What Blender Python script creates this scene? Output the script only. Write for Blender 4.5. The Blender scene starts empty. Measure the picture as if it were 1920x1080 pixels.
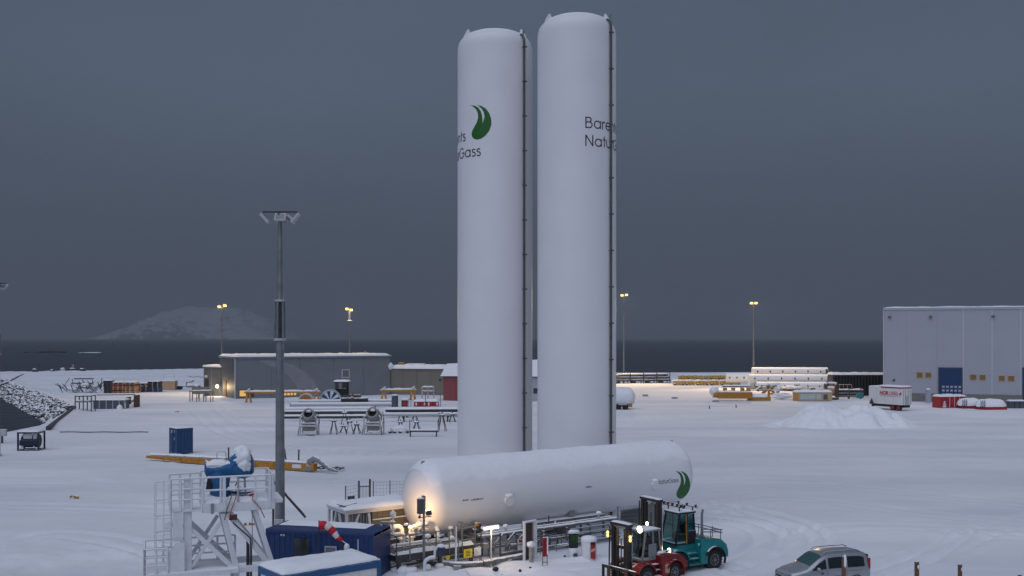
import bpy, bmesh, math, random
import numpy as np
from mathutils import Vector, Matrix, noise as mnoise

random.seed(7)
SC = bpy.context.scene
COL = SC.collection

# ------------------------------------------------------------------ camera
CAM_H = 12.4
LENS = 35.0
FPX = 1920 * LENS / 36.0          # focal length in photo pixels
HORIZON = 634.0
cam_data = bpy.data.cameras.new("camera")
cam_data.lens = LENS
cam_data.sensor_width = 36.0
cam_data.shift_y = (HORIZON - 540.0) / 1920.0
cam_data.clip_start = 0.3
cam_data.clip_end = 60000.0
cam = bpy.data.objects.new("camera", cam_data)
cam.location = (0, 0, CAM_H)
cam.rotation_euler = (math.radians(90), 0, 0)
COL.objects.link(cam)
SC.camera = cam

# ------------------------------------------------------------------ world: dark snow-laden overcast at dusk
SUN_EL, SUN_AZ = 54.0, 200.0      # degrees; azimuth clockwise from +Y (behind the camera, slightly left)
world = bpy.data.worlds.new("World")
SC.world = world
world.use_nodes = True
wn, wl = world.node_tree.nodes, world.node_tree.links
wn.clear()
w_out = wn.new("ShaderNodeOutputWorld")
w_bg = wn.new("ShaderNodeBackground")
w_bg.inputs["Strength"].default_value = 0.1
w_sky = wn.new("ShaderNodeTexSky")
w_sky.sky_type = 'NISHITA'
w_sky.sun_disc = False
w_sky.sun_elevation = math.radians(SUN_EL)
w_sky.sun_rotation = math.radians(SUN_AZ)
w_sky.air_density = 1.0
w_sky.dust_density = 4.0
w_hs = wn.new("ShaderNodeHueSaturation")
w_hs.inputs["Saturation"].default_value = 0.35
w_hs.inputs["Value"].default_value = 0.12
w_tc = wn.new("ShaderNodeTexCoord")
w_sep = wn.new("ShaderNodeSeparateXYZ")
w_ramp = wn.new("ShaderNodeValToRGB")
el = w_ramp.color_ramp.elements
el[0].position = 0.0
el[0].color = (0.50, 0.605, 0.80, 1)
el[1].position = 0.24
el[1].color = (0.88, 1.17, 1.66, 1)
w_map = wn.new("ShaderNodeMapping")
w_map.inputs["Scale"].default_value = (1.6, 1.6, 4.0)
w_noise = wn.new("ShaderNodeTexNoise")
w_noise.inputs["Scale"].default_value = 1.1
w_noise.inputs["Detail"].default_value = 5
w_noise.inputs["Roughness"].default_value = 0.5
w_nr = wn.new("ShaderNodeMapRange")
w_nr.inputs["From Min"].default_value = 0.25
w_nr.inputs["From Max"].default_value = 0.75
w_nr.inputs["To Min"].default_value = 0.86
w_nr.inputs["To Max"].default_value = 1.14
w_mul = wn.new("ShaderNodeVectorMath")
w_mul.operation = 'SCALE'
w_mix = wn.new("ShaderNodeMix")
w_mix.data_type = 'RGBA'
w_mix.inputs["Factor"].default_value = 0.93
wl.new(w_sky.outputs["Color"], w_hs.inputs["Color"])
wl.new(w_tc.outputs["Generated"], w_sep.inputs["Vector"])
wl.new(w_sep.outputs["Z"], w_ramp.inputs["Fac"])
wl.new(w_tc.outputs["Generated"], w_map.inputs["Vector"])
wl.new(w_map.outputs["Vector"], w_noise.inputs["Vector"])
wl.new(w_noise.outputs["Fac"], w_nr.inputs["Value"])
wl.new(w_ramp.outputs["Color"], w_mul.inputs[0])
wl.new(w_nr.outputs["Result"], w_mul.inputs["Scale"])
wl.new(w_hs.outputs["Color"], w_mix.inputs["A"])
wl.new(w_mul.outputs["Vector"], w_mix.inputs["B"])
wl.new(w_mix.outputs["Result"], w_bg.inputs["Color"])
wl.new(w_bg.outputs["Background"], w_out.inputs["Surface"])

# ------------------------------------------------------------------ sun behind the clouds: weak and very soft
sun_data = bpy.data.lights.new("sun", 'SUN')
sun_data.energy = 1.44
sun_data.angle = math.radians(85)
sun_data.color = (0.925, 0.96, 1.14)
sun = bpy.data.objects.new("sun", sun_data)
a, e = math.radians(SUN_AZ), math.radians(SUN_EL)
sdir = Vector((math.sin(a) * math.cos(e), math.cos(a) * math.cos(e), math.sin(e)))
sun.rotation_euler = sdir.to_track_quat('Z', 'Y').to_euler()
COL.objects.link(sun)

SC.view_settings.view_transform = 'Standard'
SC.view_settings.look = 'None'
SC.view_settings.gamma = 1.0
SC.view_settings.exposure = 0.09
SC.view_settings.use_curve_mapping = False
SC.render.engine = 'CYCLES'
SC.cycles.max_bounces = 6
SC.cycles.diffuse_bounces = 3
SC.cycles.glossy_bounces = 3
SC.cycles.transmission_bounces = 4
SC.cycles.volume_bounces = 0
SC.cycles.sample_clamp_indirect = 4.0
SC.cycles.use_denoising = True

# ------------------------------------------------------------------ where things stand (photo pixel on level ground -> metres)
def g(px, py, h=0.0):
    s = (py - HORIZON) / (CAM_H - h)
    return Vector(((px - 960) / s, FPX / s, h))

def at(px, py, Y):
    return Vector(((px - 960) * Y / FPX, Y, CAM_H - (py - HORIZON) * Y / FPX))

# ------------------------------------------------------------------ materials
MATS = {}
SNOWC = (0.80, 0.82, 0.86, 1)

def mat(name, col, rough=0.6, metal=0.0, var=0.18, scale=4.0, snow=0.0, bump=0.0, emit=0.0, ecol=None, spec=0.5, rust=0.0):
    """Principled material with noise wear; snow > 0 lays snow on faces that point up."""
    if name in MATS:
        return MATS[name]
    m = bpy.data.materials.new(name)
    m.use_nodes = True
    n, l = m.node_tree.nodes, m.node_tree.links
    p = n["Principled BSDF"]
    p.inputs["Roughness"].default_value = rough
    p.inputs["Metallic"].default_value = metal
    p.inputs["Specular IOR Level"].default_value = spec
    tc = n.new("ShaderNodeTexCoord")
    nz = n.new("ShaderNodeTexNoise")
    nz.inputs["Scale"].default_value = scale
    nz.inputs["Detail"].default_value = 6
    l.new(tc.outputs["Object"], nz.inputs["Vector"])
    mr = n.new("ShaderNodeMapRange")
    mr.inputs["From Min"].default_value = 0.3
    mr.inputs["From Max"].default_value = 0.7
    mr.inputs["To Min"].default_value = 1 - var
    mr.inputs["To Max"].default_value = 1 + var
    l.new(nz.outputs["Fac"], mr.inputs["Value"])
    sc = n.new("ShaderNodeVectorMath")
    sc.operation = 'SCALE'
    sc.inputs[0].default_value = col[:3]
    l.new(mr.outputs["Result"], sc.inputs["Scale"])
    out = sc.outputs["Vector"]
    if rust > 0:
        nr = n.new("ShaderNodeTexNoise")
        nr.inputs["Scale"].default_value = scale * 1.7
        nr.inputs["Detail"].default_value = 8
        l.new(tc.outputs["Object"], nr.inputs["Vector"])
        r1 = n.new("ShaderNodeMapRange")
        r1.inputs["From Min"].default_value = 0.62 - 0.2 * rust
        r1.inputs["From Max"].default_value = 0.72 - 0.2 * rust
        l.new(nr.outputs["Fac"], r1.inputs["Value"])
        rx = n.new("ShaderNodeMix")
        rx.data_type = 'RGBA'
        rx.inputs["B"].default_value = (0.11, 0.055, 0.03, 1)
        l.new(r1.outputs["Result"], rx.inputs["Factor"])
        l.new(out, rx.inputs["A"])
        out = rx.outputs["Result"]
    if snow > 0:
        ge = n.new("ShaderNodeNewGeometry")
        sp = n.new("ShaderNodeSeparateXYZ")
        l.new(ge.outputs["Normal"], sp.inputs["Vector"])
        n2 = n.new("ShaderNodeTexNoise")
        n2.inputs["Scale"].default_value = 2.3
        n2.inputs["Detail"].default_value = 5
        l.new(tc.outputs["Object"], n2.inputs["Vector"])
        ad = n.new("ShaderNodeMath")
        ad.operation = 'MULTIPLY_ADD'
        ad.inputs[1].default_value = 0.9
        l.new(n2.outputs["Fac"], ad.inputs[0])
        l.new(sp.outputs["Z"], ad.inputs[2])
        m2 = n.new("ShaderNodeMapRange")
        m2.inputs["From Min"].default_value = 1.55 - 0.95 * snow
        m2.inputs["From Max"].default_value = 1.70 - 0.95 * snow
        l.new(ad.outputs["Value"], m2.inputs["Value"])
        mx = n.new("ShaderNodeMix")
        mx.data_type = 'RGBA'
        mx.inputs["B"].default_value = SNOWC
        l.new(m2.outputs["Result"], mx.inputs["Factor"])
        l.new(out, mx.inputs["A"])
        out = mx.outputs["Result"]
        mr2 = n.new("ShaderNodeMapRange")
        mr2.inputs["To Min"].default_value = rough
        mr2.inputs["To Max"].default_value = 0.85
        l.new(m2.outputs["Result"], mr2.inputs["Value"])
        l.new(mr2.outputs["Result"], p.inputs["Roughness"])
        if metal > 0:
            mm = n.new("ShaderNodeMapRange")
            mm.inputs["To Min"].default_value = metal
            mm.inputs["To Max"].default_value = 0.0
            l.new(m2.outputs["Result"], mm.inputs["Value"])
            l.new(mm.outputs["Result"], p.inputs["Metallic"])
    l.new(out, p.inputs["Base Color"])
    if bump > 0:
        b = n.new("ShaderNodeBump")
        b.inputs["Strength"].default_value = bump
        b.inputs["Distance"].default_value = 0.03
        l.new(nz.outputs["Fac"], b.inputs["Height"])
        l.new(b.outputs["Normal"], p.inputs["Normal"])
    if emit > 0:
        p.inputs["Emission Color"].default_value = (*(ecol or col)[:3], 1)
        p.inputs["Emission Strength"].default_value = emit
    MATS[name] = m
    return m

def glass_mat(name, col, rough=0.08):
    m = mat(name, col, rough=rough, var=0.05, spec=0.8)
    return m

def cab_glass(name, tint):
    """thin tinted pane: mostly see-through, mirror-like at grazing angles"""
    m = bpy.data.materials.new(name)
    m.use_nodes = True
    n, l = m.node_tree.nodes, m.node_tree.links
    n.remove(n["Principled BSDF"])
    tr = n.new("ShaderNodeBsdfTransparent")
    tr.inputs["Color"].default_value = (*tint, 1)
    gl = n.new("ShaderNodeBsdfGlossy")
    gl.inputs["Roughness"].default_value = 0.05
    mx = n.new("ShaderNodeMixShader")
    mx.inputs["Fac"].default_value = 0.10
    l.new(tr.outputs["BSDF"], mx.inputs[1])
    l.new(gl.outputs["BSDF"], mx.inputs[2])
    l.new(mx.outputs["Shader"], n["Material Output"].inputs["Surface"])
    MATS[name] = m
cab_glass("cab_glass_teal", (0.30, 0.62, 0.62))
cab_glass("cab_glass_clear", (0.55, 0.58, 0.58))
mat("snow", SNOWC, rough=0.85, var=0.03, scale=3.0, bump=0.35, spec=0.2)
mat("white_shell", (0.74, 0.75, 0.775), rough=0.45, var=0.025, scale=0.45)
mat("white_steel", (0.66, 0.69, 0.72), rough=0.5, var=0.06, snow=0.55)
mat("galvanised", (0.20, 0.225, 0.24), rough=0.45, metal=0.5, var=0.18, scale=2.0)
mat("galvanised_snow", (0.16, 0.165, 0.165), rough=0.55, metal=0.3, var=0.3, snow=0.6)
mat("vent_steel", (0.10, 0.098, 0.085), rough=0.6, metal=0.2, var=0.25)
mat("navy_dark", (0.006, 0.012, 0.045), rough=0.5, var=0.2, snow=0.45)
mat("rim_grey", (0.16, 0.165, 0.17), rough=0.6, var=0.25)
mat("dark_steel", (0.055, 0.055, 0.058), rough=0.55, metal=0.2, var=0.3, snow=0.5)
mat("mast_black", (0.016, 0.013, 0.012), rough=0.45, var=0.3, snow=0.35)
mat("black_rubber", (0.014, 0.014, 0.015), rough=0.85, var=0.3)
mat("black_plastic", (0.012, 0.013, 0.015), rough=0.5, var=0.2, snow=0.5)
mat("grey_paint", (0.22, 0.23, 0.24), rough=0.5, var=0.15, snow=0.5)
mat("light_grey", (0.42, 0.44, 0.46), rough=0.5, var=0.12, snow=0.5)
mat("blue_paint", (0.010, 0.036, 0.135), rough=0.5, var=0.22, snow=0.45)
mat("container_blue", (0.010, 0.055, 0.15), rough=0.5, var=0.22, snow=0.4)
mat("cabin_blue", (0.015, 0.085, 0.22), rough=0.45, var=0.12, snow=0.3)
mat("tarp_blue", (0.009, 0.098, 0.255), rough=0.55, var=0.2, scale=6, snow=0.62, bump=0.3)
mat("yellow_paint", (0.43, 0.19, 0.014), rough=0.5, var=0.25, snow=0.6, rust=0.25)
mat("orange_paint", (0.52, 0.23, 0.03), rough=0.5, var=0.2, snow=0.7)
mat("sign_yellow", (0.75, 0.60, 0.02), rough=0.4, var=0.05)
mat("red_paint", (0.20, 0.011, 0.013), rough=0.38, var=0.2, snow=0.12)
mat("bright_red", (0.36, 0.014, 0.018), rough=0.4, var=0.12, snow=0.45)
mat("teal_paint", (0.010, 0.20, 0.215), rough=0.36, var=0.15, snow=0.1)
mat("leaf_green", (0.006, 0.105, 0.006), rough=0.45, var=0.03)
mat("letter_navy", (0.016, 0.022, 0.042), rough=0.5, var=0.05)
mat("letter_red", (0.52, 0.02, 0.04), rough=0.5, var=0.05)
mat("wood_brown", (0.16, 0.075, 0.04), rough=0.8, var=0.3, scale=8, snow=0.55)
mat("wood_pale", (0.50, 0.32, 0.19), rough=0.8, var=0.3, scale=8, snow=0.6)
mat("wood_orange", (0.50, 0.22, 0.09), rough=0.8, var=0.35, scale=6, snow=0.55)
mat("rust_brown", (0.09, 0.045, 0.03), rough=0.8, var=0.3, snow=0.5)
mat("cladding_grey", (0.185, 0.195, 0.215), rough=0.55, var=0.06, scale=0.4)
mat("cladding_dark", (0.075, 0.085, 0.10), rough=0.55, var=0.1, scale=0.4)
mat("spool_yellow", (0.62, 0.33, 0.02), rough=0.5, var=0.25, snow=0.25)
mat("cladding_olive", (0.185, 0.17, 0.14), rough=0.6, var=0.08, scale=0.4)  # olive warmed: the lamp's warm tint is mixed into the colour
mat("cladding_pale", (0.36, 0.375, 0.42), rough=0.5, var=0.03, scale=0.3)
mat("flashing", (0.55, 0.56, 0.60), rough=0.45, var=0.05)
mat("plinth", (0.17, 0.17, 0.15), rough=0.8, var=0.15, snow=0.5)
mat("barn_red", (0.24, 0.06, 0.06), rough=0.65, var=0.12)
mat("door_blue", (0.004, 0.032, 0.115), rough=0.45, var=0.08)
mat("trailer_white", (0.72, 0.71, 0.70), rough=0.45, var=0.05, snow=0.4)
glass_mat("glass_dark", (0.012, 0.016, 0.018))
glass_mat("glass_teal", (0.03, 0.085, 0.09), rough=0.12)
glass_mat("glass_grey", (0.14, 0.15, 0.16), rough=0.15)
mat("window_amber", (0.12, 0.088, 0.04), rough=0.3, emit=0.03, ecol=(1.0, 0.62, 0.15))
mat("window_glow", (0.5, 0.3, 0.1), rough=0.3, emit=0.55, ecol=(1.0, 0.60, 0.16), var=0.3, scale=1.2)
mat("lamp_sodium", (0.10, 0.05, 0.01), emit=2.6, ecol=(1.0, 0.58, 0.15))
mat("lamp_warm", (1, 0.9, 0.7), emit=16, ecol=(1.0, 0.76, 0.42))
mat("lamp_tube", (1, 0.9, 0.75), emit=7, ecol=(1.0, 0.80, 0.52))
mat("silver_car", (0.36, 0.39, 0.42), rough=0.3, metal=0.5, var=0.06)
mat("blue_plain", (0.010, 0.036, 0.135), rough=0.55, var=0.25)
mat("chrome", (0.6, 0.6, 0.62), rough=0.25, metal=0.9, var=0.05)
mat("sock_red", (0.55, 0.012, 0.03), rough=0.7, var=0.1)
mat("sock_white", (0.72, 0.66, 0.66), rough=0.7, var=0.08)
mat("rock", (0.06, 0.062, 0.068), rough=0.85, var=0.35, scale=1.5, snow=0.56)
mat("rock_dark", (0.022, 0.024, 0.03), rough=0.85, var=0.3, scale=0.6)
mat("kerb_dark", (0.05, 0.052, 0.06), rough=0.85, var=0.3)
mat("pale_green", (0.42, 0.50, 0.45), rough=0.6, var=0.12, snow=0.5)
mat("concrete", (0.30, 0.29, 0.28), rough=0.9, var=0.2, snow=0.5)

# ------------------------------------------------------------------ mesh builder
class MB:
    def __init__(self):
        self.v, self.f = [], []

    def add(self, vs, fs):
        o = len(self.v)
        self.v.extend([tuple(x) for x in vs])
        self.f.extend([tuple(i + o for i in f) for f in fs])
        return self

    def b(self, x0, x1, y0, y1, z0, z1):
        vs = [(x, y, z) for z in (z0, z1) for y in (y0, y1) for x in (x0, x1)]
        return self.add(vs, [(0, 2, 3, 1), (4, 5, 7, 6), (0, 1, 5, 4), (2, 6, 7, 3), (0, 4, 6, 2), (1, 3, 7, 5)])

    def box(self, c, s, rot=(0, 0, 0)):
        m = Matrix.Translation(c) @ __import__('mathutils').Euler(rot).to_matrix().to_4x4()
        vs = [m @ Vector((x * s[0] / 2, y * s[1] / 2, z * s[2] / 2)) for z in (-1, 1) for y in (-1, 1) for x in (-1, 1)]
        return self.add(vs, [(0, 2, 3, 1), (4, 5, 7, 6), (0, 1, 5, 4), (2, 6, 7, 3), (0, 4, 6, 2), (1, 3, 7, 5)])

    def beam(self, p, q, w, h=None):
        h = h or w
        p, q = Vector(p), Vector(q)
        d = (q - p).normalized()
        up = Vector((0, 0, 1)) if abs(d.z) < 0.95 else Vector((0, 1, 0))
        sx = d.cross(up).normalized()
        sy = sx.cross(d).normalized()
        vs = []
        for c in (p, q):
            for i, j in ((-1, -1), (1, -1), (1, 1), (-1, 1)):
                vs.append(c + sx * (i * w / 2) + sy * (j * h / 2))
        return self.add(vs, [(0, 1, 2, 3), (7, 6, 5, 4), (0, 4, 5, 1), (1, 5, 6, 2), (2, 6, 7, 3), (3, 7, 4, 0)])

    def cyl(self, p, q, r, r2=None, n=12, caps=True):
        r2 = r if r2 is None else r2
        p, q = Vector(p), Vector(q)
        d = (q - p).normalized()
        up = Vector((0, 0, 1)) if abs(d.z) < 0.95 else Vector((0, 1, 0))
        sx = d.cross(up).normalized()
        sy = sx.cross(d).normalized()
        vs = []
        for c, rr in ((p, r), (q, r2)):
            for i in range(n):
                t = 2 * math.pi * i / n
                vs.append(c + sx * (rr * math.cos(t)) + sy * (rr * math.sin(t)))
        fs = [(i, i + n, (i + 1) % n + n, (i + 1) % n) for i in range(n)]
        if caps:
            fs += [tuple(range(n)), tuple(range(2 * n - 1, n - 1, -1))]
        return self.add(vs, fs)

    def tube(self, pts, r, n=8):
        pts = [Vector(p) for p in pts]
        m = len(pts)
        d0 = (pts[1] - pts[0]).normalized()
        up = Vector((0, 0, 1)) if abs(d0.z) < 0.9 else Vector((1, 0, 0))
        sx = d0.cross(up).normalized()
        vs, fs = [], []
        for k in range(m):
            if k == 0:
                d = (pts[1] - pts[0]).normalized()
            elif k == m - 1:
                d = (pts[-1] - pts[-2]).normalized()
            else:
                d = ((pts[k + 1] - pts[k]).normalized() + (pts[k] - pts[k - 1]).normalized())
                d = d.normalized() if d.length > 1e-4 else (pts[k + 1] - pts[k]).normalized()
            sx = (sx - d * sx.dot(d)).normalized()
            sy = d.cross(sx)
            rr = r[k] if isinstance(r, (list, tuple)) else r
            for i in range(n):
                t = 2 * math.pi * i / n
                vs.append(pts[k] + sx * (rr * math.cos(t)) + sy * (rr * math.sin(t)))
        for k in range(m - 1):
            for i in range(n):
                j = (i + 1) % n
                fs.append((k * n + i, k * n + j, (k + 1) * n + j, (k + 1) * n + i))
        fs.append(tuple(range(n - 1, -1, -1)))
        fs.append(tuple((m - 1) * n + i for i in range(n)))
        return self.add(vs, fs)

    def lathe(self, prof, n=24, o=(0, 0, 0), axis='z', caps=True):
        vs, fs = [], []
        for r, z in prof:
            for i in range(n):
                t = 2 * math.pi * i / n
                if axis == 'z':
                    vs.append((o[0] + r * math.cos(t), o[1] + r * math.sin(t), o[2] + z))
                elif axis == 'x':
                    vs.append((o[0] + z, o[1] + r * math.cos(t), o[2] + r * math.sin(t)))
                else:
                    vs.append((o[0] + r * math.sin(t), o[1] + z, o[2] + r * math.cos(t)))
        for k in range(len(prof) - 1):
            for i in range(n):
                j = (i + 1) % n
                fs.append((k * n + i, k * n + j, (k + 1) * n + j, (k + 1) * n + i))
        if caps:
            fs.append(tuple(range(n - 1, -1, -1)))
            fs.append(tuple((len(prof) - 1) * n + i for i in range(n)))
        return self.add(vs, fs)

    def prism(self, poly, y0, y1):
        """polygon in x,z extruded along y"""
        n = len(poly)
        vs = [(x, y0, z) for x, z in poly] + [(x, y1, z) for x, z in poly]
        fs = [tuple(range(n)), tuple(range(2 * n - 1, n - 1, -1))]
        fs += [(i, i + n, (i + 1) % n + n, (i + 1) % n) for i in range(n)]
        return self.add(vs, fs)

    def snow(self, x0, x1, y0, y1, z, h, step=0.4, edge=0.35, rough=0.25, seed=0.0):
        """a lying layer of snow with rounded edges over the rectangle"""
        nx = max(4, min(60, int((x1 - x0) / step)))
        ny = max(4, min(60, int((y1 - y0) / step)))
        vs, fs = [], []
        for j in range(ny + 1):
            for i in range(nx + 1):
                x = x0 + (x1 - x0) * i / nx
                y = y0 + (y1 - y0) * j / ny
                d = min(x - x0, x1 - x, y - y0, y1 - y)
                k = math.sqrt(min(1.0, d / edge)) if d > 1e-6 else 0.0
                nn = mnoise.noise(Vector((x * 0.8 + seed, y * 0.8, seed * 1.7))) + 0.5 * mnoise.noise(Vector((x * 2.3, y * 2.3 + seed, 3.1)))
                zz = z + h * (0.12 + 0.88 * k) * (1 + rough * nn)
                ox = 0.03 * nn if d < 1e-6 else 0
                vs.append((x + ox, y + ox, zz))
        w = nx + 1
        for j in range(ny):
            for i in range(nx):
                fs.append((j * w + i, j * w + i + 1, (j + 1) * w + i + 1, (j + 1) * w + i))
        ring = [i for i in range(nx + 1)] + [j * w + nx for j in range(1, ny + 1)] + [ny * w + i for i in range(nx - 1, -1, -1)] + [j * w for j in range(ny - 1, 0, -1)]
        o = len(vs)
        for k in ring:
            vs.append((vs[k][0], vs[k][1], z + 0.004))
        n = len(ring)
        for k in range(n):
            fs.append((ring[k], o + k, o + (k + 1) % n, ring[(k + 1) % n]))
        fs.append(tuple(o + k for k in range(n - 1, -1, -1)))
        return self.add(vs, fs)

    def lump(self, c, s, seed=0.0, n=10, amp=0.25):
        """rounded irregular lump"""
        vs, fs = [], []
        m = n
        for k in range(m + 1):
            ph = math.pi * k / m - math.pi / 2
            for i in range(2 * n):
                t = math.pi * i / n
                d = Vector((math.cos(ph) * math.cos(t), math.cos(ph) * math.sin(t), math.sin(ph)))
                r = 1 + amp * mnoise.noise(d * 1.8 + Vector((seed, seed * 0.7, 1.3)))
                vs.append((c[0] + s[0] * d.x * r, c[1] + s[1] * d.y * r, c[2] + s[2] * d.z * r))
        w = 2 * n
        for k in range(m):
            for i in range(w):
                j = (i + 1) % w
                fs.append((k * w + i, k * w + j, (k + 1) * w + j, (k + 1) * w + i))
        return self.add(vs, fs)

    def rock(self, c, r, rng):
        base = bpy_ico
        k = Matrix.Rotation(rng.random() * 6.3, 3, 'Z') @ Matrix.Rotation(rng.random() * 6.3, 3, 'X')
        sx, sy, sz = r * rng.uniform(.7, 1.2), r * rng.uniform(.7, 1.2), r * rng.uniform(.5, .9)
        vs = []
        for v in base[0]:
            w = k @ (Vector(v) * rng.uniform(0.8, 1.12))
            vs.append((c[0] + w.x * sx, c[1] + w.y * sy, c[2] + w.z * sz))
        return self.add(vs, base[1])

    def split(self, name, m, parent=None, smooth=None, bevel=0.0):
        """each box collected so far becomes an object of its own"""
        o = None
        for k in range(len(self.v) // 8):
            p = MB()
            p.v = self.v[8 * k:8 * k + 8]
            p.f = [tuple(i - 8 * k for i in f) for f in self.f[6 * k:6 * k + 6]]
            o = p.build(name, m, parent, smooth, bevel)
        return o

    def build(self, name, m, parent=None, smooth=None, bevel=0.0):
        me = bpy.data.meshes.new(name)
        me.from_pydata(self.v, [], self.f)
        bm = bmesh.new()
        bm.from_mesh(me)
        bmesh.ops.recalc_face_normals(bm, faces=bm.faces)
        bm.to_mesh(me)
        bm.free()
        o = bpy.data.objects.new(name, me)
        COL.objects.link(o)
        me.materials.append(MATS[m] if isinstance(m, str) else m)
        if smooth:
            me.polygons.foreach_set("use_smooth", [True] * len(me.polygons))
            me.set_sharp_from_angle(angle=math.radians(smooth))
        if bevel:
            bv = o.modifiers.new("bevel", 'BEVEL')
            bv.width = bevel
            bv.segments = 2
            bv.limit_method = 'ANGLE'
        if parent:
            o.parent = parent
        return o

def _ico():
    bm = bmesh.new()
    bmesh.ops.create_icosphere(bm, subdivisions=1, radius=1)
    r = ([tuple(v.co) for v in bm.verts], [tuple(v.index for v in f.verts) for f in bm.faces])
    bm.free()
    return r
bpy_ico = _ico()

def tag(o, label=None, cat=None, group=None, kind=None):
    if label:
        o["label"] = label
    if cat:
        o["category"] = cat
    if group:
        o["group"] = group
    if kind:
        o["kind"] = kind
    return o

def thing(name, label, cat, loc=(0, 0, 0), rz=0.0, group=None, scale=None):
    o = bpy.data.objects.new(name, None)
    o.empty_display_size = 0.3
    COL.objects.link(o)
    o.location = loc
    o.rotation_euler = (0, 0, rz)
    if scale:
        o.scale = (scale,) * 3
    return tag(o, label, cat, group)

def copy_tree(o, parent=None):
    c = o.copy()
    COL.objects.link(c)
    c.parent = parent
    for ch in list(o.children):
        copy_tree(ch, c)
    return c

def copy_thing(o, loc, rz, label, scale=None):
    c = copy_tree(o)
    c.location = loc
    c.rotation_euler = (0, 0, rz)
    if scale:
        c.scale = (scale,) * 3
    c["label"] = label
    return c

def lamp(name, kind, loc, energy, col=(1, 0.72, 0.38), parent=None, radius=0.1, aim=None, spot=120, blend=0.6):
    d = bpy.data.lights.new(name, kind)
    d.energy = energy
    d.color = col
    d.shadow_soft_size = radius
    if kind == 'SPOT':
        d.spot_size = math.radians(spot)
        d.spot_blend = blend
    o = bpy.data.objects.new(name, d)
    COL.objects.link(o)
    o.location = loc
    if aim is not None:
        o.rotation_euler = (Vector(loc) - Vector(aim)).to_track_quat('Z', 'Y').to_euler()
    if parent:
        o.parent = parent
    return o

# ================================================================== SETTING
SEA_Z = -2.6

# ---- land outline (metres), from the shore line in the photograph
_in = [(0, 813), (70, 799), (112, 776), (128, 766), (104, 755), (60, 738), (0, 714)]
shore = [g(*p) for p in _in]
land = [Vector((-420, 15, 0)), Vector((-160, 110, 0))] + shore + [Vector((-260, 305, 0)), Vector((-330, 345, 0))] + \
       [g(-300, 699), g(0, 698), g(380, 692), g(860, 694), g(1155, 699), g(1660, 699), g(2300, 700)] + \
       [Vector((520, 200, 0)), Vector((520, -60, 0)), Vector((-420, -60, 0))]
LP = np.array([(p.x, p.y) for p in land])

def sdist(X, Y, P, closed=True):
    """signed distance (positive inside) of points to the polygon"""
    d = np.full(X.shape, 1e9)
    inside = np.zeros(X.shape, bool)
    n = len(P)
    for i in range(n if closed else n - 1):
        x0, y0 = P[i]
        x1, y1 = P[(i + 1) % n]
        dx, dy = x1 - x0, y1 - y0
        t = np.clip(((X - x0) * dx + (Y - y0) * dy) / (dx * dx + dy * dy + 1e-9), 0, 1)
        d = np.minimum(d, np.hypot(X - x0 - t * dx, Y - y0 - t * dy))
        if closed:
            c = ((y0 > Y) != (y1 > Y)) & (X < (x1 - x0) * (Y - y0) / (y1 - y0 + 1e-12) + x0)
            inside ^= c
    return np.where(inside, d, -d) if closed else d

def vnoise(X, Y, s, seed):
    """smooth value noise on numpy grids"""
    x, y = X / s + seed * 13.7, Y / s + seed * 7.3
    xi, yi = np.floor(x).astype(np.int64), np.floor(y).astype(np.int64)
    xf, yf = x - xi, y - yi
    u, v = xf * xf * (3 - 2 * xf), yf * yf * (3 - 2 * yf)
    def h(a, b):
        k = (a * 374761393 + b * 668265263 + seed * 974711) & 0x7fffffff
        k = (k ^ (k >> 13)) * 1274126177 & 0x7fffffff
        return ((k ^ (k >> 16)) & 0xffff) / 65535.0 - 0.5
    a, b, c, d = h(xi, yi), h(xi + 1, yi), h(xi, yi + 1), h(xi + 1, yi + 1)
    return (a * (1 - u) + b * u) * (1 - v) + (c * (1 - u) + d * u) * v

TRACKS = [
    ([(1380, 1075), (1450, 1055), (1490, 1030), (1492, 1003), (1450, 983), (1370, 968), (1280, 962)], 0.95, 0.08),
    ([(1640, 1078), (1760, 1040), (1860, 990), (1980, 960)], 0.8, 0.06),
    ([(1330, 960), (1420, 930), (1560, 940), (1760, 968), (1980, 985)], 0.95, 0.06),
    ([(640, 900), (700, 880), (780, 875)], 0.9, 0.07),  # wheel ruts in the snow: photo points on the ground, half gauge, rut depth
    ([(-60, 905), (120, 905), (330, 899), (560, 903), (800, 912)], 0.95, 0.10),
    ([(-60, 868), (130, 866), (300, 872)], 0.95, 0.07),
    ([(-60, 946), (150, 950), (330, 958)], 1.0, 0.10),
    ([(372, 770), (400, 800), (450, 822), (520, 838), (700, 850)], 1.0, 0.13),
    ([(410, 762), (440, 790), (520, 812), (640, 822)], 1.0, 0.12),
    ([(1370, 1060), (1430, 1035), (1452, 1008), (1420, 990), (1340, 975), (1250, 975)], 0.95, 0.09),
    ([(1400, 1078), (1490, 1048), (1530, 1012), (1500, 985), (1420, 960), (1300, 945)], 0.95, 0.08),
    ([(1390, 1050), (1500, 1003), (1600, 985), (1750, 990), (1980, 1003)], 1.0, 0.08),
    ([(1300, 920), (1500, 905), (1720, 925), (1960, 950)], 1.0, 0.07),
    ([(1300, 900), (1400, 870), (1600, 855), (1960, 850)], 1.1, 0.08),
    ([(1660, 1072), (1720, 1050), (1780, 1015), (1800, 995)], 0.7, 0.10),
    ([(880, 1072), (1000, 1066), (1120, 1058)], 0.9, 0.10),
    ([(1160, 790), (1300, 778), (1500, 830), (1960, 812)], 1.1, 0.14),
    ([(0, 1020), (90, 1000), (200, 1010), (300, 1040)], 0.9, 0.09),
]

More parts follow.
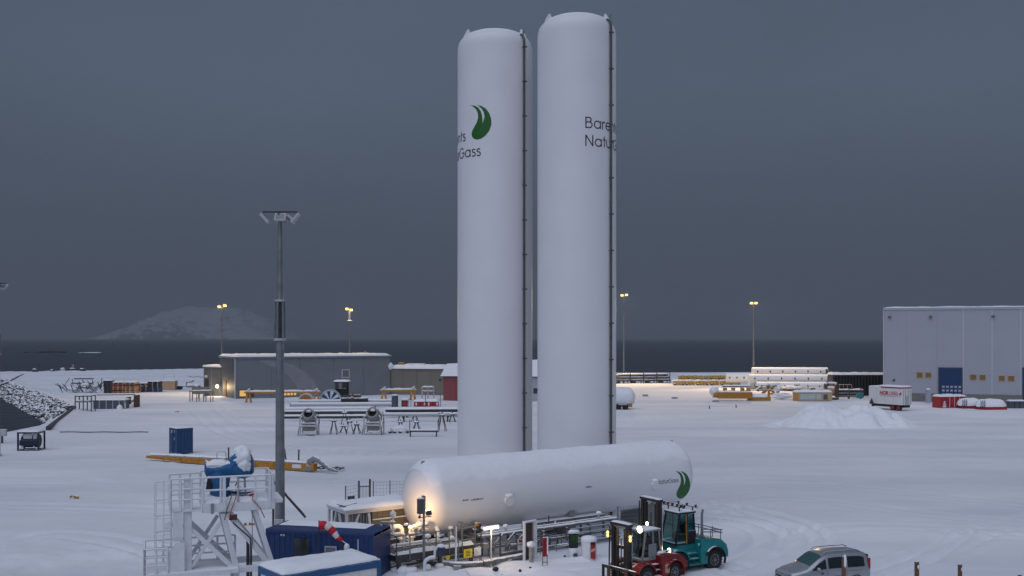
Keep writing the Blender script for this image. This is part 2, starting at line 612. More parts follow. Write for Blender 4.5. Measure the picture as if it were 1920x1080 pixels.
def ground_height(X, Y):
    z = 0.16 * vnoise(X, Y, 26, 1) + 0.09 * vnoise(X, Y, 9, 2) + 0.05 * vnoise(X, Y, 2.6, 3) + 0.022 * vnoise(X, Y, 0.8, 4)
    z = z + 0.05 * np.maximum(vnoise(X * 0.35, Y, 1.9, 9), 0)      # wind-laid ripples
    for pts, gauge, depth in TRACKS:
        P = np.array([(p.x, p.y) for p in (g(*q) for q in pts)])
        # smooth the polyline
        for _ in range(3):
            Q = [P[0]]
            for i in range(len(P) - 1):
                Q += [P[i] * .75 + P[i + 1] * .25, P[i] * .25 + P[i + 1] * .75]
            P = np.array(Q + [P[-1]])
        x0, x1, y0, y1 = P[:, 0].min() - 4, P[:, 0].max() + 4, P[:, 1].min() - 4, P[:, 1].max() + 4
        sel = (X > x0) & (X < x1) & (Y > y0) & (Y < y1)
        if not sel.any():
            continue
        d = sdist(X[sel], Y[sel], P, closed=False)
        r = np.exp(-((d - gauge) / 0.22) ** 2)
        rim = np.exp(-((d - gauge - 0.55) / 0.3) ** 2)
        br = 0.55 + 0.9 * np.clip(vnoise(X[sel], Y[sel], 5, 12) + 0.5, 0, 1)
        z[sel] += depth * br * (0.9 * rim - 1.9 * r)
    # churned snow on the left foreground and round the skid
    ch = np.exp(-(((X + 26) / 10) ** 2 + ((Y - 55) / 6) ** 2)) + 0.8 * np.exp(-(((X - 2) / 7) ** 2 + ((Y - 53) / 3) ** 2))
    z = z + ch * (0.28 * vnoise(X, Y, 1.3, 21) + 0.10 * vnoise(X, Y, 0.5, 22))
    return z

def make_ground():
    rows = [-60, -40, -20, -8, 2, 10, 18, 26, 33, 38, 42]
    y = 42.0
    while y < 425:
        y += max(0.22, min(2.2, (y / 47.0) ** 1.6 * 0.22))
        rows.append(y)
    rows = np.array(rows)
    nx = 520
    t = np.linspace(-1, 1, nx)
    U, R = np.meshgrid(t, rows)
    W = np.where(R > 30, 0.62 * R + 14, 32.6)
    X = U * W
    # outer columns run far to both sides
    edge = np.abs(U) > 0.985
    X = np.where(edge, np.sign(U) * (W * 0.985 + (np.abs(U) - 0.985) / 0.015 * (480 - W * 0.985)), X)
    X = np.clip(X, -415, 515)
    Y = R
    sd = sdist(X, Y, LP)
    z = ground_height(X, Y)
    z = z + 0.35 * np.exp(-((sd - 2.2) / 1.6) ** 2)                # a low bank along the edge
    k = np.clip((sd + 1.8) / 2.2, 0, 1)
    z = z * k + (SEA_Z - 2.2) * (1 - k)
    n0, n1 = X.shape
    co = np.stack([X, Y, z], -1).reshape(-1, 3)
    idx = np.arange(n0 * n1).reshape(n0, n1)
    q = np.stack([idx[:-1, :-1], idx[:-1, 1:], idx[1:, 1:], idx[1:, :-1]], -1).reshape(-1, 4)
    me = bpy.data.meshes.new("snow_ground")
    me.vertices.add(len(co))
    me.vertices.foreach_set("co", co.astype(np.float32).ravel())
    me.loops.add(q.size)
    me.loops.foreach_set("vertex_index", q.astype(np.int32).ravel())
    me.polygons.add(len(q))
    me.polygons.foreach_set("loop_start", np.arange(0, q.size, 4, dtype=np.int32))
    me.polygons.foreach_set("use_smooth", np.ones(len(q), bool))
    me.update(calc_edges=True)
    o = bpy.data.objects.new("snow_ground", me)
    COL.objects.link(o)
    return o

def ground_mat():
    m = bpy.data.materials.new("ground_snow")
    m.use_nodes = True
    n, l = m.node_tree.nodes, m.node_tree.links
    p = n["Principled BSDF"]
    p.inputs["Roughness"].default_value = 0.8
    p.inputs["Specular IOR Level"].default_value = 0.2
    tc = n.new("ShaderNodeTexCoord")
    mp = n.new("ShaderNodeMapping")
    mp.inputs["Scale"].default_value = (0.35, 1.0, 1.0)
    l.new(tc.outputs["Object"], mp.inputs["Vector"])
    n1 = n.new("ShaderNodeTexNoise")
    n1.inputs["Scale"].default_value = 0.09
    n1.inputs["Detail"].default_value = 8
    n1.inputs["Roughness"].default_value = 0.6
    l.new(mp.outputs["Vector"], n1.inputs["Vector"])
    cr = n.new("ShaderNodeValToRGB")
    cr.color_ramp.elements[0].position = 0.35
    cr.color_ramp.elements[0].color = (0.64, 0.67, 0.73, 1)
    cr.color_ramp.elements[1].position = 0.65
    cr.color_ramp.elements[1].color = (0.81, 0.83, 0.87, 1)
    l.new(n1.outputs["Fac"], cr.inputs["Fac"])
    l.new(cr.outputs["Color"], p.inputs["Base Color"])
    n2 = n.new("ShaderNodeTexNoise")
    n2.inputs["Scale"].default_value = 5.0
    n2.inputs["Detail"].default_value = 8
    n2.inputs["Roughness"].default_value = 0.65
    l.new(tc.outputs["Object"], n2.inputs["Vector"])
    b = n.new("ShaderNodeBump")
    b.inputs["Strength"].default_value = 0.5
    b.inputs["Distance"].default_value = 0.05
    l.new(n2.outputs["Fac"], b.inputs["Height"])
    l.new(b.outputs["Normal"], p.inputs["Normal"])
    return m

ground = make_ground()
ground.data.materials.append(ground_mat())
tag(ground, "snow covered quay ground with faint wheel tracks", kind="structure")

def gz(x, y):
    return float(ground_height(np.array([[x]], float), np.array([[y]], float))[0, 0])

# ---- sea
def sea_mat():
    m = bpy.data.materials.new("sea_water")
    m.use_nodes = True
    n, l = m.node_tree.nodes, m.node_tree.links
    p = n["Principled BSDF"]
    p.inputs["Base Color"].default_value = (0.010, 0.016, 0.025, 1)
    p.inputs["Roughness"].default_value = 0.32
    p.inputs["Specular IOR Level"].default_value = 0.22
    tc = n.new("ShaderNodeTexCoord")
    mp = n.new("ShaderNodeMapping")
    mp.inputs["Scale"].default_value = (0.12, 0.35, 1)
    l.new(tc.outputs["Object"], mp.inputs["Vector"])
    a = n.new("ShaderNodeTexNoise")
    a.inputs["Scale"].default_value = 1.0
    a.inputs["Detail"].default_value = 6
    l.new(mp.outputs["Vector"], a.inputs["Vector"])
    b = n.new("ShaderNodeBump")
    b.inputs["Strength"].default_value = 0.9
    b.inputs["Distance"].default_value = 0.9
    l.new(a.outputs["Fac"], b.inputs["Height"])
    l.new(b.outputs["Normal"], p.inputs["Normal"])
    return m

s = MB()
EX = 24000
s.add([(-EX, -2000, SEA_Z), (EX, -2000, SEA_Z), (EX, 24000, SEA_Z), (-EX, 24000, SEA_Z)], [(0, 1, 2, 3)])
sea = s.build("sea", sea_mat())
tag(sea, "dark grey open sea", kind="structure")

# ---- snowy island on the horizon
def make_island():
    Y0 = 13500.0
    xl, xr = at(148, 636, Y0).x, at(500, 636, Y0).x
    nx, ny = 150, 40
    vs, fs = [], []
    prof = [(0, 0), (.05, .14), (.11, .34), (.17, .54), (.23, .74), (.29, .90), (.36, .98), (.45, 1.0), (.55, .98), (.66, .88), (.76, .68), (.88, .38), (1, 0)]
    px, pz = [a for a, _ in prof], [b for _, b in prof]
    for j in range(ny + 1):
        v = j / ny
        for i in range(nx + 1):
            u = i / nx
            x = xl + (xr - xl) * u
            y = Y0 + 2200 * v
            h = float(np.interp(u, px, pz)) * 440.0
            f = math.sin(min(1.0, v / 0.6) * math.pi / 2) ** 0.75
            q = Vector((x * 0.0010, y * 0.0010, 0))
            nn = mnoise.fractal(q, 0.9, 2.1, 6)
            r = mnoise.fractal(q * 4.0, 0.9, 2.1, 4)
            zz = SEA_Z - 3 + (h + 8) * f * (1 + 0.30 * nn) + 34 * r * min(1, h / 60) * (0.25 + f)
            vs.append((x, y + 120 * nn, zz))
    w = nx + 1
    for j in range(ny):
        for i in range(nx):
            fs.append((j * w + i, j * w + i + 1, (j + 1) * w + i + 1, (j + 1) * w + i))
    m = MB()
    m.add(vs, fs)
    mm = mat("island_snow", (0.10, 0.11, 0.125), rough=0.9, var=0.2, scale=0.004)
    n, l = mm.node_tree.nodes, mm.node_tree.links
    p = n["Principled BSDF"]
    ge = n.new("ShaderNodeNewGeometry")
    sp = n.new("ShaderNodeSeparateXYZ")
    l.new(ge.outputs["Normal"], sp.inputs["Vector"])
    nz = n.new("ShaderNodeTexNoise")
    nz.inputs["Scale"].default_value = 0.012
    nz.inputs["Detail"].default_value = 7
    tc = n.new("ShaderNodeTexCoord")
    l.new(tc.outputs["Object"], nz.inputs["Vector"])
    ad = n.new("ShaderNodeMath")
    ad.operation = 'MULTIPLY_ADD'
    ad.inputs[1].default_value = 0.8
    l.new(nz.outputs["Fac"], ad.inputs[0])
    l.new(sp.outputs["Z"], ad.inputs[2])
    mr = n.new("ShaderNodeMapRange")
    mr.inputs["From Min"].default_value = 1.14
    mr.inputs["From Max"].default_value = 1.30
    l.new(ad.outputs["Value"], mr.inputs["Value"])
    mx = n.new("ShaderNodeMix")
    mx.data_type = 'RGBA'
    mx.inputs["A"].default_value = (0.09, 0.10, 0.115, 1)
    mx.inputs["B"].default_value = (0.62, 0.65, 0.70, 1)
    l.new(mr.outputs["Result"], mx.inputs["Factor"])
    l.new(mx.outputs["Result"], p.inputs["Base Color"])
    o = m.build("island", mm, smooth=60)
    tag(o, "snow covered island fading into the murk on the horizon", kind="structure")
make_island()

# ---- skerries in the sea
def skerry(px, py, wpx, hh, m, label, seed):
    sc = (py - HORIZON) / (CAM_H - SEA_Z)
    Y = FPX / sc
    x = (px - 960) / sc
    w = wpx / sc
    mb = MB()
    rng = random.Random(seed)
    for i in range(9):
        t = (i + .5) / 9
        mb.lump((x - w / 2 + w * t, Y + rng.uniform(-6, 6), SEA_Z - 0.3), (w / 9 * rng.uniform(.8, 1.3), 6, hh * rng.uniform(.5, 1.1)), seed=seed + i * 3.1, n=6, amp=0.5)
    tag(mb.build("skerry", m, smooth=50), label, "rock", "skerries off the quay")
skerry(88, 661, 70, 1.9, "rock_dark", "long low dark skerry in the sea", 3)
skerry(168, 661.5, 38, 0.9, "rock", "small snow dusted skerry in the sea", 9)

for k, (px, lab) in enumerate(((210, "thin sea mark pole left of its twin below the island"), (275, "thin sea mark pole right of its twin below the island"))):
    p = g(px, 652, SEA_Z)
    r = thing("sea_mark", lab, "sea mark", (p.x, p.y, SEA_Z - 1), 0, "sea marks below the island")
    MB().cyl((0, 0, 0), (0, 0, 8.5), 0.55, 0.35, n=8).build("pole", "cladding_dark", r)
    MB().cyl((0, 0, 8.5), (0, 0, 10), 1.1, 0.2, n=8).build("topmark", "cladding_dark", r)

# ---- breakwater boulders along the inlet
def riprap():
    rng = random.Random(11)
    mb = MB()
    segs = [(Vector((-330, 345, 0)), Vector((-260, 305, 0))), (Vector((-260, 305, 0)), shore[6]), (shore[6], shore[5]), (shore[5], shore[4]), (shore[4], shore[3])]
    for a_, b_ in segs:
        d = b_ - a_
        L = d.length
        nrm = Vector((d.y, -d.x, 0)).normalized()
        if nrm.y > 0:
            nrm = -nrm
        for i in range(int(L * 16)):
            t = rng.random()
            off = rng.uniform(-0.8, 3.4)
            p = a_ + d * t + nrm * off
            z = 0.12 - max(0, off) * 0.85 + rng.uniform(-.2, .2)
            mb.rock((p.x, p.y, z), rng.uniform(.28, .8), rng)
    o = mb.build("riprap", "rock")
    tag(o, "snow dusted dark breakwater boulders along the inlet", "boulders", kind="stuff")
riprap()

# ---- concrete slipway edge beside the inlet
p0, p1 = g(90, 808), g(140, 768)
m = MB()
m.beam((p0.x, p0.y, 0.22), (p1.x, p1.y, 0.22), 0.55, 0.75)
o = m.build("kerb_beam", "kerb_dark", bevel=0.05)
tag(o, "dark concrete kerb beam running along the inlet bank", "kerb")
p0, p1 = g(112, 811.5), g(278, 811.5)
o = MB().tube([(p0.x + (p1.x - p0.x) * t / 12, p0.y + (p1.y - p0.y) * t / 12 + 0.25 * math.sin(t * 1.3), 0.10) for t in range(13)], 0.06, n=6).build("cable", "black_rubber", smooth=60)
tag(o, "thin dark cable lying straight across the snow near the inlet", "cable")

# ---- ploughed snow pile
def snow_pile():
    c_ = g(1570, 802)
    rx, ry, h = 13.2, 6.0, 3.9
    nx, ny = 150, 76
    X, Y = np.meshgrid(np.linspace(-rx, rx, nx), np.linspace(-ry, ry, ny))
    U = X / rx + 0.10 * vnoise(X, Y, 4.0, 33)
    V = Y / ry + 0.12 * vnoise(X, Y, 3.0, 34)
    ridge = np.interp(U, [-1.0, -.8, -.55, -.35, -.22, -.12, .0, .12, .26, .36, .5, .62, .75, .88, 1.0], [0, .06, .26, .52, .86, .98, .90, .72, .80, .88, .78, .70, .42, .14, 0])
    across = np.clip(1 - np.abs(V) ** 1.25, 0, 1)
    z = h * ridge * across
    k = np.clip(z / 0.8, 0, 1)
    z = z + k * (1.0 * vnoise(X, Y, 2.6, 35) + 0.55 * vnoise(X, Y, 1.2, 36) + 0.28 * vnoise(X, Y, 0.55, 37))
    edge = np.clip((1 - np.maximum(np.abs(X / rx), np.abs(Y / ry))) * 12, 0, 1)
    z = np.maximum(z, 0) * edge - 0.35
    vs = [(c_.x + float(X[j, i]), c_.y + 3.2 + float(Y[j, i]), float(z[j, i])) for j in range(ny) for i in range(nx)]
    fs = [(j * nx + i, j * nx + i + 1, (j + 1) * nx + i + 1, (j + 1) * nx + i) for j in range(ny - 1) for i in range(nx - 1)]
    rng = random.Random(77)
    mb = MB().add(vs, fs)
    o = mb.build("snow_pile", "snow", smooth=60)
    tag(o, "ploughed heap of snow in front of the white trailer", kind="structure")
snow_pile()

# ================================================================== LETTERING
def arc(cx, cy, r, a0, a1, n=14):
    return [(cx + r * math.cos(math.radians(a0 + (a1 - a0) * i / n)), cy + r * math.sin(math.radians(a0 + (a1 - a0) * i / n))) for i in range(n + 1)]

GLYPH = {
    'B': ([[(.05, 0), (.05, 1)], [(.05, .95), (.33, .95)] + arc(.33, .745, .205, 90, -90)[1:] + [(.05, .54)], [(.05, .545), (.38, .545)] + arc(.38, .297, .247, 90, -90)[1:] + [(.05, .05)]], .80),
    'a': ([arc(.37, .36, .32, 0, 360, 26), [(.69, 0), (.69, .72)]], .88),
    'r': ([[(.05, 0), (.05, .72)], [(.05, .36)] + arc(.33, .39, .28, 180, 82)], .40),
    'e': ([[(.05, .36), (.69, .36)] + arc(.37, .36, .32, 0, 312, 24)[1:]], .82),
    'n': ([[(.05, 0), (.05, .72)], [(.05, .40)] + arc(.31, .42, .26, 180, 0) + [(.57, 0)]], .74),
    't': ([[(.16, 0), (.16, .98)], [(0, .68), (.33, .68)]], .42),
    's': ([arc(.23, .53, .15, 25, 270, 14) + arc(.23, .20, .18, 90, -150, 14)], .54),
    'N': ([[(.05, 0), (.05, 1)], [(.05, .97), (.69, .03)], [(.69, 0), (.69, 1)]], .90),
    'u': ([[(.05, .72), (.05, .30)] + arc(.31, .30, .26, 180, 360) + [(.57, .72)], [(.57, 0), (.57, .72)]], .74),
    'G': ([arc(.5, .5, .46, 42, 360, 30) + [(.55, .5)]], 1.12),
}

def stroke_text(text, cap, wrap, u0, v0, weight=0.112):
    """text as ribbons carried onto a curved surface by wrap(u, v, lift)"""
    mb = MB()
    x = 0.0
    lift = 0.004
    for ch in text:
        strokes, adv = GLYPH[ch]
        for st in strokes:
            pts = []
            for i in range(len(st) - 1):            # resample so that ribbons follow the curve of the shell
                a_, b_ = Vector(st[i]), Vector(st[i + 1])
                k = max(1, int((b_ - a_).length / 0.12))
                pts += [a_ + (b_ - a_) * (j / k) for j in range(k)]
            pts.append(Vector(st[-1]))
            vs, fs = [], []
            for i, p in enumerate(pts):
                d = (pts[min(i + 1, len(pts) - 1)] - pts[max(i - 1, 0)])
                d = d.normalized() if d.length > 1e-6 else Vector((1, 0))
                nrm = Vector((-d.y, d.x)) * weight / 2
                for q in (p + nrm, p - nrm):
                    vs.append(wrap(u0 + (x + q.x) * cap, v0 + q.y * cap, lift))
            for i in range(len(pts) - 1):
                fs.append((2 * i, 2 * i + 1, 2 * i + 3, 2 * i + 2))
            mb.add(vs, fs)
            lift += 0.0006
        x += adv
    return mb

LEAF = [(160, 675), (188, 677), (212, 690), (229, 715), (238, 745), (241, 775), (239, 797), (248, 775), (253, 750), (248, 720), (235, 698), (207, 672),
        (235, 680), (262, 697), (284, 728), (297, 768), (298, 805), (284, 848), (258, 882), (228, 902), (205, 907), (185, 902), (172, 888), (168, 868),
        (174, 845), (188, 818), (203, 790), (211, 760), (210, 730), (200, 705), (183, 687)]

def leaf_mesh(pts, wrap, step=0.15, lift=0.005):
    bm = bmesh.new()
    f = bm.faces.new([bm.verts.new((x, y, 0)) for x, y in pts])
    bmesh.ops.triangulate(bm, faces=[f])
    xs = [p[0] for p in pts]
    x = min(xs) + step
    while x < max(xs):
        bmesh.ops.bisect_plane(bm, geom=bm.verts[:] + bm.edges[:] + bm.faces[:], plane_co=(x, 0, 0), plane_no=(1, 0, 0))
        x += step
    ys = [p[1] for p in pts]
    y = min(ys) + step
    while y < max(ys):
        bmesh.ops.bisect_plane(bm, geom=bm.verts[:] + bm.edges[:] + bm.faces[:], plane_co=(0, y, 0), plane_no=(0, 1, 0))
        y += step
    bm.verts.index_update()
    vs = [wrap(v.co.x, v.co.y, lift) for v in bm.verts]
    fs = [tuple(v.index for v in f.verts) for f in bm.faces]
    bm.free()
    return MB().add(vs, fs)

# ================================================================== STANDING TANKS
TR = 2.68            # shell radius
TOP = 34.55          # crown of the dome

def standing_tank(loc, label, th_text, pipe_th):
    t = thing("storage_tank", label, "tank", (loc[0] * 1.05, loc[1] * 1.05, CAM_H * -.05), 0, "tall standing gas tanks", scale=1.05)
    prof = [(TR * .93, -0.3), (TR * .93, .15), (TR, .2), (TR, 1.0)]
    for k in range(1, 12):
        prof.append((TR, 1.0 + (32.5 - 1.0) * k / 11))
    for (r, z) in ((1.0, 33.2), (.997, 33.42), (.985, 33.62), (.96, 33.82), (.915, 34.0), (.85, 34.15), (.76, 34.30), (.66, 34.41), (.52, 34.52), (.36, 34.60), (.2, 34.64), (.01, 34.66)):
        prof.append((TR * r, z - .38))
    MB().lathe(prof, n=96).build("shell", "white_shell", t, smooth=50)
    # weld bands: thin proud rings between the shell courses
    wb = MB()
    # snow lying on the dome
    sp = [(TR * .80, 34.22), (TR * .77, 34.34), (TR * .66, 34.47), (TR * .5, 34.60), (TR * .3, 34.69), (TR * .15, 34.73), (TR * .01, 34.74)]
    MB().lathe(sp, n=48, o=(0, 0, -.38)).build("snow_cap", "snow", t, smooth=60)
    # lifting lugs on the shoulder
    for th in (-68, 68, 112, -112):
        a_ = math.radians(th)
        lu = MB()
        R0 = TR * .755
        c = Vector((math.sin(a_) * R0, -math.cos(a_) * R0, 33.88))
        rad = Vector((math.sin(a_), -math.cos(a_), 0))
        tan = Vector((math.cos(a_), math.sin(a_), 0))
        poly = [(.42, -.30), (.26, .06), (.07, .40), (-.03, .42), (-.10, .20), (-.24, .06)]
        vs = []
        for s_ in (-.07, .07):
            vs += [c + rad * x + tan * s_ + Vector((0, 0, z)) for x, z in poly]
        n = len(poly)
        lu.add(vs, [tuple(range(n)), tuple(range(2 * n - 1, n - 1, -1))] + [(i, i + n, (i + 1) % n + n, (i + 1) % n) for i in range(n)])
        lu.build("lifting_lug", "white_shell", t)
    # vent pipe down the side
    a_ = math.radians(pipe_th)
    def pp(r, z):
        return (math.sin(a_) * r, -math.cos(a_) * r, z)
    pipe = MB().tube([pp(TR + .10, -.2), pp(TR + .10, 33.1), pp(TR + .08, 33.34), pp(TR - .04, 33.57), pp(TR - .2, 33.67), pp(TR - .3, 33.62)], 0.085, n=10)
    pipe = pipe.build("vent_pipe", "vent_steel", t, smooth=60)
    MB().tube([pp(TR - .02, 33.54), pp(TR + .0, 33.82), pp(TR + .1, 33.94)], 0.06, n=8).build("vent_outlet", "galvanised", pipe, smooth=60)
    tan = Vector((math.cos(a_), math.sin(a_), 0))
    z = 1.3
    while z < 33:
        c1 = Vector(pp(TR - .02, z))
        c2 = Vector(pp(TR + .16, z))
        br = MB().beam(c1, c2, .20, .07)
        br.beam(Vector(pp(TR + .19, z)) - tan * .17, Vector(pp(TR + .19, z)) + tan * .17, .05, .09)
        br.build("pipe_bracket", "vent_steel", t)
        z += 2.42
    # name and leaf
    def wrap(u, v, lift):
        th = math.radians(th_text) + u / TR
        r = TR + lift
        return (math.sin(th) * r, -math.cos(th) * r, v)
    stroke_text("Barents", .735, wrap, 0, 26.20).build("lettering", "letter_navy", t)
    stroke_text("NaturGass", .735, wrap, 0, 25.02).build("lettering", "letter_navy", t)
    lp = []
    for x, y in LEAF:
        px, py = 840 + x / 3.6, 10 + y / 3.6
        th = math.asin(max(-.999, min(.999, (px - 928.0) / 69.5)))
        u = (th - math.radians(-120)) * TR
        sc = FPX / (71.4 - TR * math.cos(th))
        lp.append((u, CAM_H - (py - HORIZON) / sc))
    leaf_mesh(lp, wrap).build("leaf_emblem", "leaf_green", t)
    # skirt access hatch, foundation
    MB().lathe([(TR + .55, -.6), (TR + .55, .12), (TR + .45, .2), (.1, .2)], n=48).build("foundation", "concrete", t, smooth=40)
    return t

standing_tank((4.42, 68.0, 0), "taller looking nearer white standing gas tank on the right, lettering running round its right edge", 8.5, 51.5)
standing_tank((-1.22, 71.4, 0), "farther white standing gas tank on the left with green leaf emblem on its face", -120, 48.5)

# ================================================================== LYING TANK
TA = Vector((-5.88, 56.45, 0))
TDIR = math.radians(35)
HR, HZ, HL = 2.10, 3.20, 21.4
UX, UY = math.cos(TDIR), math.sin(TDIR)

def tl(px, py, h=0.0):
    """ground pixel -> local coordinates of the lying tank (x along it, y away from the camera)"""
    p = g(px, py, h)
    d = p - Vector((TA.x, TA.y, h))
    return Vector((d.x * UX + d.y * UY, -d.x * UY + d.y * UX, h))

def tl_at(px, py, yl):
    """pixel on the local vertical plane y = yl"""
    # ray from camera: (k*(px-960)/F, k, H - k*(py-634)/F)
    a_, c_ = (px - 960) / FPX, (py - HORIZON) / FPX
    # local y = -(X-TA.x)*UY + (Y-TA.y)*UX
    k = (yl - TA.x * UY + TA.y * UX) / (-a_ * UY + UX)
    X, Y, Z = a_ * k, k, CAM_H - c_ * k
    return Vector(((X - TA.x) * UX + (Y - TA.y) * UY, yl, Z))

def lying_tank():
    t = thing("horizontal_tank", "big white lying gas tank with snow on its back beside the forklifts", "tank", TA, TDIR)
    prof = []
    dome = 1.35
    for k in range(13):
        th = math.pi / 2 * k / 12
        prof.append((max(.01, HR * math.sin(th)), dome * (1 - math.cos(th))))
    for k in range(1, 12):
        prof.append((HR, dome + (HL - 2 * dome) * k / 12))
    for k in range(12, -1, -1):
        th = math.pi / 2 * k / 12
        prof.append((max(.01, HR * math.sin(th)), HL - dome * (1 - math.cos(th))))
    MB().lathe(prof, n=96, o=(0, 0, HZ), axis='x').build("shell", "white_shell", t, smooth=50)
    # snow on the upper back: a crust that thins out down the sides
    vs, fs = [], []
    nx, na = 70, 26
    for i in range(nx + 1):
        x = .55 + (HL - .95) * i / nx
        r0 = HR if dome < x < HL - dome else HR * math.sqrt(max(0, 1 - ((dome - min(x, HL - x)) / dome) ** 2))
        for j in range(na + 1):
            w = math.radians(62 + 10 * mnoise.noise(Vector((x * .5, 3, 1))) + 6 * mnoise.noise(Vector((x * 1.7, 5, 1))))
            th = -w + 2 * w * j / na
            k = math.sqrt(max(0, 1 - abs(2 * j / na - 1) ** 1.6)) * min(1, min(x - .55, HL - .4 - x) / .5 + .02) ** .5
            rr = r0 + .003 + k * (.15 + .05 * mnoise.noise(Vector((x * .9, th * 2, 2)))) - (.02 if j in (0, na) else 0)
            vs.append((x, math.sin(th) * rr, HZ + math.cos(th) * rr))
    for i in range(nx):
        for j in range(na):
            a_ = i * (na + 1) + j
            fs.append((a_, a_ + 1, a_ + na + 2, a_ + na + 1))
    MB().add(vs, fs).build("snow_cap", "snow", t, smooth=70)
    # saddles
    for x in (3.6, 10.6, 17.6):
        sd = MB()
        pts = [(-1.75, -0.3), (1.75, -0.3)]
        for k in range(13):
            th = math.radians(48 - 96 * k / 12)
            pts.append((math.sin(th) * (HR + .02), HZ - math.cos(th) * (HR + .02)))
        n = len(pts)
        v2 = [(x - .22, y, z) for y, z in pts] + [(x + .22, y, z) for y, z in pts]
        sd.add(v2, [tuple(range(n)), tuple(range(2 * n - 1, n - 1, -1))] + [(i, i + n, (i + 1) % n + n, (i + 1) % n) for i in range(n)])
        sd.build("saddle", "grey_paint", t)
    # side nozzles with round cover plates, each with a little snow
    for (px, py, r) in ((953, 938, .27), (1226, 908, .24)):
        p = tl_at(px, py, -HR)
        ph = math.asin(max(-1, min(1, (p.z - HZ) / HR)))
        d = Vector((0, -math.cos(ph), math.sin(ph)))
        c = Vector((p.x, 0, HZ)) + d * HR
        nz = MB().cyl(c - d * .1, c + d * .16, r, n=20).build("nozzle", "white_shell", t, smooth=40)
        MB().cyl(c + d * .16, c + d * .21, r * 1.18, n=20).build("cover_plate", "white_shell", nz, smooth=40)
        MB().lump((c + d * .12 + Vector((0, 0, r * 1.1))), (r * .95, .15, r * .45), seed=px, n=8).build("snow", "snow", nz, smooth=60)
    # lifting lugs on the ends
    for (x, y, z) in ((.9, -.1, HZ + HR - .08), (HL - 1.0, -.1, HZ + HR - .05)):
        MB().box((x, y, z + .08), (.22, .06, .18)).build("lifting_lug", "grey_paint", t)
    # print on the flank
    def wrap(u, v, lift):
        ph = v / HR
        r = HR + lift
        return (u, -math.cos(ph) * r, HZ + math.sin(ph) * r)
    def unwrap(px, py):
        p = tl_at(px, py, -HR)
        # walk the ray onto the cylinder
        cp = Vector((-TA.x, -TA.y, CAM_H))
        co = Vector((cp.x * UX + cp.y * UY, -cp.x * UY + cp.y * UX, cp.z))
        d = (p - co).normalized()
        oy, oz = co.y, co.z - HZ
        A_, B_, C_ = d.y ** 2 + d.z ** 2, 2 * (oy * d.y + oz * d.z), oy ** 2 + oz ** 2 - HR ** 2
        disc = max(0, B_ * B_ - 4 * A_ * C_)
        k = (-B_ - math.sqrt(disc)) / (2 * A_)
        q = co + d * k
        return q.x, math.atan2(q.z - HZ, -q.y) * HR
    u0, v0 = unwrap(1232, 909)
    u1, v1 = unwrap(1272, 904)
    stroke_text("NaturGass", (u1 - u0) / 6.4, wrap, u0, v0 + .02).build("lettering", "letter_navy", t)
    lp = [unwrap(1266.5 + (x - 160) * 27.5 / 138, 883 + (y - 672) * 52 / 235) for x, y in LEAF]
    leaf_mesh(lp, wrap).build("leaf_emblem", "leaf_green", t)
    # short faded print lines half hidden by frost
    for (px, py, w) in ((867, 940, .42), (883, 939, .5), (895, 937.5, .4), (1098, 915, .5)):
        u, v = unwrap(px, py)
        pb = MB()
        rr = random.Random(px)
        top = []
        x = 0
        while x < w:
            top.append((u + x, v + rr.choice([.05, .09, .11])))
            x += .05
        n_ = len(top)
        vs_ = [wrap(a2, v, .004) for a2, _ in top] + [wrap(a2, b2, .004) for a2, b2 in top]
        pb.add(vs_, [(i, i + 1, n_ + i + 1, n_ + i) for i in range(n_ - 1)])
        pb.build("print_line", "grey_paint", t)
    return t
HT = lying_tank()

# ================================================================== PIPEWORK SKID IN FRONT OF THE LYING TANK
def P(px, py, yl):
    return tl_at(px, py, yl)

def lw(v):
    """local tank coordinates -> world"""
    return Vector((TA.x + v[0] * UX - v[1] * UY, TA.y + v[0] * UY + v[1] * UX, v[2]))

sk = thing("pipe_skid", "railed steel pipework skid with snowy valves at the lit end of the lying tank", "pipework", TA, TDIR)
Z = 0.25
# deck frame: long snow covered channel beams and cross members
fx0, fx1, fy0, fy1 = -2.6, 2.3, -3.3, 0.6
for y in (fy0, fy0 + 1.9, fy1):
    MB().b(fx0, fx1, y - .09, y + .09, .62, 1.0).build("deck_beam", "dark_steel", sk)
for x in (fx0 + .1, 0.0, fx1 - .1):
    MB().b(x - .08, x + .08, fy0 + .1, fy1 - .1, .66, .94).build("cross_beam", "dark_steel", sk)
for x in (fx0 + .2, 0.1, fx1 - .2):
    for y in (fy0, fy1):
        MB().b(x - .08, x + .08, y - .085, y + .085, -.3, .62).build("leg", "dark_steel", sk)
MB().snow(fx0, fx1, fy0 - .1, fy0 + .28, 1.0, .17, step=.16, edge=.15, rough=.6, seed=4).build("snow", "snow", sk, smooth=70)
MB().snow(fx0 + .1, fx1, fy0 + 1.7, fy0 + 2.1, 1.0, .18, step=.16, edge=.15, rough=.6, seed=8).build("snow", "snow", sk, smooth=70)
# grating deck with bars
gr = MB()
for k in range(24):
    x = fx0 + .2 + (fx1 - fx0 - .4) * k / 23
    gr.b(x - .015, x + .015, fy0 + .1, fy0 + 1.8, .90, .96)
gr.build("grating", "galvanised_snow", sk)
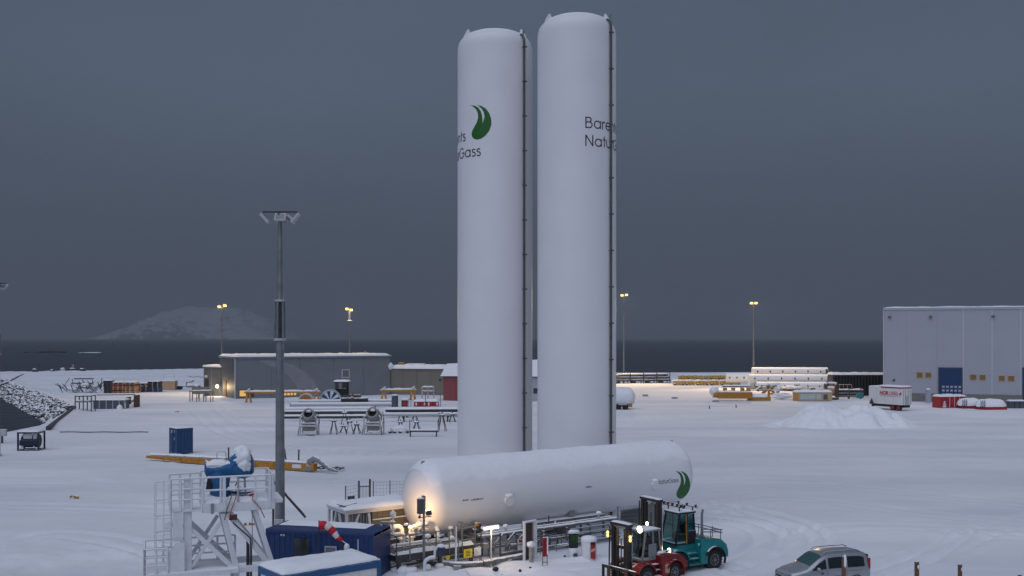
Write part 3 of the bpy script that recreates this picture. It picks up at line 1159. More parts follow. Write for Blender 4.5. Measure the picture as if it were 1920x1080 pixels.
# guard rails: two rails, posts with rounded corners
def railing(parent, a, b, z0, h=1.1, n=3, r=.026, m="galvanised", mid=2, snow=True):
    a, b = Vector(a), Vector(b)
    for k in range(n + 1):
        p = a + (b - a) * (k / n)
        MB().cyl((p.x, p.y, z0), (p.x, p.y, z0 + h), r * 1.15, n=8).build("rail_post", m, parent, smooth=50)
    for k in range(mid):
        zz = z0 + h * (1 - k / mid)
        MB().tube([(a.x, a.y, zz), (b.x, b.y, zz)], r, n=8).build("rail", m, parent, smooth=50)
railing(sk, (fx0, fy0 - .12, 0), (-.2, fy0 - .12, 0), .7, 1.30, 3, .030, mid=2)
railing(sk, (-.2, fy0 - .12, 0), (fx1, fy0 - .12, 0), .7, 1.30, 3, .030, mid=2)
railing(sk, (fx0, fy0 - .12, 0), (fx0, fy1, 0), .7, 1.30, 3, .030, mid=2)
railing(sk, (fx1, fy0 - .1, 0), (fx1, fy1 - 1.2, 0), .7, 1.30, 2, .030, mid=2)
# frosted pipes at the tank end
def elbow(pts, r, name="pipe", m="white_steel", parent=sk, flanges=()):
    # round the corners of a polyline
    pts = [Vector(p) for p in pts]
    out = [pts[0]]
    for i in range(1, len(pts) - 1):
        a_, b_, c_ = pts[i - 1], pts[i], pts[i + 1]
        d = min(r * 2.6, (a_ - b_).length * .45, (c_ - b_).length * .45)
        p0_, p1_ = b_ + (a_ - b_).normalized() * d, b_ + (c_ - b_).normalized() * d
        for k in range(6):
            t_ = k / 5
            out.append(p0_ * (1 - t_) ** 2 + b_ * (2 * t_ * (1 - t_)) + p1_ * t_ ** 2)
    out.append(pts[-1])
    o = MB().tube(out, r, n=12).build(name, m, parent, smooth=60)
    for f in flanges:
        p = Vector(f[0])
        d = Vector(f[1]).normalized()
        MB().cyl(p - d * .05, p + d * .05, r * 1.7, n=14).build("flange", m, o, smooth=40)
    return o
elbow([(-2.2, -.9, 2.0), (-.9, -.9, 2.0), (-.9, -.9, 1.05)], .13, flanges=(((-1.5, -.9, 2.0), (1, 0, 0)), ((-.9, -.9, 1.3), (0, 0, 1))))
elbow([(-2.3, -1.7, 1.75), (-1.2, -1.7, 1.75), (-1.2, -1.7, 1.0)], .10, flanges=(((-1.9, -1.7, 1.75), (1, 0, 0)),))
elbow([(-.5, -1.2, 1.0), (-.5, -1.2, 1.95), (.3, -1.2, 1.95), (.7, -.2, 1.95)], .15, flanges=(((-.5, -1.2, 1.4), (0, 0, 1)), ((0, -1.2, 1.95), (1, 0, 0))))
elbow([(-2.4, -2.5, 1.35), (.6, -2.5, 1.35), (.6, -2.5, .9)], .08)
elbow([(1.0, -1.6, 1.0), (1.0, -1.6, 1.8), (1.0, .6, 1.8)], .12, flanges=(((1.0, -1.6, 1.35), (0, 0, 1)),))
elbow([(-2.5, -2.1, .55), (2.0, -2.1, .55), (3.2, -2.5, .5)], .14, m="galvanised_snow")
elbow([(-2.4, -1.1, .45), (2.6, -1.2, .45)], .12, m="galvanised_snow")
elbow([(-2.6, -2.8, .32), (2.4, -2.8, .32)], .09, m="galvanised_snow")
# valves with handwheels and snow hats
for i, (x, y, z) in enumerate(((-1.7, -1.25, 2.25), (-.9, -1.95, 2.0), (.2, -1.6, 2.05), (1.4, -2.4, 1.25), (-.2, -2.55, 1.55), (1.9, -1.5, 1.6))):
    v = MB().cyl((x, y, z - .34), (x, y, z), .05, n=8).cyl((x - .16, y, z - .3), (x + .16, y, z - .3), .11, n=10).build("valve", "light_grey", sk, smooth=40)
    MB().lathe([(.15, 0), (.17, .02), (.15, .04), (.03, .045)], n=14, o=(x, y, z)).build("handwheel", "dark_steel", v, smooth=40)
    MB().lump((x, y, z + .09), (.17, .17, .10), seed=i * 3.3, n=6).build("snow", "snow", v, smooth=60)
# tangled lower pipes and blocks under the deck
rng = random.Random(5)
for k in range(9):
    x0 = rng.uniform(fx0, fx1 - 1.2)
    y0 = rng.uniform(fy0 + .2, fy0 + 1.6)
    z0 = rng.uniform(.1, .5)
    elbow([(x0, y0, z0), (x0 + rng.uniform(.5, 1.1), y0, z0), (x0 + rng.uniform(.5, 1.1) + .3, y0 + rng.uniform(-.5, .5), z0 + rng.uniform(-.2, .5))], rng.uniform(.03, .07), m=rng.choice(["dark_steel", "galvanised_snow", "grey_paint"]))
for k in range(6):
    x0, y0 = rng.uniform(fx0, fx1), rng.uniform(fy0 - .1, fy0 + .5)
    MB().lump((x0, y0 - .1, .12), (rng.uniform(.2, .45), .25, rng.uniform(.12, .28)), seed=k * 2.2, n=7).build("snow", "snow", sk, smooth=60)
# yellow marker plate under the beam
MB().lathe([(.13, 0), (.13, .03)], n=14, o=(.55, fy0 - .12, .5), axis='y').build("marker_plate", "sign_yellow", sk)

# ---- instrument mast with boxes and the floodlight that lights the tank end
b0 = Vector((-.95, -3.42, 0))
t = thing("instrument_mast", "steel instrument mast with cabinet and floodlight lighting the tank end", "lamp post", lw(b0), TDIR)
MB().cyl((0, 0, -.3), (0, 0, 3.1), .075, .06, n=10).build("post", "galvanised", t, smooth=50)
MB().cyl((0, 0, 2.95), (0, 0, 3.0), .05, n=8).beam((-.35, 0, 2.85), (.45, 0, 2.85), .05).beam((-.35, 0, 2.4), (.3, 0, 2.4), .04).build("crossarm", "galvanised", t)
MB().b(-.36, -.10, -.14, .14, 3.05, 3.85).build("cabinet", "cladding_dark", t, bevel=.02)
MB().b(-.09, .04, -.12, .12, 3.12, 4.0).build("cabinet", "cladding_olive", t, bevel=.02)
MB().snow(-.36, .04, -.14, .14, 3.86, .07, step=.08, edge=.08).build("snow", "snow", t, smooth=60)
fl = MB().box((.36, .12, 3.02), (.30, .16, .26), (math.radians(-18), 0, 0)).build("floodlight", "dark_steel", t, bevel=.02)
MB().box((.36, .215, 3.05), (.26, .02, .22), (math.radians(-18), 0, 0)).build("lens", "lamp_warm", fl)
MB().cyl((-.3, 0, 2.85), (-.3, -.1, 2.98), .06, n=8).build("sensor", "dark_steel", t)
lamp("flood_beam", 'SPOT', (.36, .32, 3.05), 22, (1, .64, .30), t, .25, aim=(.1, 2.6, 2.75), spot=150, blend=.9)
b0 = Vector((-1.45, -2.35, 0))
t = thing("bulkhead_lamp", "lit bulkhead lamp on a stem above the skid pipes at the tank end", "lamp", lw(b0), TDIR)
MB().cyl((0, 0, .6), (0, 0, 2.28), .03, n=8).build("stem", "galvanised", t, smooth=50)
MB().box((-.03, -.03, 2.30), (.22, .20, .14), (0, -.5, .8)).build("housing", "dark_steel", t, bevel=.02)
MB().box((.06, .06, 2.34), (.03, .16, .12), (0, -.5, .8)).build("lens", "lamp_warm", t)
lamp("bulkhead_light", 'SPOT', (.10, .12, 2.42), 215, (1, .57, .22), t, .3, aim=(1.9, 1.9, 2.75), spot=140, blend=.8)
lamp("pipe_fill_light", 'POINT', (.3, .3, 2.3), 6, (1, .58, .23), t, .2)  # added fill keeping the skid pipes lit, without a fitting of its own

# ---- lantern and lean-to pipe on a post at the left end of the skid
b0 = tl(716, 1040)
b0 = Vector((-2.95, -2.4, 0))
t = thing("lantern_post", "white post carrying a sloping grey pipe and small lantern left of the skid", "lamp post", lw(b0), TDIR)
MB().cyl((0, 0, -.3), (0, 0, 2.55), .05, n=8).build("post", "white_steel", t, smooth=50)
MB().cyl((-.05, 0, 2.62), (1.05, .5, 2.42), .085, n=10).build("arm", "grey_paint", t, smooth=50)
MB().cyl((.95, .5, 1.7), (.95, .5, 2.75), .035, n=8).build("stem", "white_steel", t, smooth=50)
MB().lathe([(.07, 0), (.16, .1), (.16, .26), (.06, .36), (.02, .40)], n=14, o=(.95, .5, 2.72)).build("lantern", "white_steel", t, smooth=50)

# ---- white standpipe post
b0 = tl(855, 1064)
t = thing("standpipe", "tall frosted white standpipe at the corner of the skid railing", "pipe", lw(b0), TDIR)
MB().cyl((0, 0, -.3), (0, 0, 2.2), .055, n=10).build("pipe", "white_steel", t, smooth=50)
MB().cyl((-.14, 0, 1.75), (-.14, 0, 2.1), .09, n=10).cyl((-.14, 0, 1.9), (0, 0, 1.9), .03, n=6).build("valve", "galvanised", t, smooth=50)
MB().cyl((.16, .0, -.2), (.16, 0, 1.55), .03, n=8).build("side_pipe", "galvanised", t, smooth=50)

# ---- ground pipes along the front, with a risen elbow
t = thing("ground_pipe", "long snowy insulated pipe on the ground running along the skid front", "pipe", (0, 0, 0))
a0, a1, a2, a3 = g(733, 1054), g(858, 1066), g(905, 1064), g(998, 1046)
def wz(v, z):
    return (v.x, v.y, z)
elbow([wz(a0, .22), wz(a1, .2), wz(a2, .2)], .16, parent=t, m="galvanised_snow")
elbow([wz(a2, .22), wz((a2 + a3) / 2, .22), wz(a3, .22)], .17, parent=t, m="galvanised_snow")
for q in (a0, (a0 + a1) / 2, a1, (a2 + a3) / 2):
    MB().box((q.x, q.y, .04), (.4, .5, .3)).build("support", "concrete", t)
t = thing("bent_riser_pipe", "white frosted riser pipe bending over in front of the skid beam", "pipe", wz(g(806, 1072), 0), scale=.78)
elbow([(-.35, 0, -.2), (-.35, 0, .75), (.05, .1, .95), (.35, .1, .95)], .13, parent=t)
elbow([(.3, .1, .95), (.35, .12, 1.5), (.6, .15, 1.75)], .085, parent=t)
MB().lump((.72, .15, 1.72), (.25, .2, .14), seed=4, n=8).build("snow", "snow", t, smooth=60)
MB().lump((.75, .18, 1.5), (.26, .2, .2), seed=9, n=8, amp=.5).build("valve_cover", "blue_paint", t, smooth=60)
MB().lathe([(.17, 0), (.19, .03), (.17, .06)], n=14, o=(-.1, -.12, .35), axis='y').build("handwheel", "white_steel", t)

# ---- pipe rack continuing to the right along the tank
sk2 = thing("pipe_rack", "low steel pipe rack with snowy pipes along the right half of the lying tank", "pipework", TA, TDIR)
for k, x in enumerate((3.4, 5.2, 7.0, 8.8, 10.6, 12.4)):
    MB().b(x - .05, x + .05, -3.35, -3.25, -.3, 1.15).b(x - .05, x + .05, -2.45, -2.35, -.3, 1.15).b(x - .05, x + .05, -3.4, -2.3, 1.15, 1.23).b(x - .05, x + .05, -3.24, -2.46, .5, .57).split("trestle", "galvanised_snow", sk2)
for (y, z, r, x0, x1) in ((-3.2, 1.32, .09, 2.8, 12.9), (-2.95, 1.31, .08, 2.8, 12.9), (-2.7, 1.33, .10, 3.2, 12.7), (-2.5, 1.3, .07, 3.0, 11.5), (-3.1, .64, .07, 3.0, 12.5), (-2.75, .65, .08, 2.9, 12.6), (-3.42, .25, .10, 4.0, 12.8)):
    MB().cyl((x0, y, z), (x1, y, z), r, n=10).build("pipe", "galvanised_snow", sk2, smooth=50)
for k in range(4):
    x = 3.6 + k * .8
    elbow([(x, -3.3, .3), (x, -3.45, .9), (x + .5, -3.4, 1.3), (x + .9, -3.0, 1.35)], .05, parent=sk2, m="galvanised_snow")
for i, (x, z) in enumerate(((3.2, 1.75), (4.7, 1.7), (6.4, 1.7), (11.6, 1.75))):
    v = MB().cyl((x, -2.9, 1.3), (x, -2.9, z), .06, n=8).build("valve", "light_grey", sk2, smooth=40)
    MB().lump((x, -2.9, z), (.17, .15, .10), seed=i * 5.1, n=8).build("snow", "snow", v, smooth=60)
MB().b(8.9, 12.9, -3.55, -3.47, .45, .50).b(8.9, 12.9, -3.55, -3.47, .8, .85).b(8.9, 12.9, -3.55, -3.47, 1.1, 1.15).split("guard_rail", "galvanised_snow", sk2)
MB().b(7.2, 12.9, -1.9, -1.1, 1.25, 1.40).build("cable_tray", "galvanised_snow", sk2)
# dark valve block with yellow bonnet
v = MB().cyl((3.3, -2.2, .9), (3.3, -2.2, 1.9), .16, n=12).cyl((2.9, -2.2, 1.5), (3.6, -2.2, 1.5), .12, n=10).build("valve", "dark_steel", sk2, smooth=40)
MB().lathe([(.13, 0), (.16, .07), (.13, .18), (.04, .2)], n=14, o=(3.1, -2.35, 1.78)).build("bonnet", "yellow_paint", v, smooth=50)

# clutter of small valves, tubes and boxes round the rack legs
rng = random.Random(17)
for k in range(34):
    x0, y0 = rng.uniform(2.6, 9.5), rng.uniform(-3.9, -2.1)
    m_ = rng.choice(["dark_steel", "dark_steel", "galvanised_snow", "grey_paint", "rust_brown"])
    if k % 3 == 0:
        MB().cyl((x0, y0, -.2), (x0, y0, rng.uniform(.6, 1.9)), rng.uniform(.02, .05), n=6).build("standpipe", m_, sk2, smooth=50)
    elif k % 3 == 1:
        z0 = rng.uniform(.2, 1.1)
        elbow([(x0, y0, z0), (x0 + rng.uniform(.6, 1.4), y0, z0), (x0 + rng.uniform(.6, 1.4), y0 + rng.uniform(.2, .6), z0 + rng.uniform(-.2, .5))], rng.uniform(.025, .06), parent=sk2, m=m_)
    else:
        MB().box((x0, y0, rng.uniform(.2, .9)), (rng.uniform(.15, .4), rng.uniform(.15, .3), rng.uniform(.15, .45)), (0, 0, rng.uniform(-.3, .3))).build("valve_box", m_, sk2, bevel=.02)
for k in range(5):
    x0 = 2.9 + k * 1.15
    MB().cyl((x0, -4.02, -.2), (x0, -4.02, 1.15), .022, n=6).build("rail_post", "galvanised", sk2, smooth=50)
for z0 in (.45, .8, 1.13):
    MB().cyl((2.9, -4.02, z0), (7.5, -4.02, z0), .02, n=6).build("rail", "galvanised", sk2, smooth=50)

# ---- fluorescent tube lamp on its post
b0 = g(921, 1062)
t = thing("tube_lamp_post", "lit fluorescent tube lamp on a thin white post before the lying tank", "lamp", wz(b0, 0), TDIR)
MB().cyl((0, 0, -.3), (0, 0, 2.1), .035, n=8).build("post", "white_steel", t, smooth=50)
MB().b(-.5, .5, -.07, .09, 2.16, 2.22).build("housing", "white_steel", t, bevel=.015)
MB().tube([(-.46, -.0, 2.09), (.46, -.0, 2.09)], .065, n=12).build("tube", "lamp_tube", t, smooth=50)
lamp("tube_light", 'POINT', (0, -.15, 2.0), 58, (1, .66, .34), t, .35)

# ---- signs on the railing
def sign(name, label, px, py, w, h, face, yl, legs=True):
    p = P(px, py, yl)
    t = thing(name, label, "sign", lw((p.x, yl, 0)), TDIR)
    MB().b(-w / 2, w / 2, -.012, .012, p.z - h / 2, p.z + h / 2).build("board", face, t)
    for s_ in (-1, 1):
        MB().cyl((s_ * w * .35, .04, -.3), (s_ * w * .35, .04, p.z + h / 2), .022, n=6).build("leg", "galvanised", t)
    return t, p
t, p = sign("warning_sign", "yellow warning sign with dark print on the skid railing", 877.5, 1037.5, .54, .46, "sign_yellow", -4.05)
for k, (w, z) in enumerate(((.30, .12), (.36, .04), (.24, -.04), (.32, -.12))):
    MB().b(-w / 2, w / 2, -.018, -.0125, p.z + z - .018, p.z + z + .018).build("print_line", "letter_navy", t)
t, p = sign("notice_board", "white notice board beside the yellow warning sign", 895.5, 1034, .44, .44, "white_steel", -4.0)
for k in range(4):
    MB().b(-.15, -.15 + .08 + .05 * (k % 3), -.018, -.0125, p.z + .1 - k * .08 - .015, p.z + .1 - k * .08 + .015).build("print_line", "grey_paint", t)
t, p = sign("notice_plate", "small white notice plate left of the mesh gate frame", 975.5, 1021, .34, .66, "white_steel", -4.0)
MB().b(-.11, .11, -.018, -.0125, p.z + .12, p.z + .26).build("print_panel", "barn_red", t)

# ---- mesh gate in a white frame
b0 = tl(982, 1052)
t = thing("mesh_gate", "white framed steel mesh gate standing in front of the lying tank", "gate", lw(b0), TDIR + .15)
MB().b(0, .09, -.08, .08, -.3, 2.1).build("frame_post", "white_steel", t)
MB().b(.72, .92, -.14, .14, -.3, 2.06).build("frame_post", "white_steel", t)
MB().b(-.02, .95, -.10, .10, 2.105, 2.19).build("frame_head", "white_steel", t)
for k in range(9):
    MB().b(.13 + k * .068, .145 + k * .068, -.01, .01, .05, 2.08).build("mesh_bar", "rust_brown", t)
for k in range(16):
    MB().b(.09, .72, .014, .026, .1 + k * .125, .115 + k * .125).build("mesh_bar", "rust_brown", t)
MB().b(.1, .71, .08, .11, 0, 2.05).build("backing_sheet", "cladding_olive", t)
t = thing("snowy_bollard", "stubby bollard with snow hat before the mesh gate", "bollard", lw(tl(996, 1055)), TDIR)
MB().cyl((0, 0, -.3), (0, 0, .95), .13, n=12).build("post", "concrete", t, smooth=40)
MB().lump((0, 0, 1.0), (.26, .24, .18), seed=2.2, n=8).build("snow", "snow", t, smooth=60)

# ---- red signs, pump column, round bin
b0 = g(1022, 1058)
t = thing("leaning_red_sign", "narrow red sign board on a low stand with a striped snow pole", "sign", wz(b0, 0), math.radians(18))
MB().box((0, 0, .95), (.30, .10, 1.05), (0, 0, 0)).build("board", "bright_red", t, bevel=.02)
MB().box((-.06, -.056, .98), (.14, .012, .8)).build("dark_panel", "red_paint", t)
MB().box((.13, -.01, 1.0), (.08, .13, .98)).build("snow", "snow", t, bevel=.02)
for s_ in (-.14, .12):
    MB().cyl((s_, 0, -.25), (s_, 0, .45), .02, n=6).build("leg", "dark_steel", t)
MB().beam((-.16, 0, .12), (.16, 0, .12), .04).build("cross_bar", "dark_steel", t)
for k in range(8):
    MB().cyl((-.03, .08, 1.5 + k * .09), (-.03, .08, 1.5 + k * .09 + .085), .022, n=8).build("pole_band", "white_steel" if k % 2 else "rust_brown", t)
MB().cyl((-.03, .08, .2), (-.03, .08, 1.5), .022, n=8).build("pole", "white_steel", t)

b0 = g(1075, 1047)
t = thing("service_pillar", "slim white service pillar with three green claw strokes on black", "pillar", wz(b0, 0), math.radians(14))
MB().lathe([(.18, -.3), (.26, 0), (.30, .25), (.27, .55), (.24, .6)], n=18).build("base", "white_steel", t, smooth=50)
MB().b(-.24, .24, -.14, .14, .6, 1.42).build("body", "black_plastic", t, bevel=.03)
MB().b(-.29, .29, -.17, .17, 1.43, 1.47).build("top", "white_steel", t)
MB().lump((0, 0, 1.52), (.32, .2, .10), seed=7, n=8).build("snow", "snow", t, smooth=60)
for k, x in enumerate((-.13, 0.0, .13)):
    pts = [(x - .045, 1.34), (x + .045, 1.36), (x + .03, 1.16), (x + .05, 1.12), (x + .015, .92), (x - .005, .74 + .05 * (k % 2)), (x - .02, .98), (x - .045, 1.1)]
    MB().prism(pts, -.156, -.1445).build("claw_stroke", "leaf_green", t)
MB().lathe([(.15, 0), (.15, .05)], n=16, o=(.03, -.30, .26), axis='y').build("round_plate", "light_grey", t)
MB().b(-.09, .15, -.315, -.3055, .18, .34).build("plate_panel", "dark_steel", t)

b0 = g(1104, 1047)
t = thing("round_snowy_bin", "round white bin with thick snow lid and a red banner on its side", "bin", wz(b0, 0), 0)
MB().lathe([(.42, -.3), (.44, 0), (.44, 1.0), (.40, 1.05)], n=24).build("drum", "white_steel", t, smooth=40)
MB().lathe([(.46, 1.0), (.47, 1.1), (.42, 1.2), (.25, 1.26), (.01, 1.28)], n=24).build("snow_cap", "snow", t, smooth=60)
b_ = MB().prism([(.06, 1.02), (.34, 1.04), (.34, .12), (.25, .02), (.18, .12), (.06, .1)], -.50, -.46).build("banner", "bright_red", t)
MB().b(.065, .335, -.511, -.503, .86, 1.02).build("banner_head", "mast_black", b_)
for k in range(3):
    MB().box((.13 + k * .07, -.508, .55 + .02 * k), (.035, .008, .16), (0, .3, 0)).build("banner_mark", "white_steel", b_)

# ---- wire mesh fences behind and beside
def fence(label, a, b, z1, posts, m="galvanised", wires=9, verticals=True):
    a, b = Vector(a), Vector(b)
    t = thing("mesh_fence", label, "fence", (a.x, a.y, 0), math.atan2(b.y - a.y, b.x - a.x))
    L = (Vector((b.x, b.y)) - Vector((a.x, a.y))).length
    for k in range(posts + 1):
        x = L * k / posts
        MB().b(x - .035, x + .035, -.035, .035, -.3, z1 + .08).build("fence_post", m, t)
    for k in range(wires):
        z = .15 + (z1 - .15) * k / (wires - 1)
        MB().b(.0, L, -.006, .006, z - .006, z + .006).build("fence_wire", m, t)
    if verticals:
        w = MB()
        n = int(L / .22)
        for k in range(1, n):
            x = L * k / n
            w.b(x - .004, x + .004, .008, .016, .1, z1)
        w.build("fence_mesh", m, t)
    return t
a_, b_ = g(647, 944), g(668, 938)
f1 = g(648, 968)
f2 = g(700, 958)
f3 = g(762, 955)
fence("dark wire mesh fence left of its gate beyond the white shelter", f1, g(672, 963), 2.05, 1)
fence("dark wire mesh fence running from its gate to the tank end", f2, f3, 2.05, 2)
t = thing("fence_gate", "steel bar gate with two tall posts in the mesh fence", "gate", wz(g(673, 962), 0), math.atan2(.3, 1))
for x, hh in ((0, 2.3), (.78, 2.4)):
    MB().b(x - .06, x + .06, -.06, .06, -.3, hh).build("gate_post", "dark_steel", t)
MB().b(.06, .72, -.025, .025, 1.85, 1.92).b(.06, .72, -.025, .025, .3, .36).split("gate_frame", "dark_steel", t)
for k in range(6):
    MB().b(.12 + k * .105, .14 + k * .105, -.01, .01, .36, 1.85).build("gate_bar", "dark_steel", t)
MB().box((-.55, 0, 1.0), (.5, .1, .5)).build("latch_box", "dark_steel", t)
c0 = lw((12.4, -3.75, 0))
c1 = lw((15.3, -4.1, 0))
fence("wire mesh fence panel left of the forklifts below the lying tank", c0, c1, 2.1, 1)

# ---- white framed shelter left of the tank
NRM = Vector((-UY, UX, 0))
b0 = g(650, 955, 2.9)
t = thing("frame_shelter", "white braced steel frame shelter with snowy roof left of the lying tank", "shelter", (b0.x, b0.y, 0), TDIR)
SL, SW, SH = 4.4, 2.3, 2.75
for x in (0, SL):
    for y in (0, SW):
        MB().b(x - .07, x + .07, y - .07, y + .07, -.3, SH).build("corner_post", "white_steel", t)
for y in (0, SW):
    MB().b(.07, SL - .07, y - .06, y + .06, SH - .14, SH - .004).b(.07, SL - .07, y - .06, y + .06, .1, .22).split("rail_beam", "white_steel", t)
for x in (0, SL):
    MB().b(x - .06, x + .06, .07, SW - .07, SH - .14, SH - .004).b(x - .06, x + .06, .07, SW - .07, .1, .22).split("rail_beam", "white_steel", t)
MB().beam((0, .1, .25), (0, SW * .42, SH - .2), .10).build("brace", "white_steel", t)
MB().beam((0, SW - .1, .25), (0, SW * .58, SH - .2), .10).build("brace", "white_steel", t)
MB().beam((.12, 0, 1.0), (.75, 0, SH - .2), .10).build("brace", "white_steel", t)
MB().beam((1.6, 0, .25), (1.35, 0, SH - .2), .12).build("brace", "white_steel", t)
for k in range(7):
    y = .25 + k * (SW - .5) / 6
    MB().b(.10, .13, y - .02, y + .02, .22, SH - .15).build("bar", "galvanised", t)
for k in range(8):
    x = .25 + k * .17
    MB().b(x - .02, x + .02, .10, .13, .22, SH - .15).build("bar", "light_grey", t)
for k in range(7):
    x = 1.75 + k * (SL - 2.0) / 7
    MB().b(x, x + (SL - 2.0) / 7 - .012, .35, .39, .25, SH - .2).build("wall_panel", "cladding_olive", t)
MB().b(1.6, SL - .1, -.03, .03, SH - .62, SH - .56).build("canopy_rail", "white_steel", t)
MB().b(.2, SL - .1, SW - .12, SW - .08, .25, SH - .2).build("back_sheet", "cladding_pale", t)
MB().b(.02, .1, -.9, -.05, .55, 1.0).b(.12, 1.2, -.9, -.82, .55, .6).b(.12, 1.2, -.9, -.82, .95, 1.0).split("low_rail", "white_steel", t)
MB().b(-.12, SL + .12, -.12, SW + .12, SH, SH + .09).build("roof", "white_steel", t)
MB().snow(-.15, SL + .15, -.15, SW + .15, SH + .09, .26, step=.2, edge=.35, rough=.5, seed=2).build("snow", "snow", t, smooth=70)
MB().box((.3, .6, SH + .36), (.9, .7, .03), (.05, -.08, .3)).build("loose_sheet", "dark_steel", t)

# ================================================================== CONTAINERS AND CABINS IN THE FOREGROUND
def corrugated(mb, x0, x1, y, z0, z1, pitch=.28, depth=.036, sgn=-1):
    n = max(2, int((x1 - x0) / pitch))
    pts = []
    for k in range(n):
        a_ = x0 + (x1 - x0) * k / n
        w = (x1 - x0) / n
        pts += [(a_, 0), (a_ + w * .25, 0), (a_ + w * .38, depth), (a_ + w * .62, depth), (a_ + w * .75, 0)]
    pts.append((x1, 0))
    vs = [(x, y - sgn * d, z) for z in (z0, z1) for x, d in pts]
    m_ = len(pts)
    mb.add(vs, [(i, i + 1, m_ + i + 1, m_ + i) for i in range(m_ - 1)])
    return mb

A0, A1 = g(498, 986, 2.6), g(700, 996, 2.6)
L = (A1 - A0).length
ang = math.atan2(A1.y - A0.y, A1.x - A0.x)
t = thing("blue_container", "navy blue workshop container with dark door and snowy roof behind the white cabin", "container", (A0.x, A0.y, 0), ang)
t.scale = (1, 1, .93)
CW = 2.45
corrugated(MB(), .1, L - .1, .02, .15, 2.45).build("wall", "blue_paint", t)
MB().b(0, .02, .1, CW - .1, .15, 2.45).b(L - .02, L, .1, CW - .1, .15, 2.45).b(.1, L - .1, CW - .02, CW, .15, 2.45).split("wall", "blue_paint", t)
for x in (0, L - .1):
    for y in (0, CW - .1):
        MB().b(x, x + .1, y, y + .1, -.2, 2.6).build("corner_post", "blue_paint", t)
MB().b(.1, L - .1, -.005, .095, 2.45, 2.597).b(.1, L - .1, -.005, .095, 0, .15).b(.1, L - .1, CW - .09, CW + .004, 2.45, 2.597).split("rail_beam", "blue_paint", t)
MB().b(.0, L, .0, CW, 2.6, 2.64).build("roof", "blue_plain", t)
MB().snow(.15, L - .9, 1.15, CW + .05, 2.64, .12, step=.2, edge=.6, rough=1.1, seed=11).build("snow", "snow", t, smooth=70)
d = MB().b(1.62, 2.5, -.05, .0, .15, 2.2).build("door", "glass_dark", t)
MB().b(2.36, 2.42, -.08, -.052, 1.1, 1.25).build("handle", "chrome", d)
w = MB().b(3.35, 4.0, -.05, .0, .95, 1.85).build("window", "light_grey", t)
MB().b(3.40, 3.95, -.062, -.052, 1.0, 1.8).build("pane", "glass_grey", w)
MB().b(5.15, 5.22, -.05, -.0, .1, 2.3).build("cable_duct", "light_grey", t)
MB().b(4.2, 5.0, -.06, .0, 1.0, 1.75).build("shutter", "cladding_dark", t)
for x in (.85, 1.0):
    MB().b(x, x + .1, -.03, -.0, 2.28, 2.38).build("label_plate", "light_grey", t)
MB().cyl((.62, .4, 2.6), (.62, .4, 3.15), .012, n=6).build("aerial", "dark_steel", t)
MB().cyl((1.28, -.35, -.2), (1.28, -.35, 1.15), .06, n=8).cyl((1.12, -.3, -.2), (1.12, -.3, 1.1), .03, n=8).build("gas_bottle", "wood_pale", t, smooth=50)

# ---- windsock on the container
q = A0 + (A1 - A0) * .515
t = thing("windsock", "red and white striped windsock drooping from a dark pole at the blue container", "windsock", (q.x - .05, q.y - .12, 0), 0)
MB().cyl((0, 0, -.2), (0, 0, 3.05), .028, n=8).build("pole", "dark_steel", t, smooth=50)
c = [Vector((.05, 0, 2.78)), Vector((.36, -.02, 2.80)), Vector((.58, -.04, 2.64)), Vector((.78, -.05, 2.40)), Vector((.98, -.06, 2.18)), Vector((1.18, -.06, 2.03))]
rr = [.22, .20, .18, .17, .15, .12]
for k in range(5):
    MB().tube([c[k], (c[k] + c[k + 1]) / 2 + Vector((.01, 0, .02)), c[k + 1]], [rr[k], (rr[k] + rr[k + 1]) / 2 + .012, rr[k + 1]], n=14).build("sock_band", "sock_red" if k % 2 == 0 else "sock_white", t, smooth=50)
# wall lamp
q = A0 + (A1 - A0) * .76
t = thing("wall_lamp", "small white globe lamp on a bracket at the blue container wall", "lamp", (q.x, q.y - .05, 0), ang)
MB().beam((-.25, 0, 2.02), (.1, -.25, 1.92), .06).beam((-.25, 0, 1.4), (-.25, 0, 2.05), .05).build("bracket", "dark_steel", t)
MB().lump((.12, -.28, 1.78), (.15, .15, .20), seed=1, n=8, amp=.1).build("globe", "white_steel", t, smooth=60)

# ---- white site cabin with blue trim
C0 = g(531, 1072, 2.8)
C1 = g(714, 1043, 2.8)
ang = math.atan2(C1.y - C0.y, C1.x - C0.x)
L = (C1 - C0).length
t = thing("site_cabin", "white site cabin with blue frame and thick snow on its roof", "cabin", (C0.x, C0.y, 0), ang)
t.scale = (1, 1, .93)
CW = 2.45
npan = 5
for k in range(npan):
    x0 = .16 + (L - .32) * k / npan
    x1 = .16 + (L - .32) * (k + 1) / npan
    MB().b(x0 + .008, x1 - .008, .06, .12, .16, 2.48).build("wall_panel", "trailer_white", t)
for x in (.06, L - .12):
    for k in range(2):
        y0 = .16 + (CW - .32) * k / 2
        MB().b(x, x + .06, y0 + .008, y0 + (CW - .32) / 2 - .008, .16, 2.48).build("wall_panel", "trailer_white", t)
MB().b(.16, L - .16, CW - .12, CW - .06, .16, 2.48).build("wall_panel", "trailer_white", t)
for x in (0, L - .16):
    for y in (0, CW - .16):
        MB().b(x, x + .16, y, y + .16, -.2, 2.8).build("corner_post", "cabin_blue", t)
for y in (0.003, CW - .153):
    MB().b(.16, L - .16, y, y + .15, 2.5, 2.797).b(.16, L - .16, y, y + .15, -.1, .16).split("frame_beam", "cabin_blue", t)
for x in (0.003, L - .153):
    MB().b(x, x + .15, .16, CW - .16, 2.5, 2.797).b(x, x + .15, .16, CW - .16, -.1, .16).split("frame_beam", "cabin_blue", t)
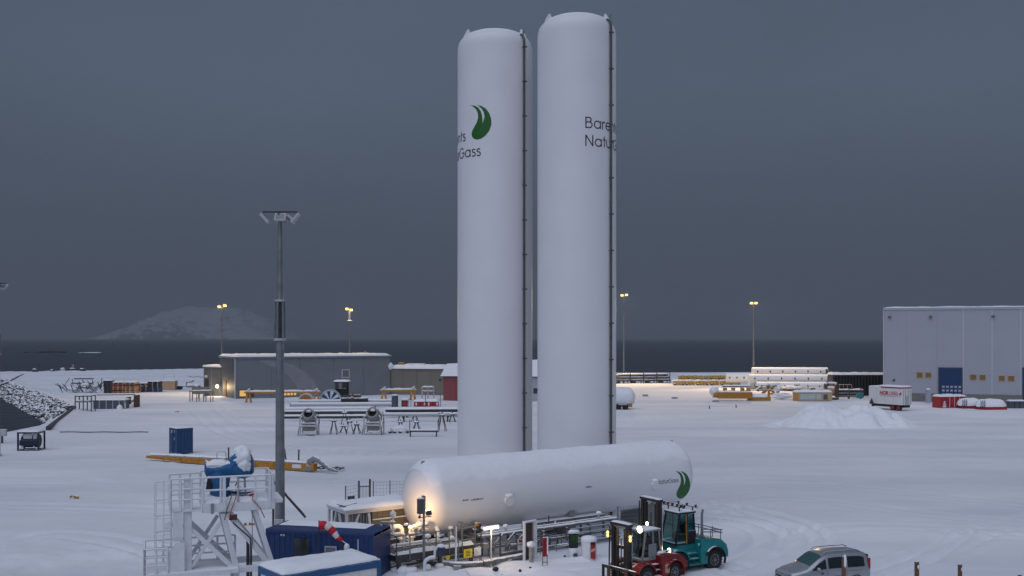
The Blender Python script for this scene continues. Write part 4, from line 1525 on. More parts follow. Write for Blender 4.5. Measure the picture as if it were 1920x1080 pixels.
MB().b(.02, L - .02, .02, CW - .02, 2.8, 2.84).build("roof", "cabin_blue", t)
MB().snow(-.02, L + .0, .06, CW + .05, 2.84, .24, step=.16, edge=.6, rough=.35, seed=21).build("snow", "snow", t, smooth=70)
def cabin_window(x0, x1, z0, z1, pane, label=None):
    w_ = MB().b(x0 - .07, x1 + .07, .02, .058, z0 - .07, z0).b(x0 - .07, x1 + .07, .02, .058, z1, z1 + .07).b(x0 - .07, x0, .02, .058, z0, z1).b(x1, x1 + .07, .02, .058, z0, z1).build("window", "white_steel", t)
    MB().b(x0, x1, .035, .045, z0, z1).build("pane", pane, w_)
    if label:
        w_["label"] = label
cabin_window(L - 1.05, L - .42, 1.25, 2.15, "window_amber", "window with warm amber light at the right end")
cabin_window(1.75, 2.55, 1.2, 2.1, "glass_grey")
MB().lump((2.95, -.12, 1.95), (.30, .16, .26), seed=5, n=8).build("snow", "snow", t, smooth=60)

# ---- low flat snow covered platform at the bottom edge
q0 = g(776, 1076, .5)
t = thing("low_platform", "low snow covered steel platform at the bottom edge below the skid", "platform", (q0.x, q0.y - 2.2, 0), TDIR * .35)
MB().b(0, 3.1, 0, 1.9, .38, .56).build("deck", "dark_steel", t)
MB().snow(-.03, 3.13, -.03, 1.93, .56, .12, step=.2, edge=.2, rough=.5, seed=31).build("snow", "snow", t, smooth=70)
for x in (.1, 3.0):
    for y in (.1, 1.8):
        MB().b(x - .06, x + .06, y - .06, y + .06, -.3, .38).build("leg", "dark_steel", t)

# clods in the trampled snow near the skid
for k, (px, py, r) in enumerate(((929, 1073, .22), (941, 1076, .14), (975, 1071, .12), (967, 1075, .08), (994, 1067, .10), (1059, 1046, .09), (1046, 1070, .08))):
    q = g(px, py)
    mb = MB()
    rng = random.Random(k)
    mb.rock((0, 0, r * .3), r, rng)
    o = mb.build("clod", "rock_dark")
    o.location = (q.x, q.y, gz(q.x, q.y))
    tag(o, ("largest dark lump", "dark lump right beside the largest one", "flat dark lump right of the tube lamp", "tiny dark crumb", "small dark lump before the mesh gate", "small dark lump left of the service pillar", "lone dark crumb below the red sign")[k] + " in the trampled snow", "clod", "dark clods in the trampled snow")

# ================================================================== WHITE STEEL TOWER WITH THE TARPAULINED CRANE
TY = 45.6
t0 = at(400, 950, TY)
TW = thing("access_tower", "white braced steel access tower with railed platforms and caged ladder", "tower", (t0.x, TY, 0), math.radians(20))
# local metres: x right, y away, z up
hx0, hx1, hy0, hy1 = -1.25, 2.15, -1.2, 1.2
ZT = 4.62
# legs and frame
def strut(p, q, w, name="strut", m="white_steel"):
    return MB().beam(p, q, w).build(name, m, TW, bevel=.02)
strut((-1.15, -1.0, -.3), (-1.15, -1.0, 6.15), .34, "column")
strut((-1.15, 1.0, -.3), (-1.15, 1.0, ZT), .26, "column")
for y in (-1.0, 1.0):
    strut((1.75, y, ZT), (2.55, y, 2.02), .22, "leg")
    strut((.55, y, ZT - .1), (2.45, y, 2.0), .24, "brace")
    strut((.35, y, ZT - .1), (.95, y, 2.0), .26, "leg")
    strut((-1.0, y, 3.9), (.75, y, 2.1), .20, "brace")
    strut((.25, y, 4.1), (-1.0, y, 2.2), .16, "brace")
    strut((-1.2, y, 1.95), (2.7, y, 1.95), .26, "base_beam")
    strut((2.55, y, -.3), (2.55, y, 1.85), .26, "leg")
    strut((.95, y, -.3), (.95, y, 1.85), .24, "leg")
for x in (-1.15, 2.55):
    strut((x, -.86, 1.95), (x, .86, 1.95), .24, "base_beam")
strut((.4, -.86, ZT - .25), (.4, .86, ZT - .25), .2, "base_beam")
# upper platform box girder
MB().b(-.55, 2.6, -1.25, 1.25, ZT, ZT + .42).build("platform", "white_steel", TW, bevel=.03)
MB().b(2.6, 3.0, -1.0, 1.1, ZT + .25, ZT + .42).build("platform_lip", "white_steel", TW)
MB().snow(-.5, 2.55, -1.2, 1.2, ZT + .42, .14, step=.2, edge=.3, rough=.9, seed=51).build("snow", "snow", TW, smooth=70)
ZP = ZT + .42
def wrail(a, b, z0, h=1.15, n=3, mid=2, m="white_steel", r=.042):
    railing(TW, a, b, z0, h, n, r, m, mid)
wrail((-.5, -1.22, 0), (1.0, -1.22, 0), ZP, 1.15, 2, 2)
wrail((1.0, -1.22, 0), (2.5, -1.22, 0), ZP, 1.15, 2, 2)
wrail((2.55, -1.2, 0), (2.55, 1.2, 0), ZP, 1.15, 2, 2)
wrail((-.5, 1.22, 0), (2.5, 1.22, 0), ZP, 1.15, 3, 2)
MB().b(.32, .46, -1.30, -1.18, ZT + .1, ZP + 1.18).build("stout_post", "white_steel", TW)
MB().b(2.32, 2.44, -1.30, -1.18, ZT + .1, ZP + 1.1).build("stout_post", "white_steel", TW)
# ladder with cage and side landing
lx, ly = -1.85, -.95
for y in (ly - .25, ly + .25):
    MB().cyl((lx, y, 1.9), (lx, y, 6.1), .03, n=8).build("ladder_rail", "white_steel", TW, smooth=50)
for k in range(14):
    MB().cyl((lx, ly - .25, 2.1 + k * .3), (lx, ly + .25, 2.1 + k * .3), .016, n=6).build("rung", "white_steel", TW, smooth=50)
for z in (3.1, 3.8, 4.5, 5.2, 6.0):
    pts = [(lx - .02, ly - .36, z), (lx - .3, ly - .42, z), (lx - .62, ly - .25, z), (lx - .68, ly, z), (lx - .62, ly + .25, z), (lx - .3, ly + .42, z), (lx - .02, ly + .36, z)]
    MB().tube(pts, .022, n=6).build("cage_hoop", "white_steel", TW, smooth=50)
for (dx, dy) in ((-.3, -.42), (-.62, -.25), (-.68, 0), (-.62, .25), (-.3, .42)):
    MB().b(lx + dx - .02, lx + dx + .02, ly + dy - .02, ly + dy + .02, 3.0, 6.05).build("cage_bar", "white_steel", TW)
MB().b(-2.1, -1.35, -1.25, .3, 4.0, 4.08).build("rest_landing", "white_steel", TW)
MB().b(-1.78, -1.38, -1.3, -1.25, 3.45, 4.75).build("side_sheet", "white_steel", TW)
wrail((-1.9, -1.3, 0), (-.55, -1.22, 0), ZP - .25, 1.4, 3, 3)
wrail((-1.9, .4, 0), (-.55, .6, 0), ZP - .25, 1.4, 3, 3)
MB().b(-1.9, -.55, -1.3, .5, ZP - .32, ZP - .25).build("bridge_deck", "white_steel", TW)
# lower landing
MB().b(-3.0, 1.0, -1.6, .6, 1.92, 2.12).build("lower_platform", "white_steel", TW, bevel=.02)
MB().snow(-2.95, -1.4, -1.55, .55, 2.12, .10, step=.2, edge=.2, rough=.8, seed=53).build("snow", "snow", TW, smooth=70)
wrail((-2.95, -1.55, 0), (-2.0, -1.55, 0), 2.12, 1.1, 2, 3)
wrail((-2.95, -1.55, 0), (-2.95, .55, 0), 2.12, 1.1, 3, 3)
wrail((-2.95, .55, 0), (1.0, .55, 0), 2.12, 1.1, 5, 3)
MB().prism([(-2.0, 2.12), (-1.3, 2.12), (-1.3, 3.4), (-1.65, 3.45), (-2.0, 2.95)], -1.50, -1.46).build("gusset_sheet", "white_steel", TW)
# hoses and actuator
for k, (x0, m_) in enumerate(((.75, "rust_brown"), (.95, "bright_red"), (1.7, "bright_red"))):
    MB().tube([(x0, -1.15, ZP + .35), (x0 - .1, -1.32, ZP + .1), (x0 - .25 + .5 * (k == 2), -1.36, ZT + .1), (x0 - .35 + .8 * (k == 2), -1.34, ZT - .35)], .022, n=6).build("hose", m_, TW, smooth=50)
MB().tube([(.75, -1.05, ZT - .15), (.8, -1.1, ZT - .55), (1.55, -1.15, 3.35), (1.58, -1.15, 2.2)], .035, n=6).build("hose", "dark_steel", TW, smooth=50)
MB().tube([(1.52, -.2, -.1), (1.52, -.2, 3.2)], .075, n=8).tube([(1.66, -.2, -.1), (1.66, -.2, 3.0)], .05, n=8).build("hose_riser", "dark_steel", TW, smooth=50)
MB().tube([(1.62, -1.2, ZP), (1.62, -1.2, 3.0)], .02, n=6).build("cable", "galvanised", TW, smooth=50)
MB().b(.62, .95, -1.32, -1.2, ZT - .38, ZT - .12).build("actuator", "rust_brown", TW)
MB().b(-.18, -.06, -1.33, -1.27, ZT - .05, ZT + .42).build("label_plate", "grey_paint", TW)

# the crane head under blue sheeting, on the platform
cr = thing("tarpaulined_crane", "small crane wrapped in bright blue sheeting with snow on top, on the white tower", "crane", TW.matrix_world @ Vector((0, 0, 0)), 0)
cr.location = TW.location + Vector((.15, 0, ZP - .02))
cr.scale = (1, 1, .80)
cr.rotation_euler = (0, 0, math.radians(8))
def drape(sections, seed, n=20, amp=.09):
    """closed skin through elliptical sections (centre, half sizes along two axes)"""
    vs, fs = [], []
    for k, (c_, ax, ay) in enumerate(sections):
        for i in range(n):
            th = 2 * math.pi * i / n
            d_ = Vector(ax) * math.cos(th) + Vector(ay) * math.sin(th)
            nn = mnoise.noise(Vector((k * .7 + seed, th * 1.9, seed))) + .6 * mnoise.noise(Vector((k * 1.9, th * 4.3, seed + 3)))
            vs.append(Vector(c_) + d_ * (1 + amp * 2 * nn))
    for k in range(len(sections) - 1):
        for i in range(n):
            j = (i + 1) % n
            fs.append((k * n + i, k * n + j, (k + 1) * n + j, (k + 1) * n + i))
    fs.append(tuple(range(n - 1, -1, -1)))
    fs.append(tuple((len(sections) - 1) * n + i for i in range(n)))
    return MB().add(vs, fs)
# the post
drape([((.20, -.05, .0), (.36, 0, 0), (0, .32, 0)), ((.18, -.05, .35), (.46, 0, 0), (0, .42, 0)), ((.16, -.05, .8), (.42, 0, 0), (0, .40, 0)), ((.14, -.04, 1.2), (.46, 0, 0), (0, .44, 0)), ((.12, 0, 1.6), (.44, 0, 0), (0, .42, 0)), ((.1, 0, 1.9), (.4, 0, 0), (0, .4, 0))], 1.0).build("post_cover", "tarp_blue", cr, smooth=40)
# the boom lying across
drape([((-.52, 0, 1.95), (0, .12, .05), (.02, 0, .34)), ((-.40, 0, 1.75), (0, .34, .0), (.05, 0, .42)), ((0, 0, 1.68), (0, .44, .0), (0, 0, .40)), ((.45, 0, 1.74), (0, .42, 0), (0, 0, .46)), ((.8, 0, 1.78), (0, .46, 0), (0, 0, .52)), ((1.2, 0, 1.72), (0, .46, 0), (0, 0, .50)), ((1.55, 0, 1.62), (0, .36, 0), (0, 0, .34)), ((1.62, 0, 1.60), (0, .1, 0), (0, 0, .1))], 2.0).build("boom_cover", "tarp_blue", cr, smooth=40)
# the tall head
drape([((.72, 0, 1.7), (.32, 0, 0), (0, .42, 0)), ((.9, 0, 2.05), (.42, 0, 0), (0, .46, 0)), ((1.05, 0, 2.4), (.46, 0, 0), (0, .44, 0)), ((1.15, 0, 2.7), (.40, 0, 0), (0, .36, 0)), ((1.18, 0, 2.92), (.22, 0, 0), (0, .2, 0))], 3.0).build("head_cover", "tarp_blue", cr, smooth=40)
drape([((1.62, -.05, 1.5), (.05, 0, 0), (0, .3, 0)), ((1.60, -.05, 1.9), (.07, 0, 0), (0, .34, 0)), ((1.56, -.05, 2.3), (.08, 0, 0), (0, .3, 0)), ((1.5, -.05, 2.55), (.04, 0, 0), (0, .2, 0))], 4.0).build("flap", "tarp_blue", cr, smooth=40)
MB().lump((1.18, -.12, 2.45), (.42, .42, .60), seed=3.3, n=12, amp=.35).build("snow", "snow", cr, smooth=70)
MB().lump((1.30, -.25, 2.0), (.30, .32, .42), seed=8.3, n=12, amp=.4).build("snow", "snow", cr, smooth=70)
MB().snow(-.42, .55, -.36, .36, 1.98, .26, step=.12, edge=.3, rough=.8, seed=61).build("snow", "snow", cr, smooth=70)
MB().lump((.85, -.30, .66), (.30, .16, .16), seed=12, n=10, amp=.4).build("snow", "snow", cr, smooth=70)
MB().lump((1.1, .1, .42), (.5, .3, .16), seed=15, n=10, amp=.4).build("winch_cover", "tarp_blue", cr, smooth=50)
MB().box((-.26, -.3, .95), (.26, .2, .85), (0, .12, 0)).build("cylinder_end", "black_plastic", cr, bevel=.05)
MB().tube([(.55, -.36, .05), (.75, -.38, .5), (1.1, -.36, 1.35)], .03, n=6).build("hose", "rust_brown", cr, smooth=50)
MB().cyl((1.35, -.4, .0), (1.3, -.38, 1.3), .035, n=6).build("stay", "galvanised", cr, smooth=50)
MB().cyl((.6, -.35, .12), (1.0, -.35, .12), .14, n=10).build("winch_drum", "rust_brown", cr, smooth=50)
MB().cyl((1.5, -.5, .3), (1.8, -.5, .42), .08, n=8).build("coupling", "bright_red", cr, smooth=50)
# rail frames on top of the boom
for x in (.0, .82):
    MB().tube([(x, .1, 2.1), (x, .1, 2.62), (x + .06, .1, 2.70), (x + .34, .1, 2.70), (x + .40, .1, 2.64), (x + .40, .1, 2.3)], .016, n=6).build("hoop_rail", "galvanised", cr, smooth=50)
MB().beam((-.1, .1, 2.15), (1.1, .1, 2.55), .03).build("stay_bar", "dark_steel", cr)
MB().cyl((.52, .1, 2.1), (.52, .1, 2.95), .035, n=8).build("aerial", "dark_steel", cr)

# ================================================================== LIGHT MASTS
def light_mast(loc, label):
    t = thing("floodlight_mast", label, "light mast", loc, 0, "galvanised floodlight masts")
    MB().cyl((0, 0, -.3), (0, 0, 12.3), .30, .235, n=14).build("lower_pole", "galvanised", t, smooth=50)
    MB().cyl((0, 0, 14.6), (0, 0, 19.4), .20, .13, n=14).build("upper_pole", "galvanised", t, smooth=50)
    MB().lathe([(.34, 0), (.36, .05), (.36, .12), (.2, .14)], n=18, o=(0, 0, 12.25)).build("collar_plate", "light_grey", t, smooth=40)
    MB().lathe([(.2, 0), (.32, .05), (.32, .11), (.2, .13)], n=18, o=(0, 0, 14.5)).build("collar_plate", "light_grey", t, smooth=40)
    MB().cyl((0, 0, 12.3), (0, 0, 14.6), .12, n=10).build("core_pole", "dark_steel", t, smooth=50)
    for k in range(6):
        th = math.radians(60 * k + 15)
        MB().cyl((.30 * math.cos(th), .30 * math.sin(th), 12.36), (.27 * math.cos(th), .27 * math.sin(th), 14.52), .055, n=8).build("collar_bar", "galvanised", t, smooth=50)
    MB().beam((-1.0, 0, 19.75), (1.0, 0, 19.75), .09, .09).build("head_beam", "dark_steel", t)
    MB().beam((0, -.5, 19.68), (0, .5, 19.68), .10, .10).b(-.13, .13, -.13, .13, 19.2, 19.63).build("head_beam", "dark_steel", t)
    for (x, y, tz, tx) in ((-.88, 0, 48, 0), (.90, 0, -48, 0), (.12, -.44, 0, 58), (0, .45, 0, -50), (.55, .25, 40, -20)):
        h = MB().box((x, y, 19.38), (.66, .50, .17), (math.radians(tx), math.radians(tz), 0)).build("floodlight", "light_grey", t, bevel=.03)
        MB().box((x, y, 19.38), (.52, .38, .185), (math.radians(tx), math.radians(tz), 0)).build("lens", "glass_grey", h)
    MB().b(-.25, .25, -.42, -.30, 1.0, 1.9).build("service_box", "light_grey", t)
    return t
lm = light_mast((at(525, 1000, 58).x, 58, 0), "tall galvanised floodlight mast with unlit lamps behind the blue container")
q = at(-5, 830, 104)
copy_thing(lm, (q.x, q.y, -1.6), 1.1, "floodlight mast cut off by the left picture edge")

# braced steel frame behind the mast
q = at(489, 985, 57)
t = thing("braced_post", "dark steel post with a diagonal brace behind the floodlight mast", "post", (q.x, 60, 0), 0)
MB().b(-.06, .06, -.06, .06, -.3, 4.1).build("post", "dark_steel", t)
MB().beam((.05, 0, 3.75), (1.95, .0, 1.6), .13).build("brace", "dark_steel", t)
# ladder of thin marker rods stuck in the snow near the boom
for k, (px, y0, y1) in enumerate(((536, 862, 842), (560, 862, 840))):
    q = g(px, y0)
    t = MB().b(-.07, .07, -.05, .05, -.2, 1.15 - .1 * k).build("marker_rod", "dark_steel")
    t.location = (q.x, q.y, 0)
    t.rotation_euler = (0, math.radians(-8 if k == 0 else 1), 0)
    tag(t, "dark marker rod " + ("leaning close to the mast" if k == 0 else "standing upright above the yellow boom"), "rod", "marker rods beyond the boom")

# ================================================================== YELLOW CRANE BOOM ON THE GROUND
B0, B1 = g(278, 865), g(592, 884)
L = (B1 - B0).length
t = thing("crane_boom", "long yellow crane boom lying on the snow with a grey hook arm", "crane boom", (B0.x, B0.y, 0), math.atan2(B1.y - B0.y, B1.x - B0.x))
n = 9
for k in range(n):
    x0, x1 = L * k / n, L * (k + 1) / n - .03
    h0, h1 = .26 + .42 * min(1, k / 4.0), .26 + .42 * min(1, (k + 1) / 4.0)
    vs = []
    for x, h in ((x0, h0), (x1, h1)):
        zt = .62 + .12 * (x / L)
        vs += [(x, -.3, zt - h), (x, .3, zt - h), (x, .3, zt), (x, -.3, zt)]
    MB().add(vs, [(0, 1, 2, 3), (7, 6, 5, 4), (0, 4, 5, 1), (1, 5, 6, 2), (2, 6, 7, 3), (3, 7, 4, 0)]).build("boom_section", "yellow_paint", t)
    if k:
        MB().b(x0 - .07, x0 + .04, -.34, .34, .62 + .12 * x0 / L - h0 - .04, .62 + .12 * x0 / L + .03).build("rib", "yellow_paint", t)
MB().b(L * .88, L * .93, -.345, -.305, .25, .6).build("white_patch", "white_steel", t)
MB().snow(.2, L - .8, -.28, .28, .76, .16, step=.25, edge=.2, rough=.5, seed=71).build("snow", "snow", t, smooth=70)
MB().tube([(L - .8, 0, .1), (L - .6, 0, .9), (L - .1, 0, 1.2), (L + .35, 0, 1.05), (L + 1.6, -.3, .42), (L + 2.6, -.4, .2)], [.32, .34, .33, .28, .18, .1], n=10).build("hook_arm", "grey_paint", t, smooth=60)
MB().lump((L - .6, -.1, .3), (.5, .3, .4), seed=3, n=8, amp=.3).build("hook_block", "grey_paint", t, smooth=50)
t2 = thing("scrap_cable", "dark tangle of cable in the snow beside the boom hook", "cable", wz(g(622, 882), 0))
rng = random.Random(3)
for k in range(4):
    MB().tube([(-1.3 + i * .35 + rng.uniform(-.1, .1), rng.uniform(-.4, .4), .1 + rng.uniform(0, .25)) for i in range(8)], .05, n=6).build("strand", "dark_steel", t2, smooth=50)
# yellow scrap in the snow
for k, (px, py) in enumerate(((143, 934), (472, 985), (334, 773))):
    q = g(px, py)
    t = thing("yellow_scrap", ("yellow bent plate half buried in the left foreground snow", "yellow fitting half buried beside the mast foot", "yellow marker half buried near the middle of the yard")[k], "scrap", (q.x, q.y, 0), .4 * k, "yellow scraps half buried in snow")
    MB().box((0, 0, .1), (.36, .22, .2), (.2, .25, 0)).build("plate", "yellow_paint", t, bevel=.02)
    MB().box((-.42, .05, .12), (.2, .16, .16), (0, -.4, 0)).build("bracket", "yellow_paint", t, bevel=.02)

# ================================================================== FORKLIFTS (x forward, y left)
def arc_pts(cx, cz, r, a0, a1, n):
    return [(cx + r * math.cos(math.radians(a0 + (a1 - a0) * i / n)), cz + r * math.sin(math.radians(a0 + (a1 - a0) * i / n))) for i in range(n + 1)]

def wheel(t, x, y, r, w, side):
    tyre = MB().lathe([(r * .58, -w / 2), (r * .92, -w / 2), (r, -w * .36), (r, w * .36), (r * .92, w / 2), (r * .58, w / 2)], n=28, o=(x, y, r), axis='y')
    tyre = tyre.build("wheel", "black_rubber", t, smooth=35)
    yo = y + side * w * .5
    MB().lathe([(r * .60, -.05), (r * .60, .01), (r * .52, .02), (r * .46, -.05 * side if side > 0 else -.05)] if False else [(r * .56, -.04), (r * .56, .015), (r * .5, .02), (r * .44, -.05), (r * .2, -.03), (r * .2, .04), (.02, .045)], n=22, o=(x, yo, r), axis='y').build("rim", "rim_grey", tyre, smooth=35) if side > 0 else \
        MB().lathe([(r * .56, .04), (r * .56, -.015), (r * .5, -.02), (r * .44, .05), (r * .2, .03), (r * .2, -.04), (.02, -.045)], n=22, o=(x, yo, r), axis='y').build("rim", "rim_grey", tyre, smooth=35)
    for k in range(8):
        th = 2 * math.pi * k / 8
        p = (x + r * .36 * math.sin(th), yo + side * .01, r + r * .36 * math.cos(th))
        MB().cyl(p, (p[0], p[1] + side * .04, p[2]), .025, n=6).build("wheel_nut", "grey_paint", tyre)
    # tread lugs
    tr = MB()
    for k in range(26):
        th = 2 * math.pi * k / 26
        c_ = Vector((x + r * math.sin(th), y, r + r * math.cos(th)))
        tr.box(c_, (.05, w * .9, .05), (0, th, 0))
    tr.build("tread", "black_rubber", tyre)

def cab(t, x0, x1, hw, z0, z1, paint, glass, roofsnow=True):
    """glazed operator cab with pillars, panes, roof, door frame"""
    xf0, xf1 = x1 + .05, x1 - .22         # raked windscreen
    pil = [((xf0, z0), (xf1, z1)), ((x0 - .02, z0), (x0 + .08, z1)), (((x0 + x1) / 2 - .1, z0), ((x0 + x1) / 2 - .1, z1))]
    for s_ in (-1, 1):
        for a_, b_ in pil:
            MB().beam((a_[0], s_ * hw, a_[1]), (b_[0], s_ * hw * .93, b_[1]), .075).build("cab_pillar", paint, t)
        (fa, fb), (ra, rb), (ma, mb_) = pil
        for (pa, pb, qa, qb) in ((ma, mb_, fa, fb), (ra, rb, ma, mb_)):
            vs = []
            for off in (-.008, .008):
                vs += [(pa[0] + .05, s_ * hw + off, pa[1] + .08), (qa[0] - .05, s_ * hw + off, qa[1] + .08), (qb[0] - .04, s_ * hw * .93 + off, qb[1] - .05), (pb[0] + .04, s_ * hw * .93 + off, pb[1] - .05)]
            MB().add(vs, [(0, 1, 2, 3), (7, 6, 5, 4), (0, 4, 5, 1), (1, 5, 6, 2), (2, 6, 7, 3), (3, 7, 4, 0)]).build("side_pane", glass, t)
    for (xa, xb, nm) in ((xf0, xf1, "windscreen"), (x0 - .02, x0 + .08, "rear_pane")):
        vs = []
        for off in (-.01, .01):
            vs += [(xa + off, -hw + .06, z0 + .08), (xa + off, hw - .06, z0 + .08), (xb + off, hw * .93 - .06, z1 - .05), (xb + off, -hw * .93 + .06, z1 - .05)]
        MB().add(vs, [(0, 1, 2, 3), (7, 6, 5, 4), (0, 4, 5, 1), (1, 5, 6, 2), (2, 6, 7, 3), (3, 7, 4, 0)]).build(nm, glass, t)
    rf = MB().b(x0 - .08, xf1 + .12, -hw, hw, z1 + .002, z1 + .11).build("cab_roof", paint, t, bevel=.03)
    if roofsnow:
        MB().snow(x0, xf1 + .05, -hw + .06, hw - .06, z1 + .112, .07, step=.12, edge=.2, rough=.6, seed=x0).build("snow", "snow", rf, smooth=70)
    MB().b(x0 - .02, x1 + .08, -hw - .02, hw + .02, z0 - .12, z0).build("cab_sill", paint, t, bevel=.02)
    st = MB().b(x0 + .25, x0 + .75, -.26, .26, z0 + .02, z0 + .35).b(x0 + .18, x0 + .32, -.26, .26, z0 + .36, z0 + .98).split("seat", "black_plastic", t, bevel=.05)
    MB().cyl((x1 - .25, 0, z0), (x1 - .45, 0, z0 + .55), .04, n=8).lathe([(.17, 0), (.19, .02), (.17, .04)], n=16, o=(x1 - .46, 0, z0 + .55)).build("steering_wheel", "black_plastic", t)
    return rf

def mast(t, x, hw, h, paint="mast_black", inner=True, snowtop=True):
    for s_ in (-1, 1):
        y = s_ * hw
        MB().b(x - .13, x + .13, y - .10, y + .10, .18, h).build("mast_upright", paint, t)
        if inner:
            MB().b(x - .08, x + .10, y - s_ * .21 - .045, y - s_ * .21 + .045, .25, h - .12).build("inner_upright", paint, t)
        MB().cyl((x - .20, y - s_ * .02, .4), (x - .20, y - s_ * .02, h - .35), .065, n=10).build("lift_cylinder", "chrome", t, smooth=50)
        MB().tube([(x + .22, y + s_ * .14, .55), (x + .2, y + s_ * .15, 1.6), (x + .17, y + s_ * .14, h - .08)], .022, n=6).build("hose", "black_rubber", t, smooth=50)
        MB().tube([(x + .22, y + s_ * .19, .55), (x + .2, y + s_ * .20, 1.7), (x + .17, y + s_ * .18, h - .1)], .016, n=6).build("hose", "black_rubber", t, smooth=50)
        MB().cyl((x - .12, s_ * hw * .9, .95), (x - 1.0, s_ * hw * .75, 1.1), .07, n=10).build("tilt_cylinder", "grey_paint", t, smooth=50)
    MB().b(x - .17, x + .17, -hw - .16, hw + .16, h + .002, h + .14).build("mast_head", paint, t, bevel=.02)
    if snowtop:
        MB().snow(x - .16, x + .16, -hw - .14, hw + .14, h + .142, .06, step=.08, edge=.1, rough=.6, seed=h).build("snow", "snow", t, smooth=70)
    MB().b(x - .12, x - .03, -hw + .1, hw - .1, h * .62, h * .62 + .16).b(x - .12, x - .03, -hw + .1, hw - .1, .5, .72).split("mast_crossbar", paint, t)
    MB().cyl((x + .02, 0, h - .6), (x + .02, 0, .7), .03, n=8).build("chain", "dark_steel", t)

def carriage(t, x, hw, z, paint="mast_black"):
    MB().b(x, x + .09, -hw, hw, z + .95, z + 1.10).b(x, x + .09, -hw, hw, z + .25, z + .42).split("carriage_bar", paint, t)
    MB().b(x + .002, x + .088, -hw, -hw + .12, z + .42, z + .95).b(x + .002, x + .088, hw - .12, hw, z + .42, z + .95).b(x + .002, x + .088, -.06, .06, z + .42, z + .95).split("carriage_upright", paint, t)
    MB().snow(x - .02, x + .11, -hw, hw, z + 1.10, .05, step=.06, edge=.06, rough=.8, seed=z).build("snow", "snow", t, smooth=70)
    for s_ in (-1, 1):
        y = s_ * hw * .52
        MB().prism([(x + .10, z + 1.14), (x + .18, z + 1.14), (x + .18, z + .07), (x + 1.3, z + .03), (x + 1.3, z), (x + .10, z)], y - .09, y + .09).build("fork", "rust_brown", t)

def headlamp(t, x, y, z, r, m="lamp_warm", d=(1, 0, 0), housing=True, lit=True):
    d = Vector(d).normalized()
    p = Vector((x, y, z))
    h = MB().cyl(p - d * .14, p, r * .7, r * 1.12, n=14).build("work_lamp", "black_plastic", t, smooth=40)
    MB().cyl(p, p + d * .025, r, r * .9, n=14).build("lens", m if lit else "glass_grey", h, smooth=40)

def forklift(name, label, loc, rz, paint, o):
    t = thing(name, label, "forklift", loc, rz)
    wb, hw = o['wb'], o['hw']
    rf, rr = o['rf'], o['rr']
    xf, xr = wb / 2, -wb / 2
    for s_ in (-1, 1):
        wheel(t, xf, s_ * (hw - .18), rf, .42, s_)
        wheel(t, xr, s_ * (hw - .22), rr, .36, s_)
    # chassis between the wheels
    MB().prism([(xr - .2, .42), (xf + .35, .38), (xf + .45, .75), (xf + .2, 1.05), (xr + .1, 1.08), (xr - .3, .9)], -hw + .45, hw - .45).build("chassis", paint, t, bevel=.03)
    # front fenders
    for s_ in (-1, 1):
        y0, y1 = sorted((s_ * (hw - .42), s_ * (hw + .05)))
        out = arc_pts(xf, rf, rf + .17, 165, 20, 10)
        inn = arc_pts(xf, rf, rf + .09, 20, 165, 10)
        MB().prism(out + inn, y0, y1).build("front_fender", paint, t, bevel=.015)
        # steps and side tank
        sx0, sx1 = xr + rr + .18, xf - rf - .12
        y2, y3 = sorted((s_ * (hw - .38), s_ * (hw - .02)))
        for k, z in enumerate((.42, .72, 1.0)):
            MB().b(sx0 + .25 + .05 * k, sx1, y2, y3 - (0.06 * k if s_ > 0 else 0), z, z + .05).build("step", o.get('step', paint), t)
        MB().b(sx0 - .25, sx0 + .22, y2, y3, .4, 1.08).build("side_tank", paint, t, bevel=.04)
    # rear hood and counterweight with wheel arch
    zc = o['hood']
    top = [(xr + .95, zc), (xr + .1, zc), (xr - .45, zc - .10), (xr - .85, zc - .42), (xr - .98, .95), (xr - .98, .62)]
    arch = [(xr - rr - .12, .62)] + arc_pts(xr, rr, rr + .12, 175, 8, 10) + [(xr + .95, 1.0)]
    MB().prism(top + arch, -hw + .06, hw - .06).build("counterweight", paint, t, bevel=.06)
    for s_ in (-1, 1):
        out = arc_pts(xr, rr, rr + .17, 200, 25, 10)
        inn = arc_pts(xr, rr, rr + .11, 25, 200, 10)
        y0, y1 = sorted((s_ * (hw - .055), s_ * (hw + .06)))
        MB().prism(out + inn, y0, y1).build("rear_fender", "black_plastic" if o.get('blackfender') else paint, t)
    # cab
    cz0, cz1 = o['cz']
    cx0, cx1 = o['cx']
    MB().b(cx0 - .02, cx1 + .03, -o['cw'] - .02, o['cw'] + .02, 1.0, cz0 - .125).build("cab_base", o.get('cabbase', paint), t, bevel=.03)
    cab(t, cx0, cx1, o['cw'], cz0, cz1, o.get('cabpaint', "black_plastic"), o['glass'])
    mast(t, o['mx'], o['mw'], o['mh'])
    carriage(t, o['mx'] + .15, o['fw'], o['fz'])
    return t

# teal truck
T = forklift("forklift_truck", "large teal forklift with tall mast and exhaust stack parked beside the red one", (9.18, 53.55, 0), math.radians(180 + 31), "teal_paint",
             dict(wb=2.5, hw=1.18, rf=.60, rr=.56, hood=1.72, cz=(1.55, 3.05), cx=(-.34, .92), cw=.60, glass="cab_glass_teal", mx=2.15, mw=.62, mh=3.85, fw=.95, fz=.12, blackfender=True))
